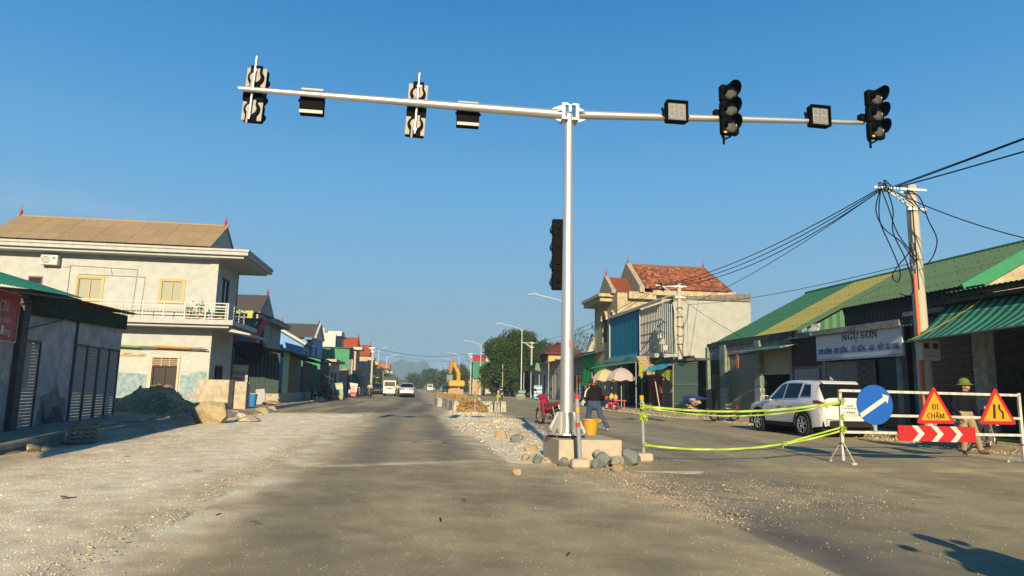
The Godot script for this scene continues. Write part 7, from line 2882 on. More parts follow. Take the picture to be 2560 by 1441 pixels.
	tree("big_tree", "taller paler tree top just behind the lamp post", v3(20.2,0,-116.0),11.6,4.0,3600, Color(0.04,0.075,0.015),102,0.6,0.3)
	tree("big_tree", "lower bushy tree at the left foot of the big dark tree", v3(12.9,0,-112.0),6.0,2.6,1800, Color(0.042,0.065,0.012),103,0.5,0.1)
	tree("hedge_tree", "dark hedge tree trunk shrouded in leaves right beside the lamp post", v3(15.6,0,-100.0),4.4,1.5,900, Color(0.04,0.075,0.015),104,0.4,0.08)
	for k in 5:
		tree("far_tree", ["broad dark tree leftmost of the far clump at the road's end", "tallest tree in the middle of the far clump", "right hand tree of the far clump behind the lamp posts", "low tree between the far clump and excavator", "far tree behind the excavator's cab"][k], [v3(1.5,0,-330.0), v3(7.5,0,-300.0), v3(12.0,0,-290.0), v3(11.0,0,-230.0), v3(12.8,0,-190.0)][k], [7.0,9.5,8.5,6.5,7.2][k], [5.0,4.6,4.6,3.4,3.0][k],1300, Color(0.045,0.075,0.025),110 + k,0.9,0.15)
	# buildings beyond the tree
	block_house("green_tarp_house", "house front wrapped in dark green tarp beside the big tree",12.9,16.0,-150.0,7.0,3.4, grey,-1, [[0.5,0.2,2.0,2.4]], [[0.5,0.2,1.0,2.4], [1.8,0.2,1.0,2.4]])
	b = mb()
	b.wavy(v3(12.9,7.0,-149.8), v3(16.0,7.1,-149.8), v3(15.8,3.4,-149.4), v3(13.1,3.4,-149.4),8,0.05)
	b.wavy(v3(12.85,7.0,-156.0), v3(12.85,7.0,-149.8), v3(13.05,3.4,-149.4), v3(12.85,3.4,-156.0),10,0.05)
	part("green_tarp", b, mat(0.02,0.16,0.08,0.6, "streak",0.5))
	block_house("red_roof_building", "building with bright red sheet storey behind the green tarp house",16.4,21.2,-190.0,8.0,8.3, mat(0.55,0.52,0.34,0.85, "grime",0.4),-1, [[1.0,5.0,1.6,1.8]], [[0.6,5.6,1.2,1.6], [2.8,5.6,1.2,1.6]], "", "building")
	b = mb()
	b.wavy(v3(16.2,10.5,-192.0), v3(21.4,10.6,-192.0), v3(21.4,8.5,-189.6), v3(16.2,8.5,-189.6),20,0.04)
	b.bb(v3(16.2,8.3,-198.0), v3(21.4,8.55,-189.4))
	part("red_roof", b, mat(0.36,0.03,0.04,0.6, "grime",0.4))
	thing("flag_building", "narrow far building with small red top above the tree's left edge", "building", v3(20.5,0,-185))
	b = mb()
	b.bb(v3(18.6,0,-183.0), v3(20.0,12.0,-178.0))
	part("wall", b, mat(0.60,0.56,0.45,0.9, "grime",0.4))
	b = mb()
	b.bb(v3(18.5,12.0,-183.1), v3(20.1,13.3,-177.9))
	part("red_top", b, mt(0.50,0.05,0.03,0.7))
	# yellow fence pieces and gate posts along the right side
	for k in 5:
		var z := -122.0 - k * 7.0
		org = v3(12.6,0, z)
		b = mb()
		b.bb(v3(12.5,0, z - 3.0), v3(12.7,2.3, z))
		for q in 5:
			b.bb(v3(12.44,0, z - 3.0 + q * 0.72), v3(12.5,2.5, z - 2.85 + q * 0.72))
		solo("wall_panel", b, mat(0.55,0.42,0.22,0.9, "dirty",0.6), ["nearest ochre wall panel below the green tarp house", "second ochre wall panel along the right side", "third ochre wall panel along the right side", "fourth ochre wall panel near the excavator", "last ochre wall panel behind the excavator"][k], "wall", "ochre wall panels on the right side")
	for k in 4:
		block_house("far_house", ["pale far house first past the red sheet building", "second far house of the right row", "third far house of the right row", "last far house of the right row"][k],13.5,18.0,-205.0 - k * 28.0,10.0,4.0 + (k * 5) % 3, mat(0.5,0.47,0.40,0.9, "grime",0.3),-1, [[1.0,0.2,2.4,2.6]], [[1.5,2.2,1.2,1.2]], "far houses of the right row")

func lamp_post(label: String, at: Vector3, h: float, arm: Vector3):
	thing("street_lamp", label, "street lamp", at, "street lamps along the road")
	var m := mat(0.52,0.53,0.52,0.5, "",1.0,0.3)
	var b := mb()
	b.cyl(at - EY * 0.05, at + EY * h,0.085,0.045,10)
	b.cyl(at, at + EY * 0.25,0.14,0.12,8)
	part("post", b, m)
	b = mb()
	b.tube(curve([at + EY * (h - 0.15), at + EY * (h + 0.25) + arm * 0.35, at + EY * (h + 0.62) + arm],5),0.035,7)
	part("arm", b, m)
	b = mb()
	b.box(at + EY * (h + 0.64) + arm * 1.12, v3(0.22,0.09,0.22) + arm.abs() * 0.22, Basis(EZ,-0.12 * signf(arm.x)),0.03)
	part("lamp_head", b, mt(0.60,0.61,0.60,0.4))

func utility_pole(label: String, at: Vector3, h: float, r: float, brk: float, lean := 0.0) -> Vector3:
	thing("utility_pole", label, "utility pole", at, "concrete utility poles")
	var b := mb()
	var top := at + v3(lean, h,0)
	b.cyl(at - EY * 0.1, top, r, r * 0.72,16)
	part("pole", b, mat(0.50,0.46,0.38,0.9, "grime",0.9))
	b = mb()
	var t := at + v3(lean * 0.95, h - 0.18,0)
	var st := mat(0.62,0.62,0.60,0.5, "",1.0,0.3)
	b.box(t + v3(-brk * 0.5 + 0.12,0, r * 0.8), v3(brk + 0.5,0.07,0.05))
	b.box(t + v3(0.0,0.0,-r * 0.8), v3(0.5,0.06,0.05))
	b.box(t + v3(0.0,-0.62, r * 0.85), v3(0.6,0.07,0.05))
	b.tube([t + v3(-0.1,-0.64, r * 0.85), t + v3(-brk * 0.85,0.0, r * 0.85)],0.035,4)
	b.tube([t + v3(0.05,-0.64, r * 0.85), t + v3(-brk * 0.75,0.0, r * 0.85)],0.025,4)
	part("bracket", b, st)
	return t + v3(-brk + 0.1,0.0, r * 0.8)

func wire(label: String, pts: Array, r: float, group: String):
	org = pts[0]
	var b := mb()
	b.tube(pts, r,5)
	solo("wire", b, mt(0.006,0.007,0.012,0.7), label, "wire", group)

func poles_and_wires():
	rng.seed = 91
	var k1 := utility_pole("big concrete utility pole with cable tangle before the shop sign", v3(15.05,0.05,-18.4),7.65,0.215,1.25,-0.05)
	var P := v3(15.05,0,-18.4)
	# fittings of that pole
	var b := mb()
	b.tube([v3(14.83,0.2,-18.25), v3(14.80,4.9,-18.25)],0.05,8)
	part("orange_conduit", b, mat(0.62,0.13,0.03,0.5, "grime",1.0))
	b = mb()
	for y in [5.35,5.1,5.05]:
		b.torus(Transform3D(Basis(), v3(15.02, y,-18.4)),0.185,0.014,18,5)
	part("steel_band", b, mat(0.6,0.6,0.58,0.4, "",1.0,0.6))
	b = mb()
	b.box(v3(14.82,5.75,-18.3), v3(0.10,0.22,0.12))
	b.box(v3(14.80,5.1,-18.3), v3(0.08,0.12,0.10))
	part("cable_clamp", b, mt(0.1,0.1,0.1,0.6))
	b = mb()
	b.box(v3(14.98,2.60,-18.12), v3(0.62,0.60,0.22), Basis(),0.02)
	var mbx := part("meter_box", b, mat(0.44,0.45,0.41,0.6, "grime",1.5))
	b = mb()
	for x in [14.83,15.13]:
		b.box(v3(x,2.72,-18.005), v3(0.16,0.16,0.012))
	b.box(v3(14.98,2.42,-18.005), v3(0.56,0.012,0.012))
	part("meter_window", b, mt(0.03,0.03,0.03,0.2), mbx)
	# tangle of slack cable: loops hanging from the bracket
	var L := [
		[k1, v3(13.95,6.6,-18.5), v3(14.25,5.7,-18.45), v3(14.45,5.0,-18.4), v3(14.35,4.65,-18.4), v3(14.2,4.9,-18.4), v3(14.7,5.6,-18.2)],
		[k1, v3(13.85,6.9,-18.5), v3(14.0,6.3,-18.4), v3(14.5,5.9,-18.35), v3(14.7,5.5,-18.25), v3(14.85,5.3,-18.2)],
		[k1 + v3(0.2,0,0), v3(14.35,6.9,-18.4), v3(14.3,6.2,-18.4), v3(14.6,5.4,-18.35), v3(14.78,4.6,-18.3), v3(14.66,4.25,-18.3), v3(14.3,4.28,-18.3)],
		[k1, v3(14.1,7.0,-18.3), v3(14.4,6.1,-18.3), v3(14.9,5.3,-18.15)],
		[k1 + v3(0.7,0.05,0), v3(15.1,7.3,-18.2), v3(15.35,6.6,-18.2), v3(15.6,6.0,-18.2), v3(15.45,5.5,-18.2), v3(15.2,5.2,-18.2)],
		[k1 + v3(0.9,0.1,0), v3(14.75,7.4,-18.2), v3(15.05,6.9,-18.15), v3(15.25,6.75,-18.15)],
		[v3(14.85,7.0,-18.2), v3(14.84,6.2,-18.18), v3(14.85,5.4,-18.18), v3(14.86,4.4,-18.18)]]
	for k in L.size():
		wire(["longest cable loop hanging lowest from the big pole's bracket", "cable swinging from the bracket back to the steel band", "cable drooping beside the pole down to the roof line", "short cable running from bracket straight to the steel band", "cable bulging out on the right side of the big pole", "short stub of cable crossing the big pole's top", "cable running straight down the big pole's left face"][k], curve(L[k],5),0.018, "slack cables on the big pole")
	# coil at the bracket tip
	org = k1
	b = mb()
	for k in 6:
		b.torus(Transform3D(Basis.from_euler(v3(1.2 + 0.2 * sin(k * 2.0),0.3 * k,0.3)), k1 + v3(0.12 * sin(k * 1.7) + 0.1,0.02 * k - 0.02,0.03)),0.13 + 0.02 * (k % 3),0.014,14,5)
	solo("cable_coil", b, mt(0.006,0.007,0.012,0.7), "coil of black cable at the tip of the big pole's bracket", "cable coil")
	var k2 := utility_pole("slim concrete utility pole before the blank grey wall", v3(14.75,0.05,-36.5),7.3,0.16,1.3)
	b = mb()
	for k in 5:
		b.torus(Transform3D(Basis(EX,0.4 * sin(k * 1.3)), v3(14.75,3.9 + 0.5 * k,-36.5)),0.17,0.02,12,5)
	b.tube(curve([v3(14.9,5.2,-36.4), v3(14.95,4.4,-36.4), v3(14.85,3.6,-36.4), v3(15.0,2.8,-36.4)],4),0.02,5)
	part("cable_wraps", b, mt(0.02,0.02,0.025,0.6))
	org = k2
	b = mb()
	for k in 4:
		b.torus(Transform3D(Basis.from_euler(v3(1.3,0.4 * k,0.2)), k2 + v3(0.05 * k,-0.08,0)),0.17 + 0.03 * k,0.016,14,5)
	solo("cable_coil", b, mt(0.006,0.007,0.012,0.7), "coil of black cable at the slim pole's bracket", "cable coil")
	# long spans
	var g := "long wires strung between the poles"
	for k in 3:
		wire(["uppermost of three bundled wires from big pole to slim pole", "middle of three bundled wires from big pole to slim pole", "lowest of three bundled wires from big pole to slim pole"][k], sag(k1 + v3(0.03 * k,-0.02 * k,0), k2 + v3(0.05 * k,0.0,0),0.45 + 0.17 * k,22),0.017, g)
	wire("upper wire rising to the right edge from the big pole", sag(k1 + v3(0.5,0.05,0), v3(14.4,7.55,24),0.35,20),0.018, g)
	wire("second wire close under the uppermost at the right edge", sag(k1 + v3(0.4,0.05,0), v3(14.2,7.4,24),0.35,20),0.015, g)
	wire("lower wire rising to the right edge from the big pole", sag(k1 + v3(0.6,0.05,0), v3(15.6,7.15,24),0.85,20),0.022, g)
	wire("wire from the big pole slanting down past the orange tile roof", sag(k1 + v3(0.05,-0.05,0), v3(21.6,8.6,-60),0.9,20),0.014, g)
	wire("thin wire from the big pole's middle towards the grey house", sag(v3(14.85,5.25,-18.4), v3(17.5,6.9,-42.0),0.25,20),0.012, g)
	wire("service wire dropping right from the big pole to the near shop roof", sag(k1 + v3(0.1,0,0.05), v3(17.2,4.75,-14.0),0.35,18),0.016, g)
	wire("wire from slim pole sagging down to the green shop roof", sag(k2 + v3(0.3,0,0), v3(16.3,3.95,-32.0),0.15,14),0.012, g)
	wire("slack wire drooping across the blank grey wall", curve([v3(17.6,6.9,-41.9), v3(17.3,6.0,-41.5), v3(16.6,5.2,-40.5), v3(14.9,5.0,-36.6)],6),0.012, g)
	var k3 := utility_pole("utility pole standing in front of the big dark tree", v3(16.4,0,-95.0),7.9,0.16,1.3)
	var k4 := utility_pole("far utility pole with cable loop behind the excavator", v3(12.0,0,-145.0),8.6,0.17,0.9)
	for k in 2:
		wire(["upper wire from the slim pole on to the pole by the tree", "lower wire from the slim pole on to the pole by the tree"][k], sag(k2 + v3(0.05 * k,-0.05 * k,0), k3 + v3(0,-0.03 * k,0),0.9 + 0.4 * k,18),0.016, g)
		wire(["upper wire between the tree pole and the far pole", "lower wire between the tree pole and the far pole"][k], sag(k3, k4,0.9 + 0.4 * k,16),0.018, g)
	wire("cable loop hanging from the far pole's bracket", curve([k4, k4 + v3(-0.3,-0.8,0), k4 + v3(0.3,-1.6,0), k4 + v3(0.9,-1.0,0)],5),0.03, "slack cables on the big pole")
	var k5 := utility_pole("thick concrete utility pole standing among the left balconies", v3(-6.55,0,-110.0),7.4,0.20,0.5)
	wire("upper black wire crossing the road far away", sag(v3(-6.4,7.25,-110), k4 + v3(0,0.1,0),1.0,20),0.03, "wires across the road")
	wire("lower faint wire crossing the road far away", sag(v3(-6.4,6.6,-110), k4 + v3(0,-1.4,0),0.7,20),0.015, "wires across the road")
	thing("yellow_post", "short ochre pole standing before the big tree's trunk", "pole", v3(13.6,0,-104))
	b = mb()
	b.cyl(v3(13.5,0,-104), v3(13.5,4.9,-104),0.09,0.08,8)
	part("pole", b, mat(0.42,0.31,0.16,0.9, "grime",1.0))
	# lamps
	lamp_post("street lamp whose arm shows just left of the mast", v3(13.6,0,-60.0),9.1, v3(-2.9,0,0))
	lamp_post("tall street lamp standing before the big dark tree", v3(14.5,0,-92.0),9.4, v3(-2.9,0,0))
	lamp_post("third street lamp beside the green tarp house", v3(12.4,0,-128.0),9.4, v3(-2.6,0,0))
	lamp_post("fourth street lamp just left of the far utility pole", v3(11.5,0,-176.0),9.6, v3(-2.6,0,0))
	for k in 6:
		lamp_post(["nearest thin lamp post over the far tree clump", "second thin lamp post over the far tree clump", "third thin lamp post over the far tree clump", "fourth thin lamp post over the far tree clump", "fifth thin lamp post over the far tree clump", "farthest thin lamp post near the road's end"][k], v3(11.5 - 0.2 * k,0,-212.0 - k * 36.0),9.6, v3(-2.6,0,0))
	lamp_post("street lamp on the left pavement by the palms", v3(-6.7,0,-132.0),8.0, v3(1.2,0,0))
	lamp_post("farther street lamp on the left side past the palms", v3(-6.9,0,-176.0),8.6, v3(2.4,0,0))

# ---------------------------------------------------------------- cars
func lut(t: Array, x: float) -> float:
	# table of [x, y] with falling x, smooth between entries
	if x >= t[0][0]:
		return t[0][1]
	for i in t.size() - 1:
		if x >= t[i + 1][0]:
			var f: float = (x - t[i + 1][0]) / (t[i][0] - t[i + 1][0])
			var y0: float = t[mini(i + 2, t.size() - 1)][1]
			var y1: float = t[i + 1][1]
			var y2: float = t[i][1]
			var y3: float = t[maxi(i - 1,0)][1]
			return lerpf(lerpf(y1, y2, f), cubic_interpolate(y1, y2, y0, y3, f),0.55)
	return t[-1][1]

var TOP := [[2.30,0.62], [2.298,0.90], [2.285,1.07], [2.22,1.16], [2.02,1.40], [1.82,1.60], [1.64,1.66], [1.1,1.70], [0.5,1.715], [0.0,1.69], [-0.33,1.60], [-0.66,1.39], [-1.0,1.135], [-1.15,1.085], [-1.6,1.04], [-2.0,0.96], [-2.2,0.85], [-2.32,0.60]]
var WID := [[2.30,0.70], [2.26,0.80], [2.15,0.875], [1.9,0.92], [1.3,0.945], [0.5,0.935], [-0.6,0.935], [-1.35,0.945], [-1.85,0.91], [-2.1,0.83], [-2.25,0.72], [-2.32,0.58]]
var RFW := [[2.30,0.68], [2.2,0.74], [1.98,0.70], [1.75,0.635], [1.2,0.655], [0.2,0.67], [-0.3,0.65], [-0.66,0.70], [-1.0,0.78], [-1.4,0.80], [-2.1,0.70], [-2.32,0.50]]
var BELT := [[2.30,1.02], [2.1,1.10], [1.6,1.10], [0.5,1.06], [-0.5,1.02], [-1.2,0.99], [-1.6,0.95], [-2.32,0.75]]

func car_p(z: float, t: float) -> Vector3:
	var w := lut(WID, z)
	var top := lut(TOP, z)
	var wr := minf(lut(RFW, z), w * 0.97)
	var belt := minf(lut(BELT, z), top - 0.05)
	var yb := 0.27
	for zw in [1.32,-1.32]:
		var d: float = absf(z - zw)
		if d < 0.43:
			yb = maxf(yb,0.34 + sqrt(0.43 * 0.43 - d * d))
	if z > 1.8: yb = maxf(yb,0.30 + (z - 1.8) * 0.12)
	yb = minf(yb, belt - 0.08)
	var q := [w2(w * 0.965, yb), w2(w * 0.99, lerpf(yb, belt,0.3)), w2(w, lerpf(yb, belt,0.62)), w2(w * 0.965, belt), w2(wr, maxf(top - 0.085, belt + 0.01)), w2(wr * 0.78, top - 0.018), w2(0, top)]
	var i := clampi(int(t),0,5)
	var f := t - i
	var a: Vector2 = q[maxi(i - 1,0)]
	var b: Vector2 = q[i]
	var c: Vector2 = q[i + 1]
	var d2: Vector2 = q[mini(i + 2,6)] if i < 5 else w2(-q[5].x, q[5].y)
	var r := b.cubic_interpolate(c, a, d2, f).lerp(b.lerp(c, f),0.45)
	return v3(r.x, r.y, z)

func car_n(z: float, t: float) -> Vector3:
	var e := 0.02
	var dz := car_p(z + e, t) - car_p(z - e, t)
	var dt := car_p(z, minf(t + 0.06,6.0)) - car_p(z, maxf(t - 0.06,0.0))
	var n := dt.cross(dz).normalized()
	return n if n.dot(v3(1,0.6,0)) > 0 else -n

# a piece of the body's skin, offset by d: rear edge zr and front edge zf, each given at bottom and top
func skin(b: Mb, t0: float, t1: float, zr0: float, zr1: float, zf0: float, zf1: float, d: float, sides: Array, nu := 10, nv := 6):
	for s in sides:
		var m := Vector3(s,1,1)
		var G := []
		var N := []
		for j in nv + 1:
			var f := float(j) / nv
			var t := lerpf(t0, t1, f)
			for i in nu + 1:
				var z := lerpf(lerpf(zr0, zr1, f), lerpf(zf0, zf1, f), float(i) / nu)
				var n := car_n(z, t)
				G.append((car_p(z, t) + n * d) * m)
				N.append(n * m)
		var w := nu + 1
		for j in nv:
			for i in nu:
				var a := j * w + i
				b.quadn(G[a], G[a + 1], G[a + w + 1], G[a + w], N[a], N[a + 1], N[a + w + 1], N[a + w])

func make_car(called: String, label: String, paint: Material, detail := true) -> Node3D:
	var t := thing(called, label, "car", Vector3.ZERO)
	var dark := mt(0.016,0.016,0.017,0.7)
	var gls := mt(0.006,0.008,0.012,0.05)
	gls.metallic_specular = 0.3
	var b := mb()
	skin(b,0.0,6.0,2.30,2.30,-2.32,-2.32,0.0, [1.0,-1.0],92 if detail else 46,24 if detail else 14)
	for s in [1.0,-1.0]:
		for e in [2.30,-2.32]:
			var c := v3(0,0.55, e)
			var k := 12
			for i in k:
				var p := car_p(e,6.0 * i / k)
				var q := car_p(e,6.0 * (i + 1) / k)
				b.tri(c, p * Vector3(s,1,1), q * Vector3(s,1,1), EZ * signf(e))
			b.tri(c, car_p(e,0.0) * Vector3(s,1,1), v3(0, car_p(e,0.0).y, e), EZ * signf(e))
	part("body", b, paint)
	b = mb()
	b.box(v3(0,0.34,0), v3(1.66,0.2,4.3))
	for z in [1.32,-1.32]:
		b.cyl(v3(-0.87,0.36, z), v3(0.87,0.36, z),0.415,0.415,20)
	part("underbody", b, dark)
	# black cladding: sills, arches, lower bumper
	b = mb()
	skin(b,0.0,0.55,0.86,0.86,-0.86,-0.86,0.006, [1.0,-1.0],14,2)
	for z in [1.32,-1.32]:
		for s in [1.0,-1.0]:
			for i in 16:
				var a0 := lerpf(0.12, PI - 0.12, i / 16.0)
				var a1 := lerpf(0.12, PI - 0.12, (i + 1) / 16.0)
				var p0 := v3(0.935 * s,0.34 + sin(a0) * 0.425, z + cos(a0) * 0.425)
				var p1 := v3(0.935 * s,0.34 + sin(a1) * 0.425, z + cos(a1) * 0.425)
				var q0 := v3(0.945 * s,0.34 + sin(a0) * 0.475, z + cos(a0) * 0.475)
				var q1 := v3(0.945 * s,0.34 + sin(a1) * 0.475, z + cos(a1) * 0.475)
				b.quad(p0, p1, q1, q0, EX * s)
	b.box(v3(0,0.42,2.275), v3(1.36,0.20,0.10), Basis(),0.03)
	for s in [-1.0,1.0]:
		b.box(v3(0.72 * s,0.42,2.20), v3(0.20,0.20,0.14), Basis(EY,0.5 * s),0.03)
	part("cladding", b, dark)
	# glass
	var panes := [["side_window",3.12,3.90,0.20,0.20,-0.66,-0.17], ["side_window",3.12,3.90,1.08,1.06,0.27,0.27], ["quarter_window",3.2,3.85,1.72,1.48,1.19,1.17]]
	for p in panes:
		for s in [1.0,-1.0]:
			b = mb()
			skin(b, p[1], p[2], p[3], p[4], p[5], p[6],0.008, [s],10,5)
			part(p[0], b, gls)
	b = mb()
	skin(b,4.15,6.0,-0.35,-0.37,-0.98,-1.0,0.006, [1.0,-1.0],10,6)
	part("windscreen", b, gls)
	b = mb()
	skin(b,4.05,6.0,2.20,2.21,1.82,1.79,0.008, [1.0,-1.0],8,8)
	part("rear_window", b, gls)
	if detail:
		b = mb()
		for p in panes:
			skin(b, p[2], p[2] + 0.07, p[4] + 0.01, p[4] + 0.01, p[6] - 0.01, p[6] - 0.01,0.010, [1.0,-1.0],8,1)
			skin(b, p[1] - 0.07, p[1], p[3] + 0.01, p[3] + 0.01, p[5] - 0.01, p[5] - 0.01,0.010, [1.0,-1.0],8,1)
		part("window_trim", b, mat(0.55,0.56,0.56,0.2, "",1.0,0.9))
		# doors stand a hair proud between dark seams
		b = mb()
		for z in [0.235,-0.98]:
			skin(b,0.5,3.05, z, z, z - 0.012, z - 0.012,0.0025, [1.0,-1.0],1,12)
		skin(b,1.4,3.05,0.90,1.16,0.888,1.148,0.0025, [1.0,-1.0],1,10)
		skin(b,2.05,3.95,2.235,1.80,2.222,1.788,0.0025, [1.0,-1.0],1,10)
		part("door_seam", b, mt(0.06,0.06,0.06,0.8))
		for zz in [[0.225,-0.965], [0.885,0.24]]:
			for s in [1.0,-1.0]:
				b = mb()
				skin(b,0.62,2.98, zz[0], zz[0] + (0.24 if zz[0] > 0.5 else 0.0), zz[1], zz[1],0.004, [s],12,10)
				var door := part("door", b, paint)
				b = mb()
				var hp := car_p(zz[0] - 0.12,2.45)
				b.box(v3((hp.x + 0.02) * s, hp.y, hp.z), v3(0.03,0.035,0.20), Basis(),0.01)
				part("handle", b, mat(0.45,0.46,0.47,0.2, "",1.0,0.8), door)
		for s in [1.0,-1.0]:
			b = mb()
			b.ball(v3(1.05 * s,1.12,-0.5), v3(0.12,0.085,0.075), Basis(),12,8)
			b.box(v3(0.95 * s,1.06,-0.5), v3(0.1,0.04,0.06))
			var mi := part("mirror", b, paint)
			b = mb()
			b.box(v3(1.06 * s,1.12,-0.432), v3(0.17,0.11,0.01))
			part("mirror_glass", b, mat(0.1,0.1,0.11,0.05, "",1.0,0.9), mi)
		b = mb()
		b.prism(pva([w2(0.0,0), w2(0.16,0), w2(0.02,0.10)]),0.025, Transform3D(Basis(EZ, EY,-EX), v3(0.0125,1.69,1.35)))
		part("antenna_fin", b, paint)
		b = mb()
		b.box(v3(0,1.612,1.84), v3(1.14,0.03,0.16), Basis(EX,0.5),0.01)
		part("spoiler", b, paint)
		b = mb()
		b.box(v3(0,0.95,2.303), v3(0.20,0.02,0.006))
		for k in 6:
			b.box(v3(-0.25 + k * 0.1,0.885,2.302), v3(0.055,0.03,0.006))
		part("badge", b, mat(0.5,0.5,0.5,0.3, "",1.0,0.8))
		b = mb()
		for s in [-1.0,1.0]:
			b.box(v3(0.56 * s,0.545,2.31), v3(0.34,0.025,0.02), Basis(EZ,0.06 * s))
			b.box(v3(0.74 * s,0.47,2.27), v3(0.025,0.14,0.02), Basis(EY,0.5 * s))
		part("chrome_strip", b, mat(0.6,0.6,0.6,0.2, "",1.0,0.9))
	var tl := mt(0.13,0.006,0.009,0.15)
	for s in [1.0,-1.0]:
		b = mb()
		skin(b,2.62,2.94,2.29,2.285,1.95,1.90,0.012, [s],8,3)
		b.box(v3(0.50 * s,0.985,2.298), v3(0.40,0.07,0.02), Basis(EZ,0.05 * s),0.008)
		var l := part("tail_light", b, tl)
		b = mb()
		b.box(v3(0.52 * s,0.985,2.309), v3(0.34,0.012,0.006), Basis(EZ,0.05 * s))
		part("light_strip", b, mt(0.55,0.30,0.30,0.2), l)
		b = mb()
		skin(b,2.3,2.85,-2.0,-2.02,-2.25,-2.26,0.01, [s],6,3)
		part("headlight", b, mat(0.7,0.72,0.72,0.08, "",1.0,0.3))
	b = mb()
	b.box(v3(0,0.72,2.306), v3(0.36,0.17,0.012))
	var pl := part("number_plate", b, mt(0.66,0.66,0.62,0.5))
	if detail:
		b = mb()
		for k in 4:
			b.box(v3(-0.1 + k * 0.066,0.755,2.3135), v3(0.04,0.05,0.003))
			b.box(v3(-0.1 + k * 0.066,0.685,2.3135), v3(0.04,0.05,0.003))
		part("digits", b, mt(0.04,0.04,0.04,0.6), pl)
	b = mb()
	b.box(v3(0,0.62,-2.31), v3(0.9,0.22,0.04), Basis(),0.01)
	b.box(v3(0,0.38,-2.27), v3(1.3,0.14,0.1), Basis(),0.02)
	part("grille", b, mt(0.03,0.03,0.03,0.4))
	for z in [1.32,-1.32]:
		for s in [1.0,-1.0]:
			wheel(v3(0.835 * s,0.36, z), s,0.36,0.23, detail)
	return t

func wheel(c: Vector3, s: float, r: float, w: float, detail: bool, parent: Node = null):
	var h := Node3D.new()
	h.name = "wheel"
	(parent if parent else cur).add_child(h, true)
	var b := mb()
	var xf := Transform3D(Basis(EZ,-PI / 2 * s), c)
	b.lathe([w2(r * 0.66,-w * 0.5), w2(r * 0.93,-w * 0.5), w2(r * 0.99,-w * 0.38), w2(r,-w * 0.15), w2(r, w * 0.15), w2(r * 0.99, w * 0.38), w2(r * 0.93, w * 0.5), w2(r * 0.66, w * 0.46), w2(r * 0.62, w * 0.2), w2(0, w * 0.2)],36 if detail else 16, xf)
	part("tyre", b, mat(0.022,0.022,0.022,0.85, "fine",2.0), h)
	b = mb()
	b.lathe([w2(r * 0.70, w * 0.34), w2(r * 0.69, w * 0.47), w2(r * 0.63, w * 0.47), w2(r * 0.61, w * 0.22)],36 if detail else 16, xf)
	if detail:
		for k in 5:
			for e in [-0.16,0.16]:
				var a: float = TAU * k / 5.0 + e
				var d := v3(0, cos(a), sin(a))
				b.tube([c + EX * s * w * 0.44 + d * 0.03, c + EX * s * w * 0.36 + v3(0, cos(a + e * 0.2), sin(a + e * 0.2)) * r * 0.66],0.017,5)
		b.cyl(c + EX * s * w * 0.3, c + EX * s * w * 0.47,0.06,0.05,14)
	else:
		b.cyl(c + EX * s * w * 0.25, c + EX * s * w * 0.42, r * 0.6, r * 0.5,12)
	part("rim", b, mat(0.50,0.51,0.52,0.25, "",1.0,0.8), h)

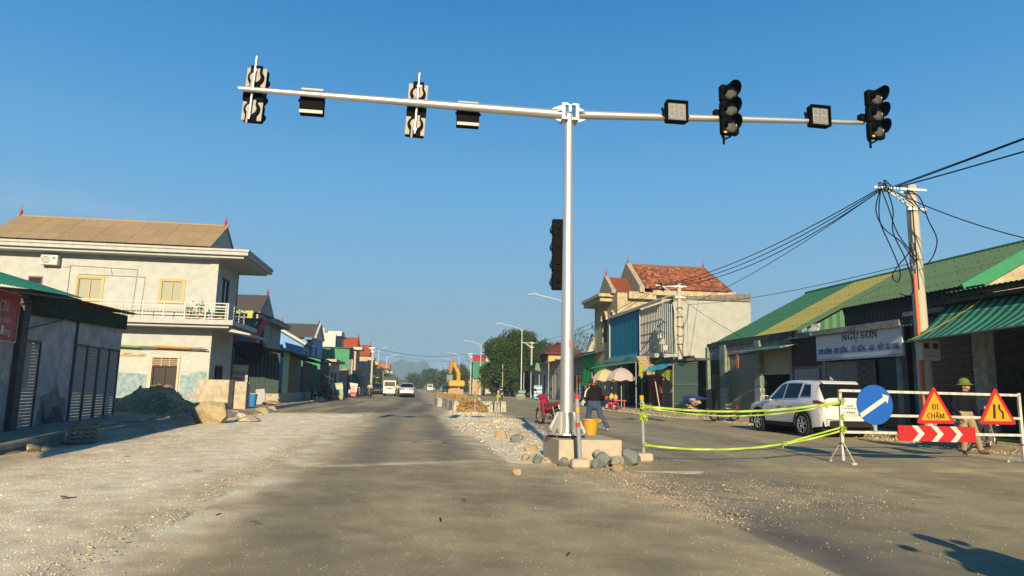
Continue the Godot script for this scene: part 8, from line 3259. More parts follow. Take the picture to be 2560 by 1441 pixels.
# ---------------------------------------------------------------- motorbikes: forward is -z
func make_motorbike(label: String, c: Material, group := "") -> Node3D:
	var t := thing("motorbike", label, "motorbike", Vector3.ZERO, group)
	var blk := mt(0.02,0.02,0.021,0.5)
	var steel := mat(0.42,0.41,0.39,0.35, "fine",2.0,0.7)
	for z in [0.60,-0.63]:
		var h := Node3D.new()
		h.name = "wheel"
		t.add_child(h, true)
		var b := mb()
		b.torus(Transform3D(Basis(EZ, PI / 2), v3(0,0.29, z)),0.248,0.043,28,8)
		part("tyre", b, mat(0.03,0.028,0.026,0.9, "dirty",3.0), h)
		b = mb()
		b.torus(Transform3D(Basis(EZ, PI / 2), v3(0,0.29, z)),0.205,0.016,24,6)
		for k in 9:
			var a := TAU * k / 9.0
			b.tube([v3(0.03,0.29, z), v3(0.0,0.29 + cos(a) * 0.2, z + sin(a) * 0.2)],0.005,4)
			b.tube([v3(-0.03,0.29, z), v3(0.0,0.29 + cos(a + 0.3) * 0.2, z + sin(a + 0.3) * 0.2)],0.005,4)
		b.cyl(v3(-0.05,0.29, z), v3(0.05,0.29, z),0.055,0.055,12)
		part("rim", b, steel, h)
	var b := mb()
	for s in [-1.0,1.0]:
		b.tube([v3(0.075 * s,0.29,-0.63), v3(0.075 * s,0.62,-0.52), v3(0.05 * s,0.88,-0.42)],0.022,7)
	part("fork", b, steel)
	b = mb()
	for i in 10:
		var a0 := lerpf(0.5,2.5, i / 10.0)
		var a1 := lerpf(0.5,2.5, (i + 1) / 10.0)
		var p0 := v3(0,0.29 + sin(a0) * 0.315,-0.63 + cos(a0) * 0.315)
		var p1 := v3(0,0.29 + sin(a1) * 0.315,-0.63 + cos(a1) * 0.315)
		b.quad(p0 - EX * 0.06, p0 + EX * 0.06, p1 + EX * 0.06, p1 - EX * 0.06, v3(0, sin(a0), cos(a0)))
		for s in [-1.0,1.0]:
			b.quad(p0 + EX * 0.06 * s, p1 + EX * 0.06 * s, p1 + EX * 0.07 * s - v3(0, sin(a1), cos(a1)) * 0.06, p0 + EX * 0.07 * s - v3(0, sin(a0), cos(a0)) * 0.06, EX * s)
	part("front_mudguard", b, c)
	# leg shields and front cowl
	b = mb()
	for s in [-1.0,1.0]:
		b.prism(pva([w2(0.36,0.98), w2(0.47,0.84), w2(0.40,0.52), w2(0.16,0.26), w2(0.06,0.34), w2(0.16,0.62), w2(0.24,0.90)]),0.05, Transform3D(Basis(-EZ, EY, EX).rotated(EY,0.22 * s), v3(0.16 * s + 0.025,0,0.0)))
	b.box(v3(0,0.82,-0.36), v3(0.30,0.26,0.12), Basis(EX,-0.3),0.05)
	b.box(v3(0,0.98,-0.46), v3(0.26,0.20,0.20), Basis(EX,-0.3),0.06)
	part("leg_shield", b, c)
	b = mb()
	b.box(v3(0,0.56,-0.16), v3(0.15,0.50,0.16), Basis(EX,0.75),0.05)
	b.box(v3(0,0.47,0.02), v3(0.14,0.16,0.42), Basis(EX,-0.1),0.04)
	b.box(v3(0,0.68,-0.30), v3(0.24,0.34,0.06), Basis(EX,-0.3),0.025)
	part("spine_cover", b, blk)
	b = mb()
	b.ball(v3(0,1.0,-0.57), v3(0.09,0.075,0.06), Basis(),12,8)
	part("headlight", b, mt(0.6,0.6,0.58,0.1))
	# engine, exhaust, swing arm
	b = mb()
	b.box(v3(0,0.34,-0.05), v3(0.20,0.20,0.34), Basis(),0.05)
	b.cyl(v3(0,0.36,-0.18), v3(0,0.40,-0.40),0.075,0.07,10)
	for s in [-1.0,1.0]:
		b.cyl(v3(0.09 * s,0.33,0.0), v3(0.135 * s,0.33,0.0),0.09,0.075,14)
		b.tube([v3(0.09 * s,0.34,0.12), v3(0.095 * s,0.29,0.60)],0.022,6)
		b.tube([v3(0.10 * s,0.33,0.56), v3(0.11 * s,0.66,0.44)],0.026,8)
	b.tube([v3(0.25,0.25,-0.02), v3(-0.25,0.25,-0.02)],0.014,6)
	part("engine", b, mat(0.20,0.19,0.18,0.5, "dirty",3.0,0.5))
	b = mb()
	b.tube(curve([v3(0.05,0.3,-0.35), v3(0.10,0.2,-0.2), v3(0.13,0.2,0.15)],4),0.02,7)
	b.cyl(v3(0.14,0.22,0.15), v3(0.15,0.36,0.78),0.045,0.05,14)
	part("exhaust", b, steel)
	# seat and tail
	b = mb()
	for i in 12:
		var z := -0.08 + i * 0.068
		var w0 := 0.10 + 0.05 * sin(PI * clampf(i / 12.0 + 0.1,0,1))
		b.box(v3(0,0.745 + 0.045 * (i / 12.0) - 0.02 * sin(PI * i / 12.0), z), v3(w0 * 2.0,0.10,0.072), Basis(EX,-0.05),0.03)
	part("seat", b, mat(0.03,0.028,0.027,0.6, "fine",2.0))
	b = mb()
	for s in [-1.0,1.0]:
		b.prism(pva([w2(0.06,0.70), w2(-0.80,0.86), w2(-0.84,0.78), w2(-0.45,0.60), w2(-0.08,0.50), w2(0.10,0.56)]),0.045, Transform3D(Basis(-EZ, EY, EX).rotated(EY,-0.06 * s), v3(0.10 * s + 0.022,0,0.0)))
	b.box(v3(0,0.72,0.62), v3(0.15,0.12,0.36), Basis(EX,0.18),0.04)
	part("tail_cover", b, c)
	b = mb()
	b.tube([v3(-0.10,0.82,0.45), v3(-0.10,0.90,0.80), v3(0.10,0.90,0.80), v3(0.10,0.82,0.45)],0.014,6)
	part("grab_rail", b, steel)
	b = mb()
	b.box(v3(0,0.80,0.835), v3(0.15,0.08,0.05), Basis(EX,0.2),0.015)
	part("tail_light", b, mt(0.42,0.02,0.02,0.15))
	b = mb()
	b.prism(pva([w2(-0.05,0), w2(0.05,0), w2(0.06,-0.34), w2(-0.06,-0.34)]),0.02, Transform3D(Basis(EX,-0.45), v3(0,0.70,0.76)))
	part("rear_mudguard", b, blk)
	b = mb()
	b.box(v3(0,0.66,0.83), v3(0.20,0.16,0.008), Basis(EX,-0.3))
	var pl := part("number_plate", b, mt(0.68,0.68,0.64,0.5))
	b = mb()
	for k in 4:
		b.box(v3(-0.06 + k * 0.04,0.69,0.827), v3(0.024,0.045,0.008), Basis(EX,-0.3))
		b.box(v3(-0.06 + k * 0.04,0.63,0.846), v3(0.024,0.045,0.008), Basis(EX,-0.3))
	part("digits", b, mt(0.05,0.05,0.05,0.6), pl)
	# bars and mirrors
	b = mb()
	b.tube(curve([v3(-0.34,1.00,-0.30), v3(-0.2,1.03,-0.38), v3(0,1.02,-0.42), v3(0.2,1.03,-0.38), v3(0.34,1.00,-0.30)],4),0.014,6)
	for s in [-1.0,1.0]:
		b.tube([v3(0.24 * s,1.00,-0.34), v3(0.34 * s,1.00,-0.30)],0.02,7)
		b.tube([v3(0.2 * s,1.03,-0.37), v3(0.30 * s,1.22,-0.36)],0.008,5)
	part("handlebar", b, blk)
	for s in [-1.0,1.0]:
		b = mb()
		b.ball(v3(0.33 * s,1.25,-0.36), v3(0.07,0.05,0.02), Basis(),10,6)
		part("mirror", b, blk)
	b = mb()
	b.tube([v3(-0.10,0.28,0.05), v3(-0.26,0.01,0.16)],0.012,5)
	part("side_stand", b, steel)
	return t

func set_at(o: Node3D, p: Vector3, turn: float, roll := 0.0):
	o.position = p
	o.rotation = Vector3(0, turn, roll)

func vehicles():
	rng.seed = 101
	org = Vector3.ZERO
	var white := mt(0.80,0.80,0.79,0.22)
	white.clearcoat_enabled = true
	white.clearcoat = 0.8
	white.clearcoat_roughness = 0.06
	var suv := make_car("parked_car", "white SUV parked by the shop row behind the barrier", white)
	set_at(suv, v3(12.52,-0.005,-20.62),0.0)
	var silver := mat(0.55,0.56,0.57,0.22, "",1.0,0.4)
	var black := mt(0.022,0.024,0.03,0.2)
	org = Vector3.ZERO
	var c2 := make_car("moving_car", "silver SUV driving away in the left lane next to the white van truck", silver, false)
	set_at(c2, v3(-0.70,0,-84.5),0.0)
	org = Vector3.ZERO
	var c3 := make_car("moving_car", "dark car coming towards us left of the white truck", black, false)
	set_at(c3, v3(-5.6,0,-112.0), PI)
	var far := [[8.2,-178.0, PI, "dark car facing us left of the excavator in the far lane", black], [9.4,-215.0,0.0, "pale car in the far right lane past the excavator", white], [6.9,-250.0, PI, "silver car far away near the median's end", silver], [-2.2,-128.0,0.0, "white car half hidden behind the truck on the left lane", white], [-5.9,-135.0, PI, "pale car following the dark car on the left", white]]
	for e in far:
		var c := copy(c2, v3(e[0],0, e[1]), e[2], e[3], "moving_car")
		for ch in c.get_children():
			if ch.name == "body" or String(ch.name).begins_with("door"):
				ch.material_override = e[4]
	truck()
	excavator()
	org = Vector3.ZERO
	var redm := mat(0.24,0.010,0.018,0.3, "fine",1.0)
	var bk := make_motorbike("red motorbike parked on the road behind the signal pole", redm)
	set_at(bk, v3(4.86,0.0,-24.2),0.34,0.06)
	org = Vector3.ZERO
	var b2 := make_motorbike("dark motorbike by the man with the green helmet behind the barrier", mat(0.03,0.032,0.035,0.3, "fine",1.0))
	set_at(b2, v3(13.35,0.0,-14.75),-1.15,0.05)
	for e in [[-5.9,-80.0,2.9, "dark motorbike parked on the left kerb by the rider", "motorbike"], [-7.3,-52.6,0.3, "motorbike parked before the dark green shed's pale board", "motorbike"], [-4.75,-78.4, PI - 0.1, "motorbike ridden towards us on the left lane", "motorbike"], [9.75,-76.6,0.1, "motorbike ridden away from us on the right carriageway", "motorbike"], [-1.9,-86.0, PI, "motorbike between the white truck and silver SUV", "motorbike"]]:
		copy(b2, v3(e[0],0.03, e[1]), e[2], e[3], "motorbike")
	ebike()

func ebike():
	# bare electric moped with a tall open frame, seen side on
	var blk := mat(0.018,0.018,0.02,0.5, "fine",1.0)
	var o := v3(13.38,0.04,-28.3)
	thing("electric_moped", "black electric moped parked at the pavement edge left of the white SUV", "moped", Vector3.ZERO)
	org = Vector3.ZERO
	for z in [-0.42,0.42]:
		var h := Node3D.new()
		h.name = "wheel"
		cur.add_child(h, true)
		var b := mb()
		b.torus(Transform3D(Basis(EZ, PI / 2), v3(0,0.21, z)),0.165,0.05,22,8)
		part("tyre", b, mt(0.02,0.02,0.02,0.9), h)
		b = mb()
		b.cyl(v3(-0.04,0.21, z), v3(0.04,0.21, z),0.12,0.12,16)
		part("rim", b, mat(0.08,0.08,0.08,0.4, "",1.0,0.5), h)
	var b := mb()
	b.tube([v3(0,0.21,-0.42), v3(0,0.55,-0.34), v3(0,0.98,-0.24)],0.03,8)
	b.tube([v3(-0.28,1.0,-0.18), v3(0,1.0,-0.26), v3(0.28,1.0,-0.18)],0.016,6)
	b.tube([v3(0,0.62,-0.32), v3(0,0.3,-0.1), v3(0,0.3,0.2), v3(0,0.5,0.38)],0.035,8)
	b.tube([v3(0,0.21,0.42), v3(0,0.52,0.32)],0.025,7)
	part("frame", b, blk)
	b = mb()
	b.box(v3(0,0.62,0.28), v3(0.2,0.09,0.42), Basis(),0.03)
	part("seat", b, blk)
	b = mb()
	b.box(v3(0,0.42,0.12), v3(0.16,0.2,0.34), Basis(),0.03)
	b.box(v3(0,0.28,-0.06), v3(0.22,0.05,0.4), Basis(),0.02)
	part("battery_box", b, blk)
	b = mb()
	for i in 8:
		var a0 := lerpf(0.4,2.4, i / 8.0)
		var a1 := lerpf(0.4,2.4, (i + 1) / 8.0)
		for z in [-0.42,0.42]:
			b.quad(v3(-0.06,0.21 + sin(a0) * 0.25, z + cos(a0) * 0.25), v3(0.06,0.21 + sin(a0) * 0.25, z + cos(a0) * 0.25), v3(0.06,0.21 + sin(a1) * 0.25, z + cos(a1) * 0.25), v3(-0.06,0.21 + sin(a1) * 0.25, z + cos(a1) * 0.25), v3(0, sin(a0), cos(a0)))
	part("mudguard", b, blk)
	b = mb()
	b.box(v3(0,0.60,0.53), v3(0.12,0.12,0.05), Basis(),0.015)
	part("tail_light", b, mt(0.5,0.03,0.03,0.2))
	b = mb()
	b.tube([v3(-0.12,0.95,-0.3), v3(0.12,0.95,-0.3), v3(0.12,0.7,-0.44), v3(-0.12,0.7,-0.44), v3(-0.12,0.95,-0.3)],0.01,5)
	for k in 5:
		b.tube([v3(-0.1 + k * 0.05,0.94,-0.31), v3(-0.1 + k * 0.05,0.7,-0.43)],0.006,4)
	part("basket", b, blk)
	for s in [-1.0,1.0]:
		b = mb()
		b.tube([v3(0.24 * s,1.0,-0.2), v3(0.3 * s,1.14,-0.2)],0.008,5)
		b.ball(v3(0.31 * s,1.17,-0.2), v3(0.05,0.04,0.015), Basis(),8,5)
		part("mirror", b, blk)
	set_at(cur, o,1.25,0.05)

func truck():
	thing("white_truck", "white cab-over truck with dark covered bed coming towards us", "truck", Vector3.ZERO)
	var w := mat(0.72,0.72,0.68,0.4, "grime",1.0)
	var blk := mt(0.015,0.016,0.018,0.3)
	var b := mb()
	# front looks to +z here
	b.prism(pva([w2(0,0.42), w2(0.0,1.15), w2(-0.28,1.95), w2(-0.45,2.05), w2(-1.5,2.05), w2(-1.5,0.42)]),1.62, Transform3D(Basis(EZ, EY,-EX), v3(-0.81,0,0)))
	part("cab", b, w)
	b = mb()
	b.box(v3(0,1.55,-0.12), v3(1.36,0.62,0.04), Basis(EX,-0.337))
	part("windscreen", b, blk)
	b = mb()
	b.box(v3(0,0.98,0.012), v3(0.8,0.12,0.03))
	b.box(v3(0,0.50,0.03), v3(0.6,0.06,0.1))
	part("grille", b, blk)
	for s in [-1.0,1.0]:
		b = mb()
		b.box(v3(0.60 * s,0.82,0.012), v3(0.28,0.16,0.04), Basis(),0.01)
		part("headlight", b, mt(0.68,0.66,0.6,0.1))
		b = mb()
		b.box(v3(0.96 * s,1.5,-0.1), v3(0.1,0.3,0.14), Basis(),0.02)
		b.tube([v3(0.8 * s,1.6,-0.15), v3(0.96 * s,1.6,-0.1)],0.015,5)
		part("mirror", b, blk)
		b = mb()
		b.box(v3(0.815 * s,1.5,-0.75), v3(0.02,0.55,0.8))
		part("side_window", b, blk)
	b = mb()
	b.box(v3(0,0.45,0.05), v3(1.64,0.2,0.12), Basis(),0.02)
	part("bumper", b, w)
	b = mb()
	b.box(v3(0,1.62,-3.4), v3(1.9,1.75,3.6), Basis(),0.03)
	b.box(v3(0,2.5,-3.4), v3(1.94,0.08,3.66))
	for k in 5:
		b.box(v3(0,1.6 + 0.2 * k,-1.59), v3(1.7,0.03,0.03))
	part("covered_bed", b, mat(0.07,0.075,0.08,0.7, "dirty",1.0))
	b = mb()
	b.box(v3(0,0.62,-2.6), v3(0.9,0.2,5.0))
	part("chassis", b, blk)
	for z in [-0.85,-4.0]:
		for s in [-1.0,1.0]:
			wheel(v3(0.70 * s,0.36, z), s,0.36,0.22, false)
	set_at(cur, v3(-3.05,0,-91.5),0.0)
	org = Vector3.ZERO
	var t2 := copy(cur, v3(5.0,0,-205.0),0.0, "dusty truck with reddish load far away left of the excavator", "white_truck")
	copy(cur, v3(-2.0,0,-138.0), PI, "tall pale truck driving away beyond the silver SUV", "white_truck")

func excavator():
	thing("excavator", "orange wheeled excavator standing across the right carriageway far ahead", "excavator", Vector3.ZERO)
	var orange := mat(0.72,0.39,0.02,0.45, "grime",0.8)
	var dusty := mat(0.42,0.29,0.15,0.9, "dirty",1.0)
	var dark := mat(0.04,0.045,0.04,0.7, "dirty",1.0)
	var b := mb()
	b.box(v3(0.1,0.95,0), v3(1.5,0.5,3.6), Basis(),0.06)
	b.box(v3(0.2,0.62,1.75), v3(2.3,0.85,0.28), Basis(),0.04)
	b.box(v3(0.0,0.65,-1.9), v3(2.3,0.6,0.28), Basis(),0.04)
	b.cyl(v3(0,1.15,0), v3(0,1.42,0),0.65,0.65,20)
	part("undercarriage", b, dusty)
	for z in [1.15,-1.3]:
		for s in [-1.0,1.0]:
			wheel(v3(1.02 * s,0.52, z), s,0.52,0.42, false)
	b = mb()
	b.box(v3(0.32,1.88,1.45), v3(2.45,0.92,0.95), Basis(),0.16)
	part("counterweight", b, orange)
	b = mb()
	b.box(v3(0.2,1.48,0.0), v3(2.4,0.22,3.2), Basis(),0.03)
	b.box(v3(0.75,1.95,0.2), v3(1.2,0.75,1.9), Basis(),0.06)
	b.box(v3(-0.9,1.8,0.9), v3(0.6,0.6,0.8), Basis(),0.05)
	part("upper_body", b, dark)
	b = mb()
	b.box(v3(-0.72,2.45,-0.35), v3(1.05,1.75,1.6), Basis(),0.06)
	var cab := part("cab", b, mat(0.06,0.085,0.045,0.6, "dirty",1.0))
	b = mb()
	b.box(v3(-0.62,2.75,0.46), v3(0.78,0.72,0.02))
	part("cab_window", b, mt(0.16,0.22,0.23,0.08), cab)
	b = mb()
	b.box(v3(-1.255,2.6,-0.35), v3(0.02,0.9,1.2))
	b.box(v3(-0.72,3.36,-0.3), v3(1.2,0.06,1.8))
	part("cab_window", b, dark, cab)
	# boom rises then the stick folds back down to the left
	b = mb()
	b.prism(pva([w2(0.45,1.7), w2(1.02,1.7), w2(1.05,3.4), w2(0.12,5.15), w2(-0.25,4.85), w2(0.55,3.3)]),0.42, Transform3D(Basis(EY,0.3), v3(0.05,0,-0.3)))
	part("boom", b, orange)
	b = mb()
	b.prism(pva([w2(-0.45,5.4), w2(0.02,5.2), w2(-0.38,2.9), w2(-0.68,2.8), w2(-0.62,4.4)]),0.34, Transform3D(Basis(EY,0.3), v3(-0.1,0,-0.4)))
	b.cyl(v3(-0.35,5.1,-0.5), v3(-0.15,5.75,-0.45),0.16,0.1,8)
	part("stick", b, mat(0.42,0.20,0.05,0.6, "dirty",1.0))
	b = mb()
	b.cyl(v3(0.2,4.6,-0.75), v3(-0.15,3.2,-0.6),0.07,0.07,8)
	b.cyl(v3(0.5,2.0,-0.6), v3(0.6,3.5,-0.8),0.08,0.08,8)
	part("hydraulic_ram", b, dark)
	set_at(cur, v3(6.15,0,-105.5),0.03)

# a body from tapered capsules joined smoothly: [a, b, ra, rb]; meshed as surface nets
func blob(b: Mb, caps: Array, cell: float, k: float):
	var lo := Vector3.INF
	var hi := -Vector3.INF
	for c in caps:
		var r := maxf(c[2], c[3]) + k + 2.5 * cell
		for e in 2:
			lo = lo.min(c[e] - Vector3.ONE * r)
			hi = hi.max(c[e] + Vector3.ONE * r)
	var nx := int((hi.x - lo.x) / cell) + 2
	var ny := int((hi.y - lo.y) / cell) + 2
	var nzz := int((hi.z - lo.z) / cell) + 2
	var F := PackedFloat32Array()
	F.resize(nx * ny * nzz)
	F.fill(9.0)
	for c in caps:
		var r := maxf(c[2], c[3]) + k + 2.0 * cell
		var ca: Vector3 = c[0]
		var ab: Vector3 = c[1] - ca
		var l2 := maxf(ab.length_squared(),1e-9)
		var m0: Vector3 = (ca.min(c[1]) - Vector3.ONE * r - lo) / cell
		var m1: Vector3 = (ca.max(c[1]) + Vector3.ONE * r - lo) / cell
		var ra: float = c[2]
		var rb: float = c[3]
		for y in range(maxi(int(m0.y),0), mini(int(m1.y) + 1, ny)):
			for z in range(maxi(int(m0.z),0), mini(int(m1.z) + 1, nzz)):
				for x in range(maxi(int(m0.x),0), mini(int(m1.x) + 1, nx)):
					var p := lo + v3(x, y, z) * cell - ca
					var t := clampf(p.dot(ab) / l2,0.0,1.0)
					var d := (p - ab * t).length() - lerpf(ra, rb, t)
					var i := (y * nzz + z) * nx + x
					var f := F[i]
					var h := maxf(k - absf(f - d),0.0) / k
					F[i] = minf(f, d) - h * h * k * 0.25
	var V := {}
	var sx := 1
	var sz := nx
	var sy := nx * nzz
	var corners := [0, sx, sz, sx + sz, sy, sy + sx, sy + sz, sy + sx + sz]
	var cp := [v3(0,0,0), v3(1,0,0), v3(0,0,1), v3(1,0,1), v3(0,1,0), v3(1,1,0), v3(0,1,1), v3(1,1,1)]
	var edges := [[0,1], [2,3], [4,5], [6,7], [0,2], [1,3], [4,6], [5,7], [0,4], [1,5], [2,6], [3,7]]
	for y in ny - 1:
		for z in nzz - 1:
			for x in nx - 1:
				var i := y * sy + z * sz + x
				if F[i] > 4.0 * cell + 0.2 and F[i] >= 9.0:
					continue
				var inside := 0
				for q in 8:
					if F[i + corners[q]] < 0.0:
						inside += 1
				if inside == 0 or inside == 8:
					continue
				var s := Vector3.ZERO
				var cnt := 0
				for e in edges:
					var f0 := F[i + corners[e[0]]]
					var f1 := F[i + corners[e[1]]]
					if (f0 < 0.0) != (f1 < 0.0):
						s += (cp[e[0]] as Vector3).lerp(cp[e[1]], f0 / (f0 - f1))
						cnt += 1
				s /= cnt
				var g := v3(F[i + 1] - F[i] + F[i + sx + sz + sy] - F[i + sz + sy], F[i + sy] - F[i] + F[i + sx + sz + sy] - F[i + sx + sz], F[i + sz] - F[i] + F[i + sx + sz + sy] - F[i + sx + sy])
				V[i] = [lo + (v3(x, y, z) + s) * cell, g.normalized()]
	for i in V:
		for ax in 3:
			var st: int = [sx, sy, sz][ax]
			var o1: int = [sy, sz, sx][ax]
			var o2: int = [sz, sx, sy][ax]
			if (F[i] < 0.0) != (F[i + st] < 0.0):
				if V.has(i - o1) and V.has(i - o2) and V.has(i - o1 - o2):
					var A: Array = V[i]
					var B: Array = V[i - o1]
					var C: Array = V[i - o1 - o2]
					var D: Array = V[i - o2]
					b.quadn(A[0], B[0], C[0], D[0], A[1], B[1], C[1], D[1])

func hand(caps: Array, wrist: Vector3, dir: Vector3, palm_out: Vector3, side: float, curl: float):
	# palm with four fingers and a thumb leaving its side
	var d := dir.normalized()
	var s := d.cross(palm_out).normalized() * side
	var n := palm_out.normalized()
	for k in 4:
		var off := s * (0.027 - 0.018 * k)
		var base := wrist + d * 0.085 + off
		caps.append([wrist + d * 0.015 + off * 0.6, base,0.017,0.013])
		var l: float = [0.072,0.08,0.074,0.058][k]
		var m := base + (d * cos(curl * 0.5) + n * sin(curl * 0.5)) * l * 0.55
		caps.append([base, m,0.0105,0.0095])
		caps.append([m, m + (d * cos(curl * 1.4) + n * sin(curl * 1.4)) * l * 0.5,0.0095,0.008])
	var tb := wrist + d * 0.03 + s * 0.03
	var tm := tb + (d * 0.6 + s * 0.7 + n * 0.3).normalized() * 0.04
	caps.append([tb, tm,0.014,0.011])
	caps.append([tm, tm + (d * 0.9 + s * 0.2 + n * 0.3).normalized() * 0.03,0.011,0.009])

func head_caps(c: Vector3, fwd: Vector3) -> Array:
	# skull, jaw, nose, ears round the centre c of the head (about 0.22 high)
	var r := fwd.cross(EY).normalized()
	var out := [
		[c + EY * 0.025 - fwd * 0.015, c + EY * 0.02 + fwd * 0.012,0.086,0.08],
		[c - EY * 0.03 + fwd * 0.025, c - EY * 0.075 + fwd * 0.045,0.062,0.036],
		[c - EY * 0.005 + fwd * 0.088, c - EY * 0.028 + fwd * 0.104,0.010,0.014],
		[c - EY * 0.056 + fwd * 0.084, c - EY * 0.062 + fwd * 0.084,0.014,0.012],
		[c - EY * 0.09 - fwd * 0.01, c - EY * 0.17 - fwd * 0.02,0.05,0.055]]
	for s in [-1.0,1.0]:
		out.append([c + r * 0.083 * s - EY * 0.0, c + r * 0.09 * s - EY * 0.045,0.014,0.010])
		out.append([c + r * 0.034 * s + fwd * 0.076 - EY * 0.035, c + r * 0.045 * s + fwd * 0.06 - EY * 0.045,0.018,0.016])
	return out

# figure: joints in its own frame, facing -z unless turned; J holds joint places
func figure(label: String, J: Dictionary, M: Dictionary, f := 1.0, cell := 0.014) -> Node3D:
	var t := thing("person", label, "person", Vector3.ZERO)
	var fwd: Vector3 = J.get("look",-EZ)
	var skin_caps: Array = head_caps(J.head, fwd)
	for s in ["l", "r"]:
		var sg := -1.0 if s == "l" else 1.0
		skin_caps.append([J["elbow_" + s], J["wrist_" + s],0.036,0.026])
		skin_caps.append([J["shoulder_" + s], J["elbow_" + s],0.042,0.036])
		skin_caps.append([J["hip_" + s], J["knee_" + s],0.066,0.046])
		skin_caps.append([J["knee_" + s], J["ankle_" + s],0.044,0.030])
	skin_caps.append([J.chest, J.pelvis,0.10,0.11])
	skin_caps.append([J.shoulder_l, J.shoulder_r,0.045,0.045])
	skin_caps.append([J.chest, J.head - EY * 0.1,0.06,0.05])
	var b := mb()
	blob(b, skin_caps, cell,0.03)
	for s in ["l", "r"]:
		var hc := []
		hand(hc, J["wrist_" + s], (J["wrist_" + s] - J["elbow_" + s]).normalized().lerp(J.get("hand_" + s,-EY),0.4), J.get("palm_" + s, v3(1 if s == "l" else -1,0,0)),-1.0 if s == "l" else 1.0,0.6)
		blob(b, hc,0.007 if cell < 0.02 else 0.012,0.008)
	part("body", b, M.skin)
	# face
	var r := fwd.cross(EY).normalized()
	var H: Vector3 = J.head
	b = mb()
	for s in [-1.0,1.0]:
		b.ball(H + r * 0.033 * s + fwd * 0.083 + EY * 0.002, v3(0.014,0.008,0.010), Basis(),8,6)
	part("eyes", b, mt(0.03,0.025,0.022,0.2))
	b = mb()
	for s in [-1.0,1.0]:
		b.box(H + r * 0.034 * s + fwd * 0.088 + EY * 0.022, v3(0.035,0.008,0.01), Basis(r, EY,-fwd))
	b.box(H - EY * 0.05 + fwd * 0.094, v3(0.044,0.009,0.012), Basis(r, EY,-fwd),0.003)
	part("brows_and_mouth", b, mt(0.10,0.04,0.035,0.6))
	b = mb()
	b.ball(H + EY * 0.035 - fwd * 0.02, v3(0.094,0.095,0.098), Basis(),16,10,-0.25, PI / 2)
	b.ball(H - EY * 0.01 - fwd * 0.045, v3(0.082,0.09,0.06), Basis(),14,8)
	part("hair", b, mt(0.012,0.010,0.009,0.5))
	# top
	var tc := []
	var w := 0.012
	tc.append([J.chest + EY * 0.02, J.pelvis + EY * 0.08,0.125 * f,0.125 * f])
	tc.append([J.shoulder_l.lerp(J.shoulder_r,0.22) - EY * 0.05, J.hip_l + EY * 0.10,0.095 * f,0.09 * f])
	tc.append([J.shoulder_r.lerp(J.shoulder_l,0.22) - EY * 0.05, J.hip_r + EY * 0.10,0.095 * f,0.09 * f])
	tc.append([J.shoulder_l, J.shoulder_r,0.062,0.062])
	tc.append([J.chest + EY * 0.13, J.head - EY * 0.14,0.085,0.062])
	for s in ["l", "r"]:
		tc.append([J["shoulder_" + s], J["elbow_" + s],0.068 * f,0.055])
		tc.append([J["elbow_" + s], J["elbow_" + s].lerp(J["wrist_" + s], M.get("sleeve",0.9)),0.055,0.043])
	b = mb()
	blob(b, tc, cell,0.05)
	part("jacket", b, M.top)
	# trousers
	var pc := [[J.pelvis + EY * 0.04, J.pelvis - EY * 0.06,0.13 * f,0.125 * f]]
	for s in ["l", "r"]:
		pc.append([J["hip_" + s] + EY * 0.06, J["knee_" + s],0.10 * f,0.073])
		pc.append([J["knee_" + s], J["ankle_" + s] + EY * 0.03,0.073,0.062])
	b = mb()
	blob(b, pc, cell,0.04)
	part("trousers", b, M.legs)
	for s in ["l", "r"]:
		b = mb()
		var a: Vector3 = J["ankle_" + s]
		var toe: Vector3 = J["toe_" + s]
		blob(b, [[a - EY * 0.03, a.lerp(toe,0.25) - EY * 0.02,0.042,0.042], [a.lerp(toe,0.1) - EY * 0.04, toe,0.038,0.032]], cell,0.02)
		part("shoe", b, M.shoe)
	return t

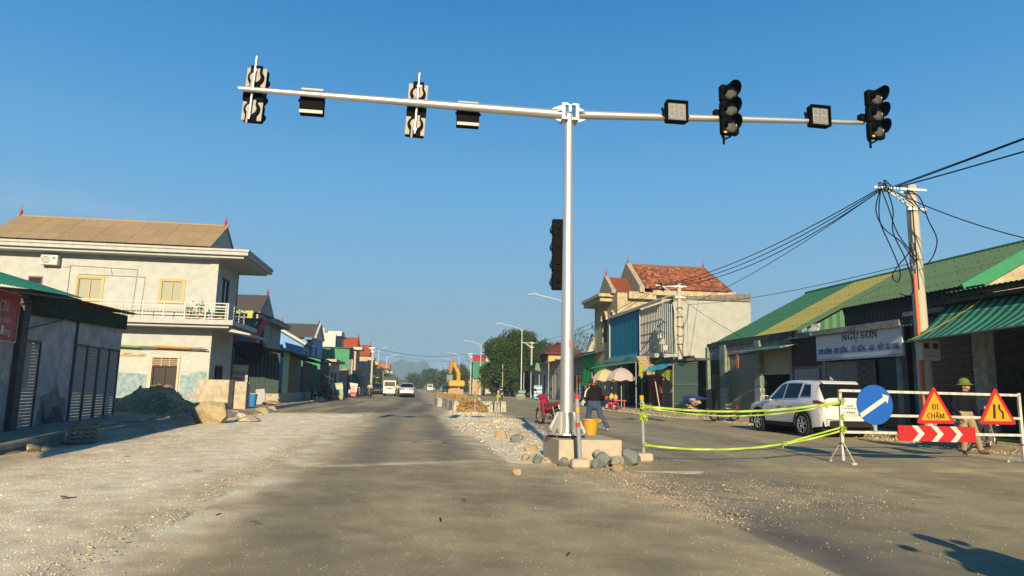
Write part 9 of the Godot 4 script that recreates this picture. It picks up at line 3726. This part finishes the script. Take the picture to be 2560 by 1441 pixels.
func people():
	var skin := mat(0.36,0.20,0.12,0.6, "fine",3.0)
	org = Vector3.ZERO
	# woman walking away, seen from behind; frame: faces -z
	var J := {"head": v3(-0.03,1.47,-0.03), "look": v3(-0.25,-0.05,-1).normalized(), "chest": v3(0,1.17,0), "pelvis": v3(0.01,0.84,0.02),
		"shoulder_l": v3(-0.17,1.28,0), "shoulder_r": v3(0.18,1.27,0.01), "elbow_l": v3(-0.25,1.02,-0.02), "wrist_l": v3(-0.19,1.0,-0.24), "hand_l": v3(0.2,0.3,-1), "palm_l": EY,
		"elbow_r": v3(0.24,1.02,-0.02), "wrist_r": v3(0.12,0.98,-0.24), "hand_r": v3(-0.3,0.2,-1), "palm_r": EY,
		"hip_l": v3(-0.09,0.82,0.0), "hip_r": v3(0.10,0.82,0.02), "knee_l": v3(-0.13,0.45,-0.13), "ankle_l": v3(-0.15,0.08,-0.09), "toe_l": v3(-0.17,0.035,-0.25),
		"knee_r": v3(0.20,0.45,0.10), "ankle_r": v3(0.33,0.11,0.32), "toe_r": v3(0.33,0.03,0.18)}
	var w := figure("woman in black jacket and blue trousers walking away past the pole", J, {"skin": skin, "top": mat(0.010,0.0095,0.010,0.85, "fine",2.0), "legs": mat(0.04,0.065,0.115,0.85, "fine",2.0), "shoe": mat(0.40,0.36,0.31,0.7, "fine",2.0)},1.15)
	org = Vector3.ZERO
	cur = w
	var b := mb()
	for i in 8:
		var a0 := i / 8.0
		var a1 := (i + 1) / 8.0
		var f := func(t): return v3(-0.17,1.35,0.02).lerp(v3(-0.315,1.04,0.01), t) + v3(-0.04 * sin(PI * t),0.02 * sin(PI * t),0.05)
		var p: Vector3 = f.call(a0)
		var q: Vector3 = f.call(a1)
		b.quad(p - v3(0.018,0,0.02), p + v3(0.018,0,0.01), q + v3(0.018,0,0.01), q - v3(0.018,0,0.02), v3(-0.5,0.3,1))
	b.tube([v3(-0.305,1.05,0.02), v3(-0.26,1.0,-0.10), v3(-0.235,1.01,-0.2)],0.018,6)
	part("white_sleeve_stripe", b, mt(0.68,0.68,0.68,0.8))
	b = mb()
	b.ball(v3(-0.03,1.50,-0.03), v3(0.105,0.12,0.115), Basis(),16,10,-0.3, PI / 2)
	b.box(v3(-0.06,1.50,-0.15), v3(0.17,0.015,0.12), Basis(EX,0.2),0.006)
	part("cap", b, mt(0.03,0.028,0.03,0.8))
	b = mb()
	b.ball(v3(-0.02,1.51,-0.015), v3(0.045,0.122,0.112), Basis(EZ,-0.15),12,10,-0.4, PI / 2)
	part("pink_cap_panel", b, mt(0.62,0.36,0.42,0.8))
	b = mb()
	blob(b, [[v3(-0.1,1.36,0.06), v3(0.1,1.35,0.07),0.06,0.06], [v3(0.02,1.34,0.09), v3(0.03,1.25,0.12),0.06,0.04]],0.014,0.03)
	part("hood", b, mat(0.010,0.0095,0.010,0.85, "fine",2.0))
	b = mb()
	b.ball(v3(-0.03,1.395,0.035), v3(0.075,0.05,0.06), Basis(),12,8)
	part("neck_cloth", b, mt(0.42,0.15,0.10,0.8))
	set_at(w, v3(5.62,0.0,-21.0),0.12)
	# man facing us with a green pith helmet
	org = Vector3.ZERO
	J = {"head": v3(0.0,1.50,-0.05), "look": v3(-0.35,-0.05,-1).normalized(), "chest": v3(0.0,1.18,0.0), "pelvis": v3(0.0,0.86,0.05),
		"shoulder_l": v3(-0.21,1.31,0.0), "shoulder_r": v3(0.21,1.31,0.0), "elbow_l": v3(-0.31,1.05,0.03), "wrist_l": v3(-0.33,0.83,-0.06), "palm_l": EX,
		"elbow_r": v3(0.31,1.05,0.02), "wrist_r": v3(0.26,0.84,-0.12), "palm_r": -EX,
		"hip_l": v3(-0.10,0.84,0.04), "hip_r": v3(0.10,0.84,0.04), "knee_l": v3(-0.24,0.46,-0.02), "ankle_l": v3(-0.36,0.09,0.0), "toe_l": v3(-0.42,0.035,-0.15),
		"knee_r": v3(0.12,0.45,-0.08), "ankle_r": v3(0.10,0.09,0.0), "toe_r": v3(0.17,0.035,-0.14)}
	var m := figure("man in dark jersey, khaki trousers and green pith helmet behind the barrier", J, {"skin": mat(0.34,0.16,0.10,0.55, "fine",3.0), "top": mat(0.006,0.0065,0.013,0.85, "fine",2.0), "legs": mat(0.27,0.20,0.125,0.9, "grime",2.0), "shoe": mat(0.10,0.07,0.05,0.8, "dirty",2.0)},1.18)
	org = Vector3.ZERO
	cur = m
	b = mb()
	var hb := Transform3D(Basis(EX,0.06), v3(0.0,1.545,-0.04))
	b.lathe([w2(0.172,-0.03), w2(0.175,-0.022), w2(0.125,0.015), w2(0.118,0.02), w2(0.112,0.07), w2(0.085,0.115), w2(0.04,0.138), w2(0,0.142)],24, hb)
	b.lathe([w2(0.172,-0.03), w2(0.11,-0.005), w2(0,0.0)],24, hb)
	var hel := part("pith_helmet", b, mat(0.12,0.145,0.045,0.8, "fine",2.0))
	b = mb()
	b.lathe([w2(0.1185,0.018), w2(0.121,0.022), w2(0.1195,0.042), w2(0.116,0.045)],24, hb)
	part("helmet_band", b, mt(0.10,0.125,0.03,0.8), hel)
	b = mb()
	b.box(v3(0.03,1.34,-0.095), v3(0.13,0.05,0.02), Basis.from_euler(v3(0.5,0,0.5)),0.008)
	b.box(v3(-0.04,1.34,-0.095), v3(0.11,0.05,0.02), Basis.from_euler(v3(0.5,0,-0.5)),0.008)
	part("collar", b, mt(0.03,0.03,0.04,0.85))
	b = mb()
	b.torus(Transform3D(Basis(EZ,0.2), v3(-0.33,0.85,-0.05)),0.032,0.009,14,6)
	part("wrist_watch", b, mat(0.6,0.6,0.58,0.3, "",1.0,0.8))
	set_at(m, v3(12.28,0.0,-13.9), PI + 0.12)
	# riders far off, coarser
	var R := {"head": v3(0,1.42,-0.02), "look": -EZ, "chest": v3(0,1.14,0.08), "pelvis": v3(0,0.84,0.18), "shoulder_l": v3(-0.19,1.26,0.05), "shoulder_r": v3(0.19,1.26,0.05),
		"elbow_l": v3(-0.29,1.05,-0.08), "elbow_r": v3(0.29,1.05,-0.08), "wrist_l": v3(-0.29,1.03,-0.24), "wrist_r": v3(0.29,1.03,-0.24), "hip_l": v3(-0.10,0.84,0.15), "hip_r": v3(0.10,0.84,0.15),
		"knee_l": v3(-0.2,0.68,-0.22), "knee_r": v3(0.2,0.68,-0.22), "ankle_l": v3(-0.18,0.30,-0.02), "ankle_r": v3(0.18,0.30,-0.02), "toe_l": v3(-0.18,0.26,-0.18), "toe_r": v3(0.18,0.26,-0.18)}
	org = Vector3.ZERO
	var q1 := figure("rider in pale shirt coming towards us on the left lane", R, {"skin": skin, "top": mt(0.50,0.48,0.46,0.85), "legs": mt(0.04,0.04,0.05,0.85), "shoe": mt(0.05,0.05,0.05,0.8)},1.0,0.03)
	set_at(q1, v3(-4.75,0.03,-78.4), PI - 0.1)
	org = Vector3.ZERO
	var q2 := figure("rider in dark banded jacket and helmet riding away on the right", R, {"skin": skin, "top": mt(0.02,0.025,0.05,0.85), "legs": mt(0.03,0.03,0.04,0.85), "shoe": mt(0.05,0.05,0.05,0.8)},1.1,0.03)
	org = Vector3.ZERO
	cur = q2
	b = mb()
	b.ball(v3(0,1.46,-0.02), v3(0.13,0.14,0.145), Basis(),14,8,-0.6, PI / 2)
	part("helmet", b, mt(0.03,0.04,0.09,0.3))
	b = mb()
	b.box(v3(0,1.12,0.235), v3(0.34,0.10,0.06), Basis(EX,-0.25),0.02)
	part("pale_band", b, mt(0.55,0.5,0.45,0.8))
	set_at(q2, v3(9.75,0.03,-76.6),0.1)
	# a rider waiting beside us, out of the picture: his shadow lies across the lower right corner
	copy(find_child("motorbike_001", false, false), v3(4.25,0.0,-1.75),0.25, "motorbike waiting beside the camera, outside the picture", "motorbike")
	copy(q1, v3(4.25,0.0,-1.75),0.25, "rider waiting beside the camera, only his shadow seen at lower right", "person")
	org = Vector3.ZERO
	var q3 := copy(q1, v3(-1.9,0.03,-86.0), PI, "rider between the white truck and the silver SUV", "person")

func clutter():
	rng.seed = 121
	# yellow bucket beyond the footing
	var p := v3(4.78,0.0,-18.2)
	thing("yellow_bucket", "yellow plastic bucket standing on the road right behind the pole", "bucket", p)
	var b := mb()
	b.lathe([w2(0,0.02), w2(0.14,0), w2(0.16,0.05), w2(0.22,0.44), w2(0.25,0.45), w2(0.25,0.48), w2(0.20,0.47), w2(0.14,0.06), w2(0,0.06)],20, Transform3D(Basis(), p))
	part("body", b, mat(0.66,0.36,0.03,0.5, "grime",2.0))
	b = mb()
	b.rock(p + v3(0.22,0.43,0.08), v3(0.10,0.08,0.1),6,1)
	part("rag", b, mt(0.42,0.26,0.08,0.9))
	org = v3(0.35,0.012,-15.8)
	b = mb()
	b.torus(Transform3D(Basis(EY,0.2), v3(0.42,0.012,-15.9)),0.33,0.012,24,5)
	b.cyl(v3(0.42,-0.01,-15.9), v3(0.42,0.008,-15.9),0.32,0.32,24)
	solo("manhole_cover", b, mat(0.20,0.18,0.14,0.8, "dirty",1.5), "flat round cover set in the asphalt before the orange stain", "manhole cover")
	# leaves and scraps scattered on the road: dark flakes
	var L := [[-1.35,-6.55], [-1.75,-6.9], [-3.6,-8.0], [-3.5,-7.9], [-0.75,-11.3], [-4.6,-12.2], [0.3,-6.6], [-2.9,-10.2], [1.2,-5.2], [0.6,-7.7]]
	for k in L.size():
		org = v3(L[k][0],0.03, L[k][1])
		b = mb()
		var q := Basis(EY, k * 1.3)
		var s := 0.024 + 0.007 * (k % 4)
		b.prism(pva([w2(-s * 1.6,0), w2(-s * 0.3,-s * 0.3), w2(s * 1.5,-s * 0.1), w2(s * 0.4, s * 0.35)]),0.008, Transform3D(q * Basis(EX,-PI / 2), org + EY * 0.014))
		solo("leaf_scrap", b, mt(0.05,0.042,0.03,0.9), ["dark scrap on the asphalt near the gravel's edge", "second dark scrap left of it on the gravel's edge", "left of two dark twigs on the near gravel", "right of two dark twigs on the near gravel", "dark flake lying on the pale seam line", "small dark scrap on the gravel towards the crate", "dark flake in the middle of the near lane", "scrap on the gravel by the pale seam", "dark flake right of the near lane's middle", "small flake farther up the near lane"][k], "scrap", "dark scraps scattered on the ground")
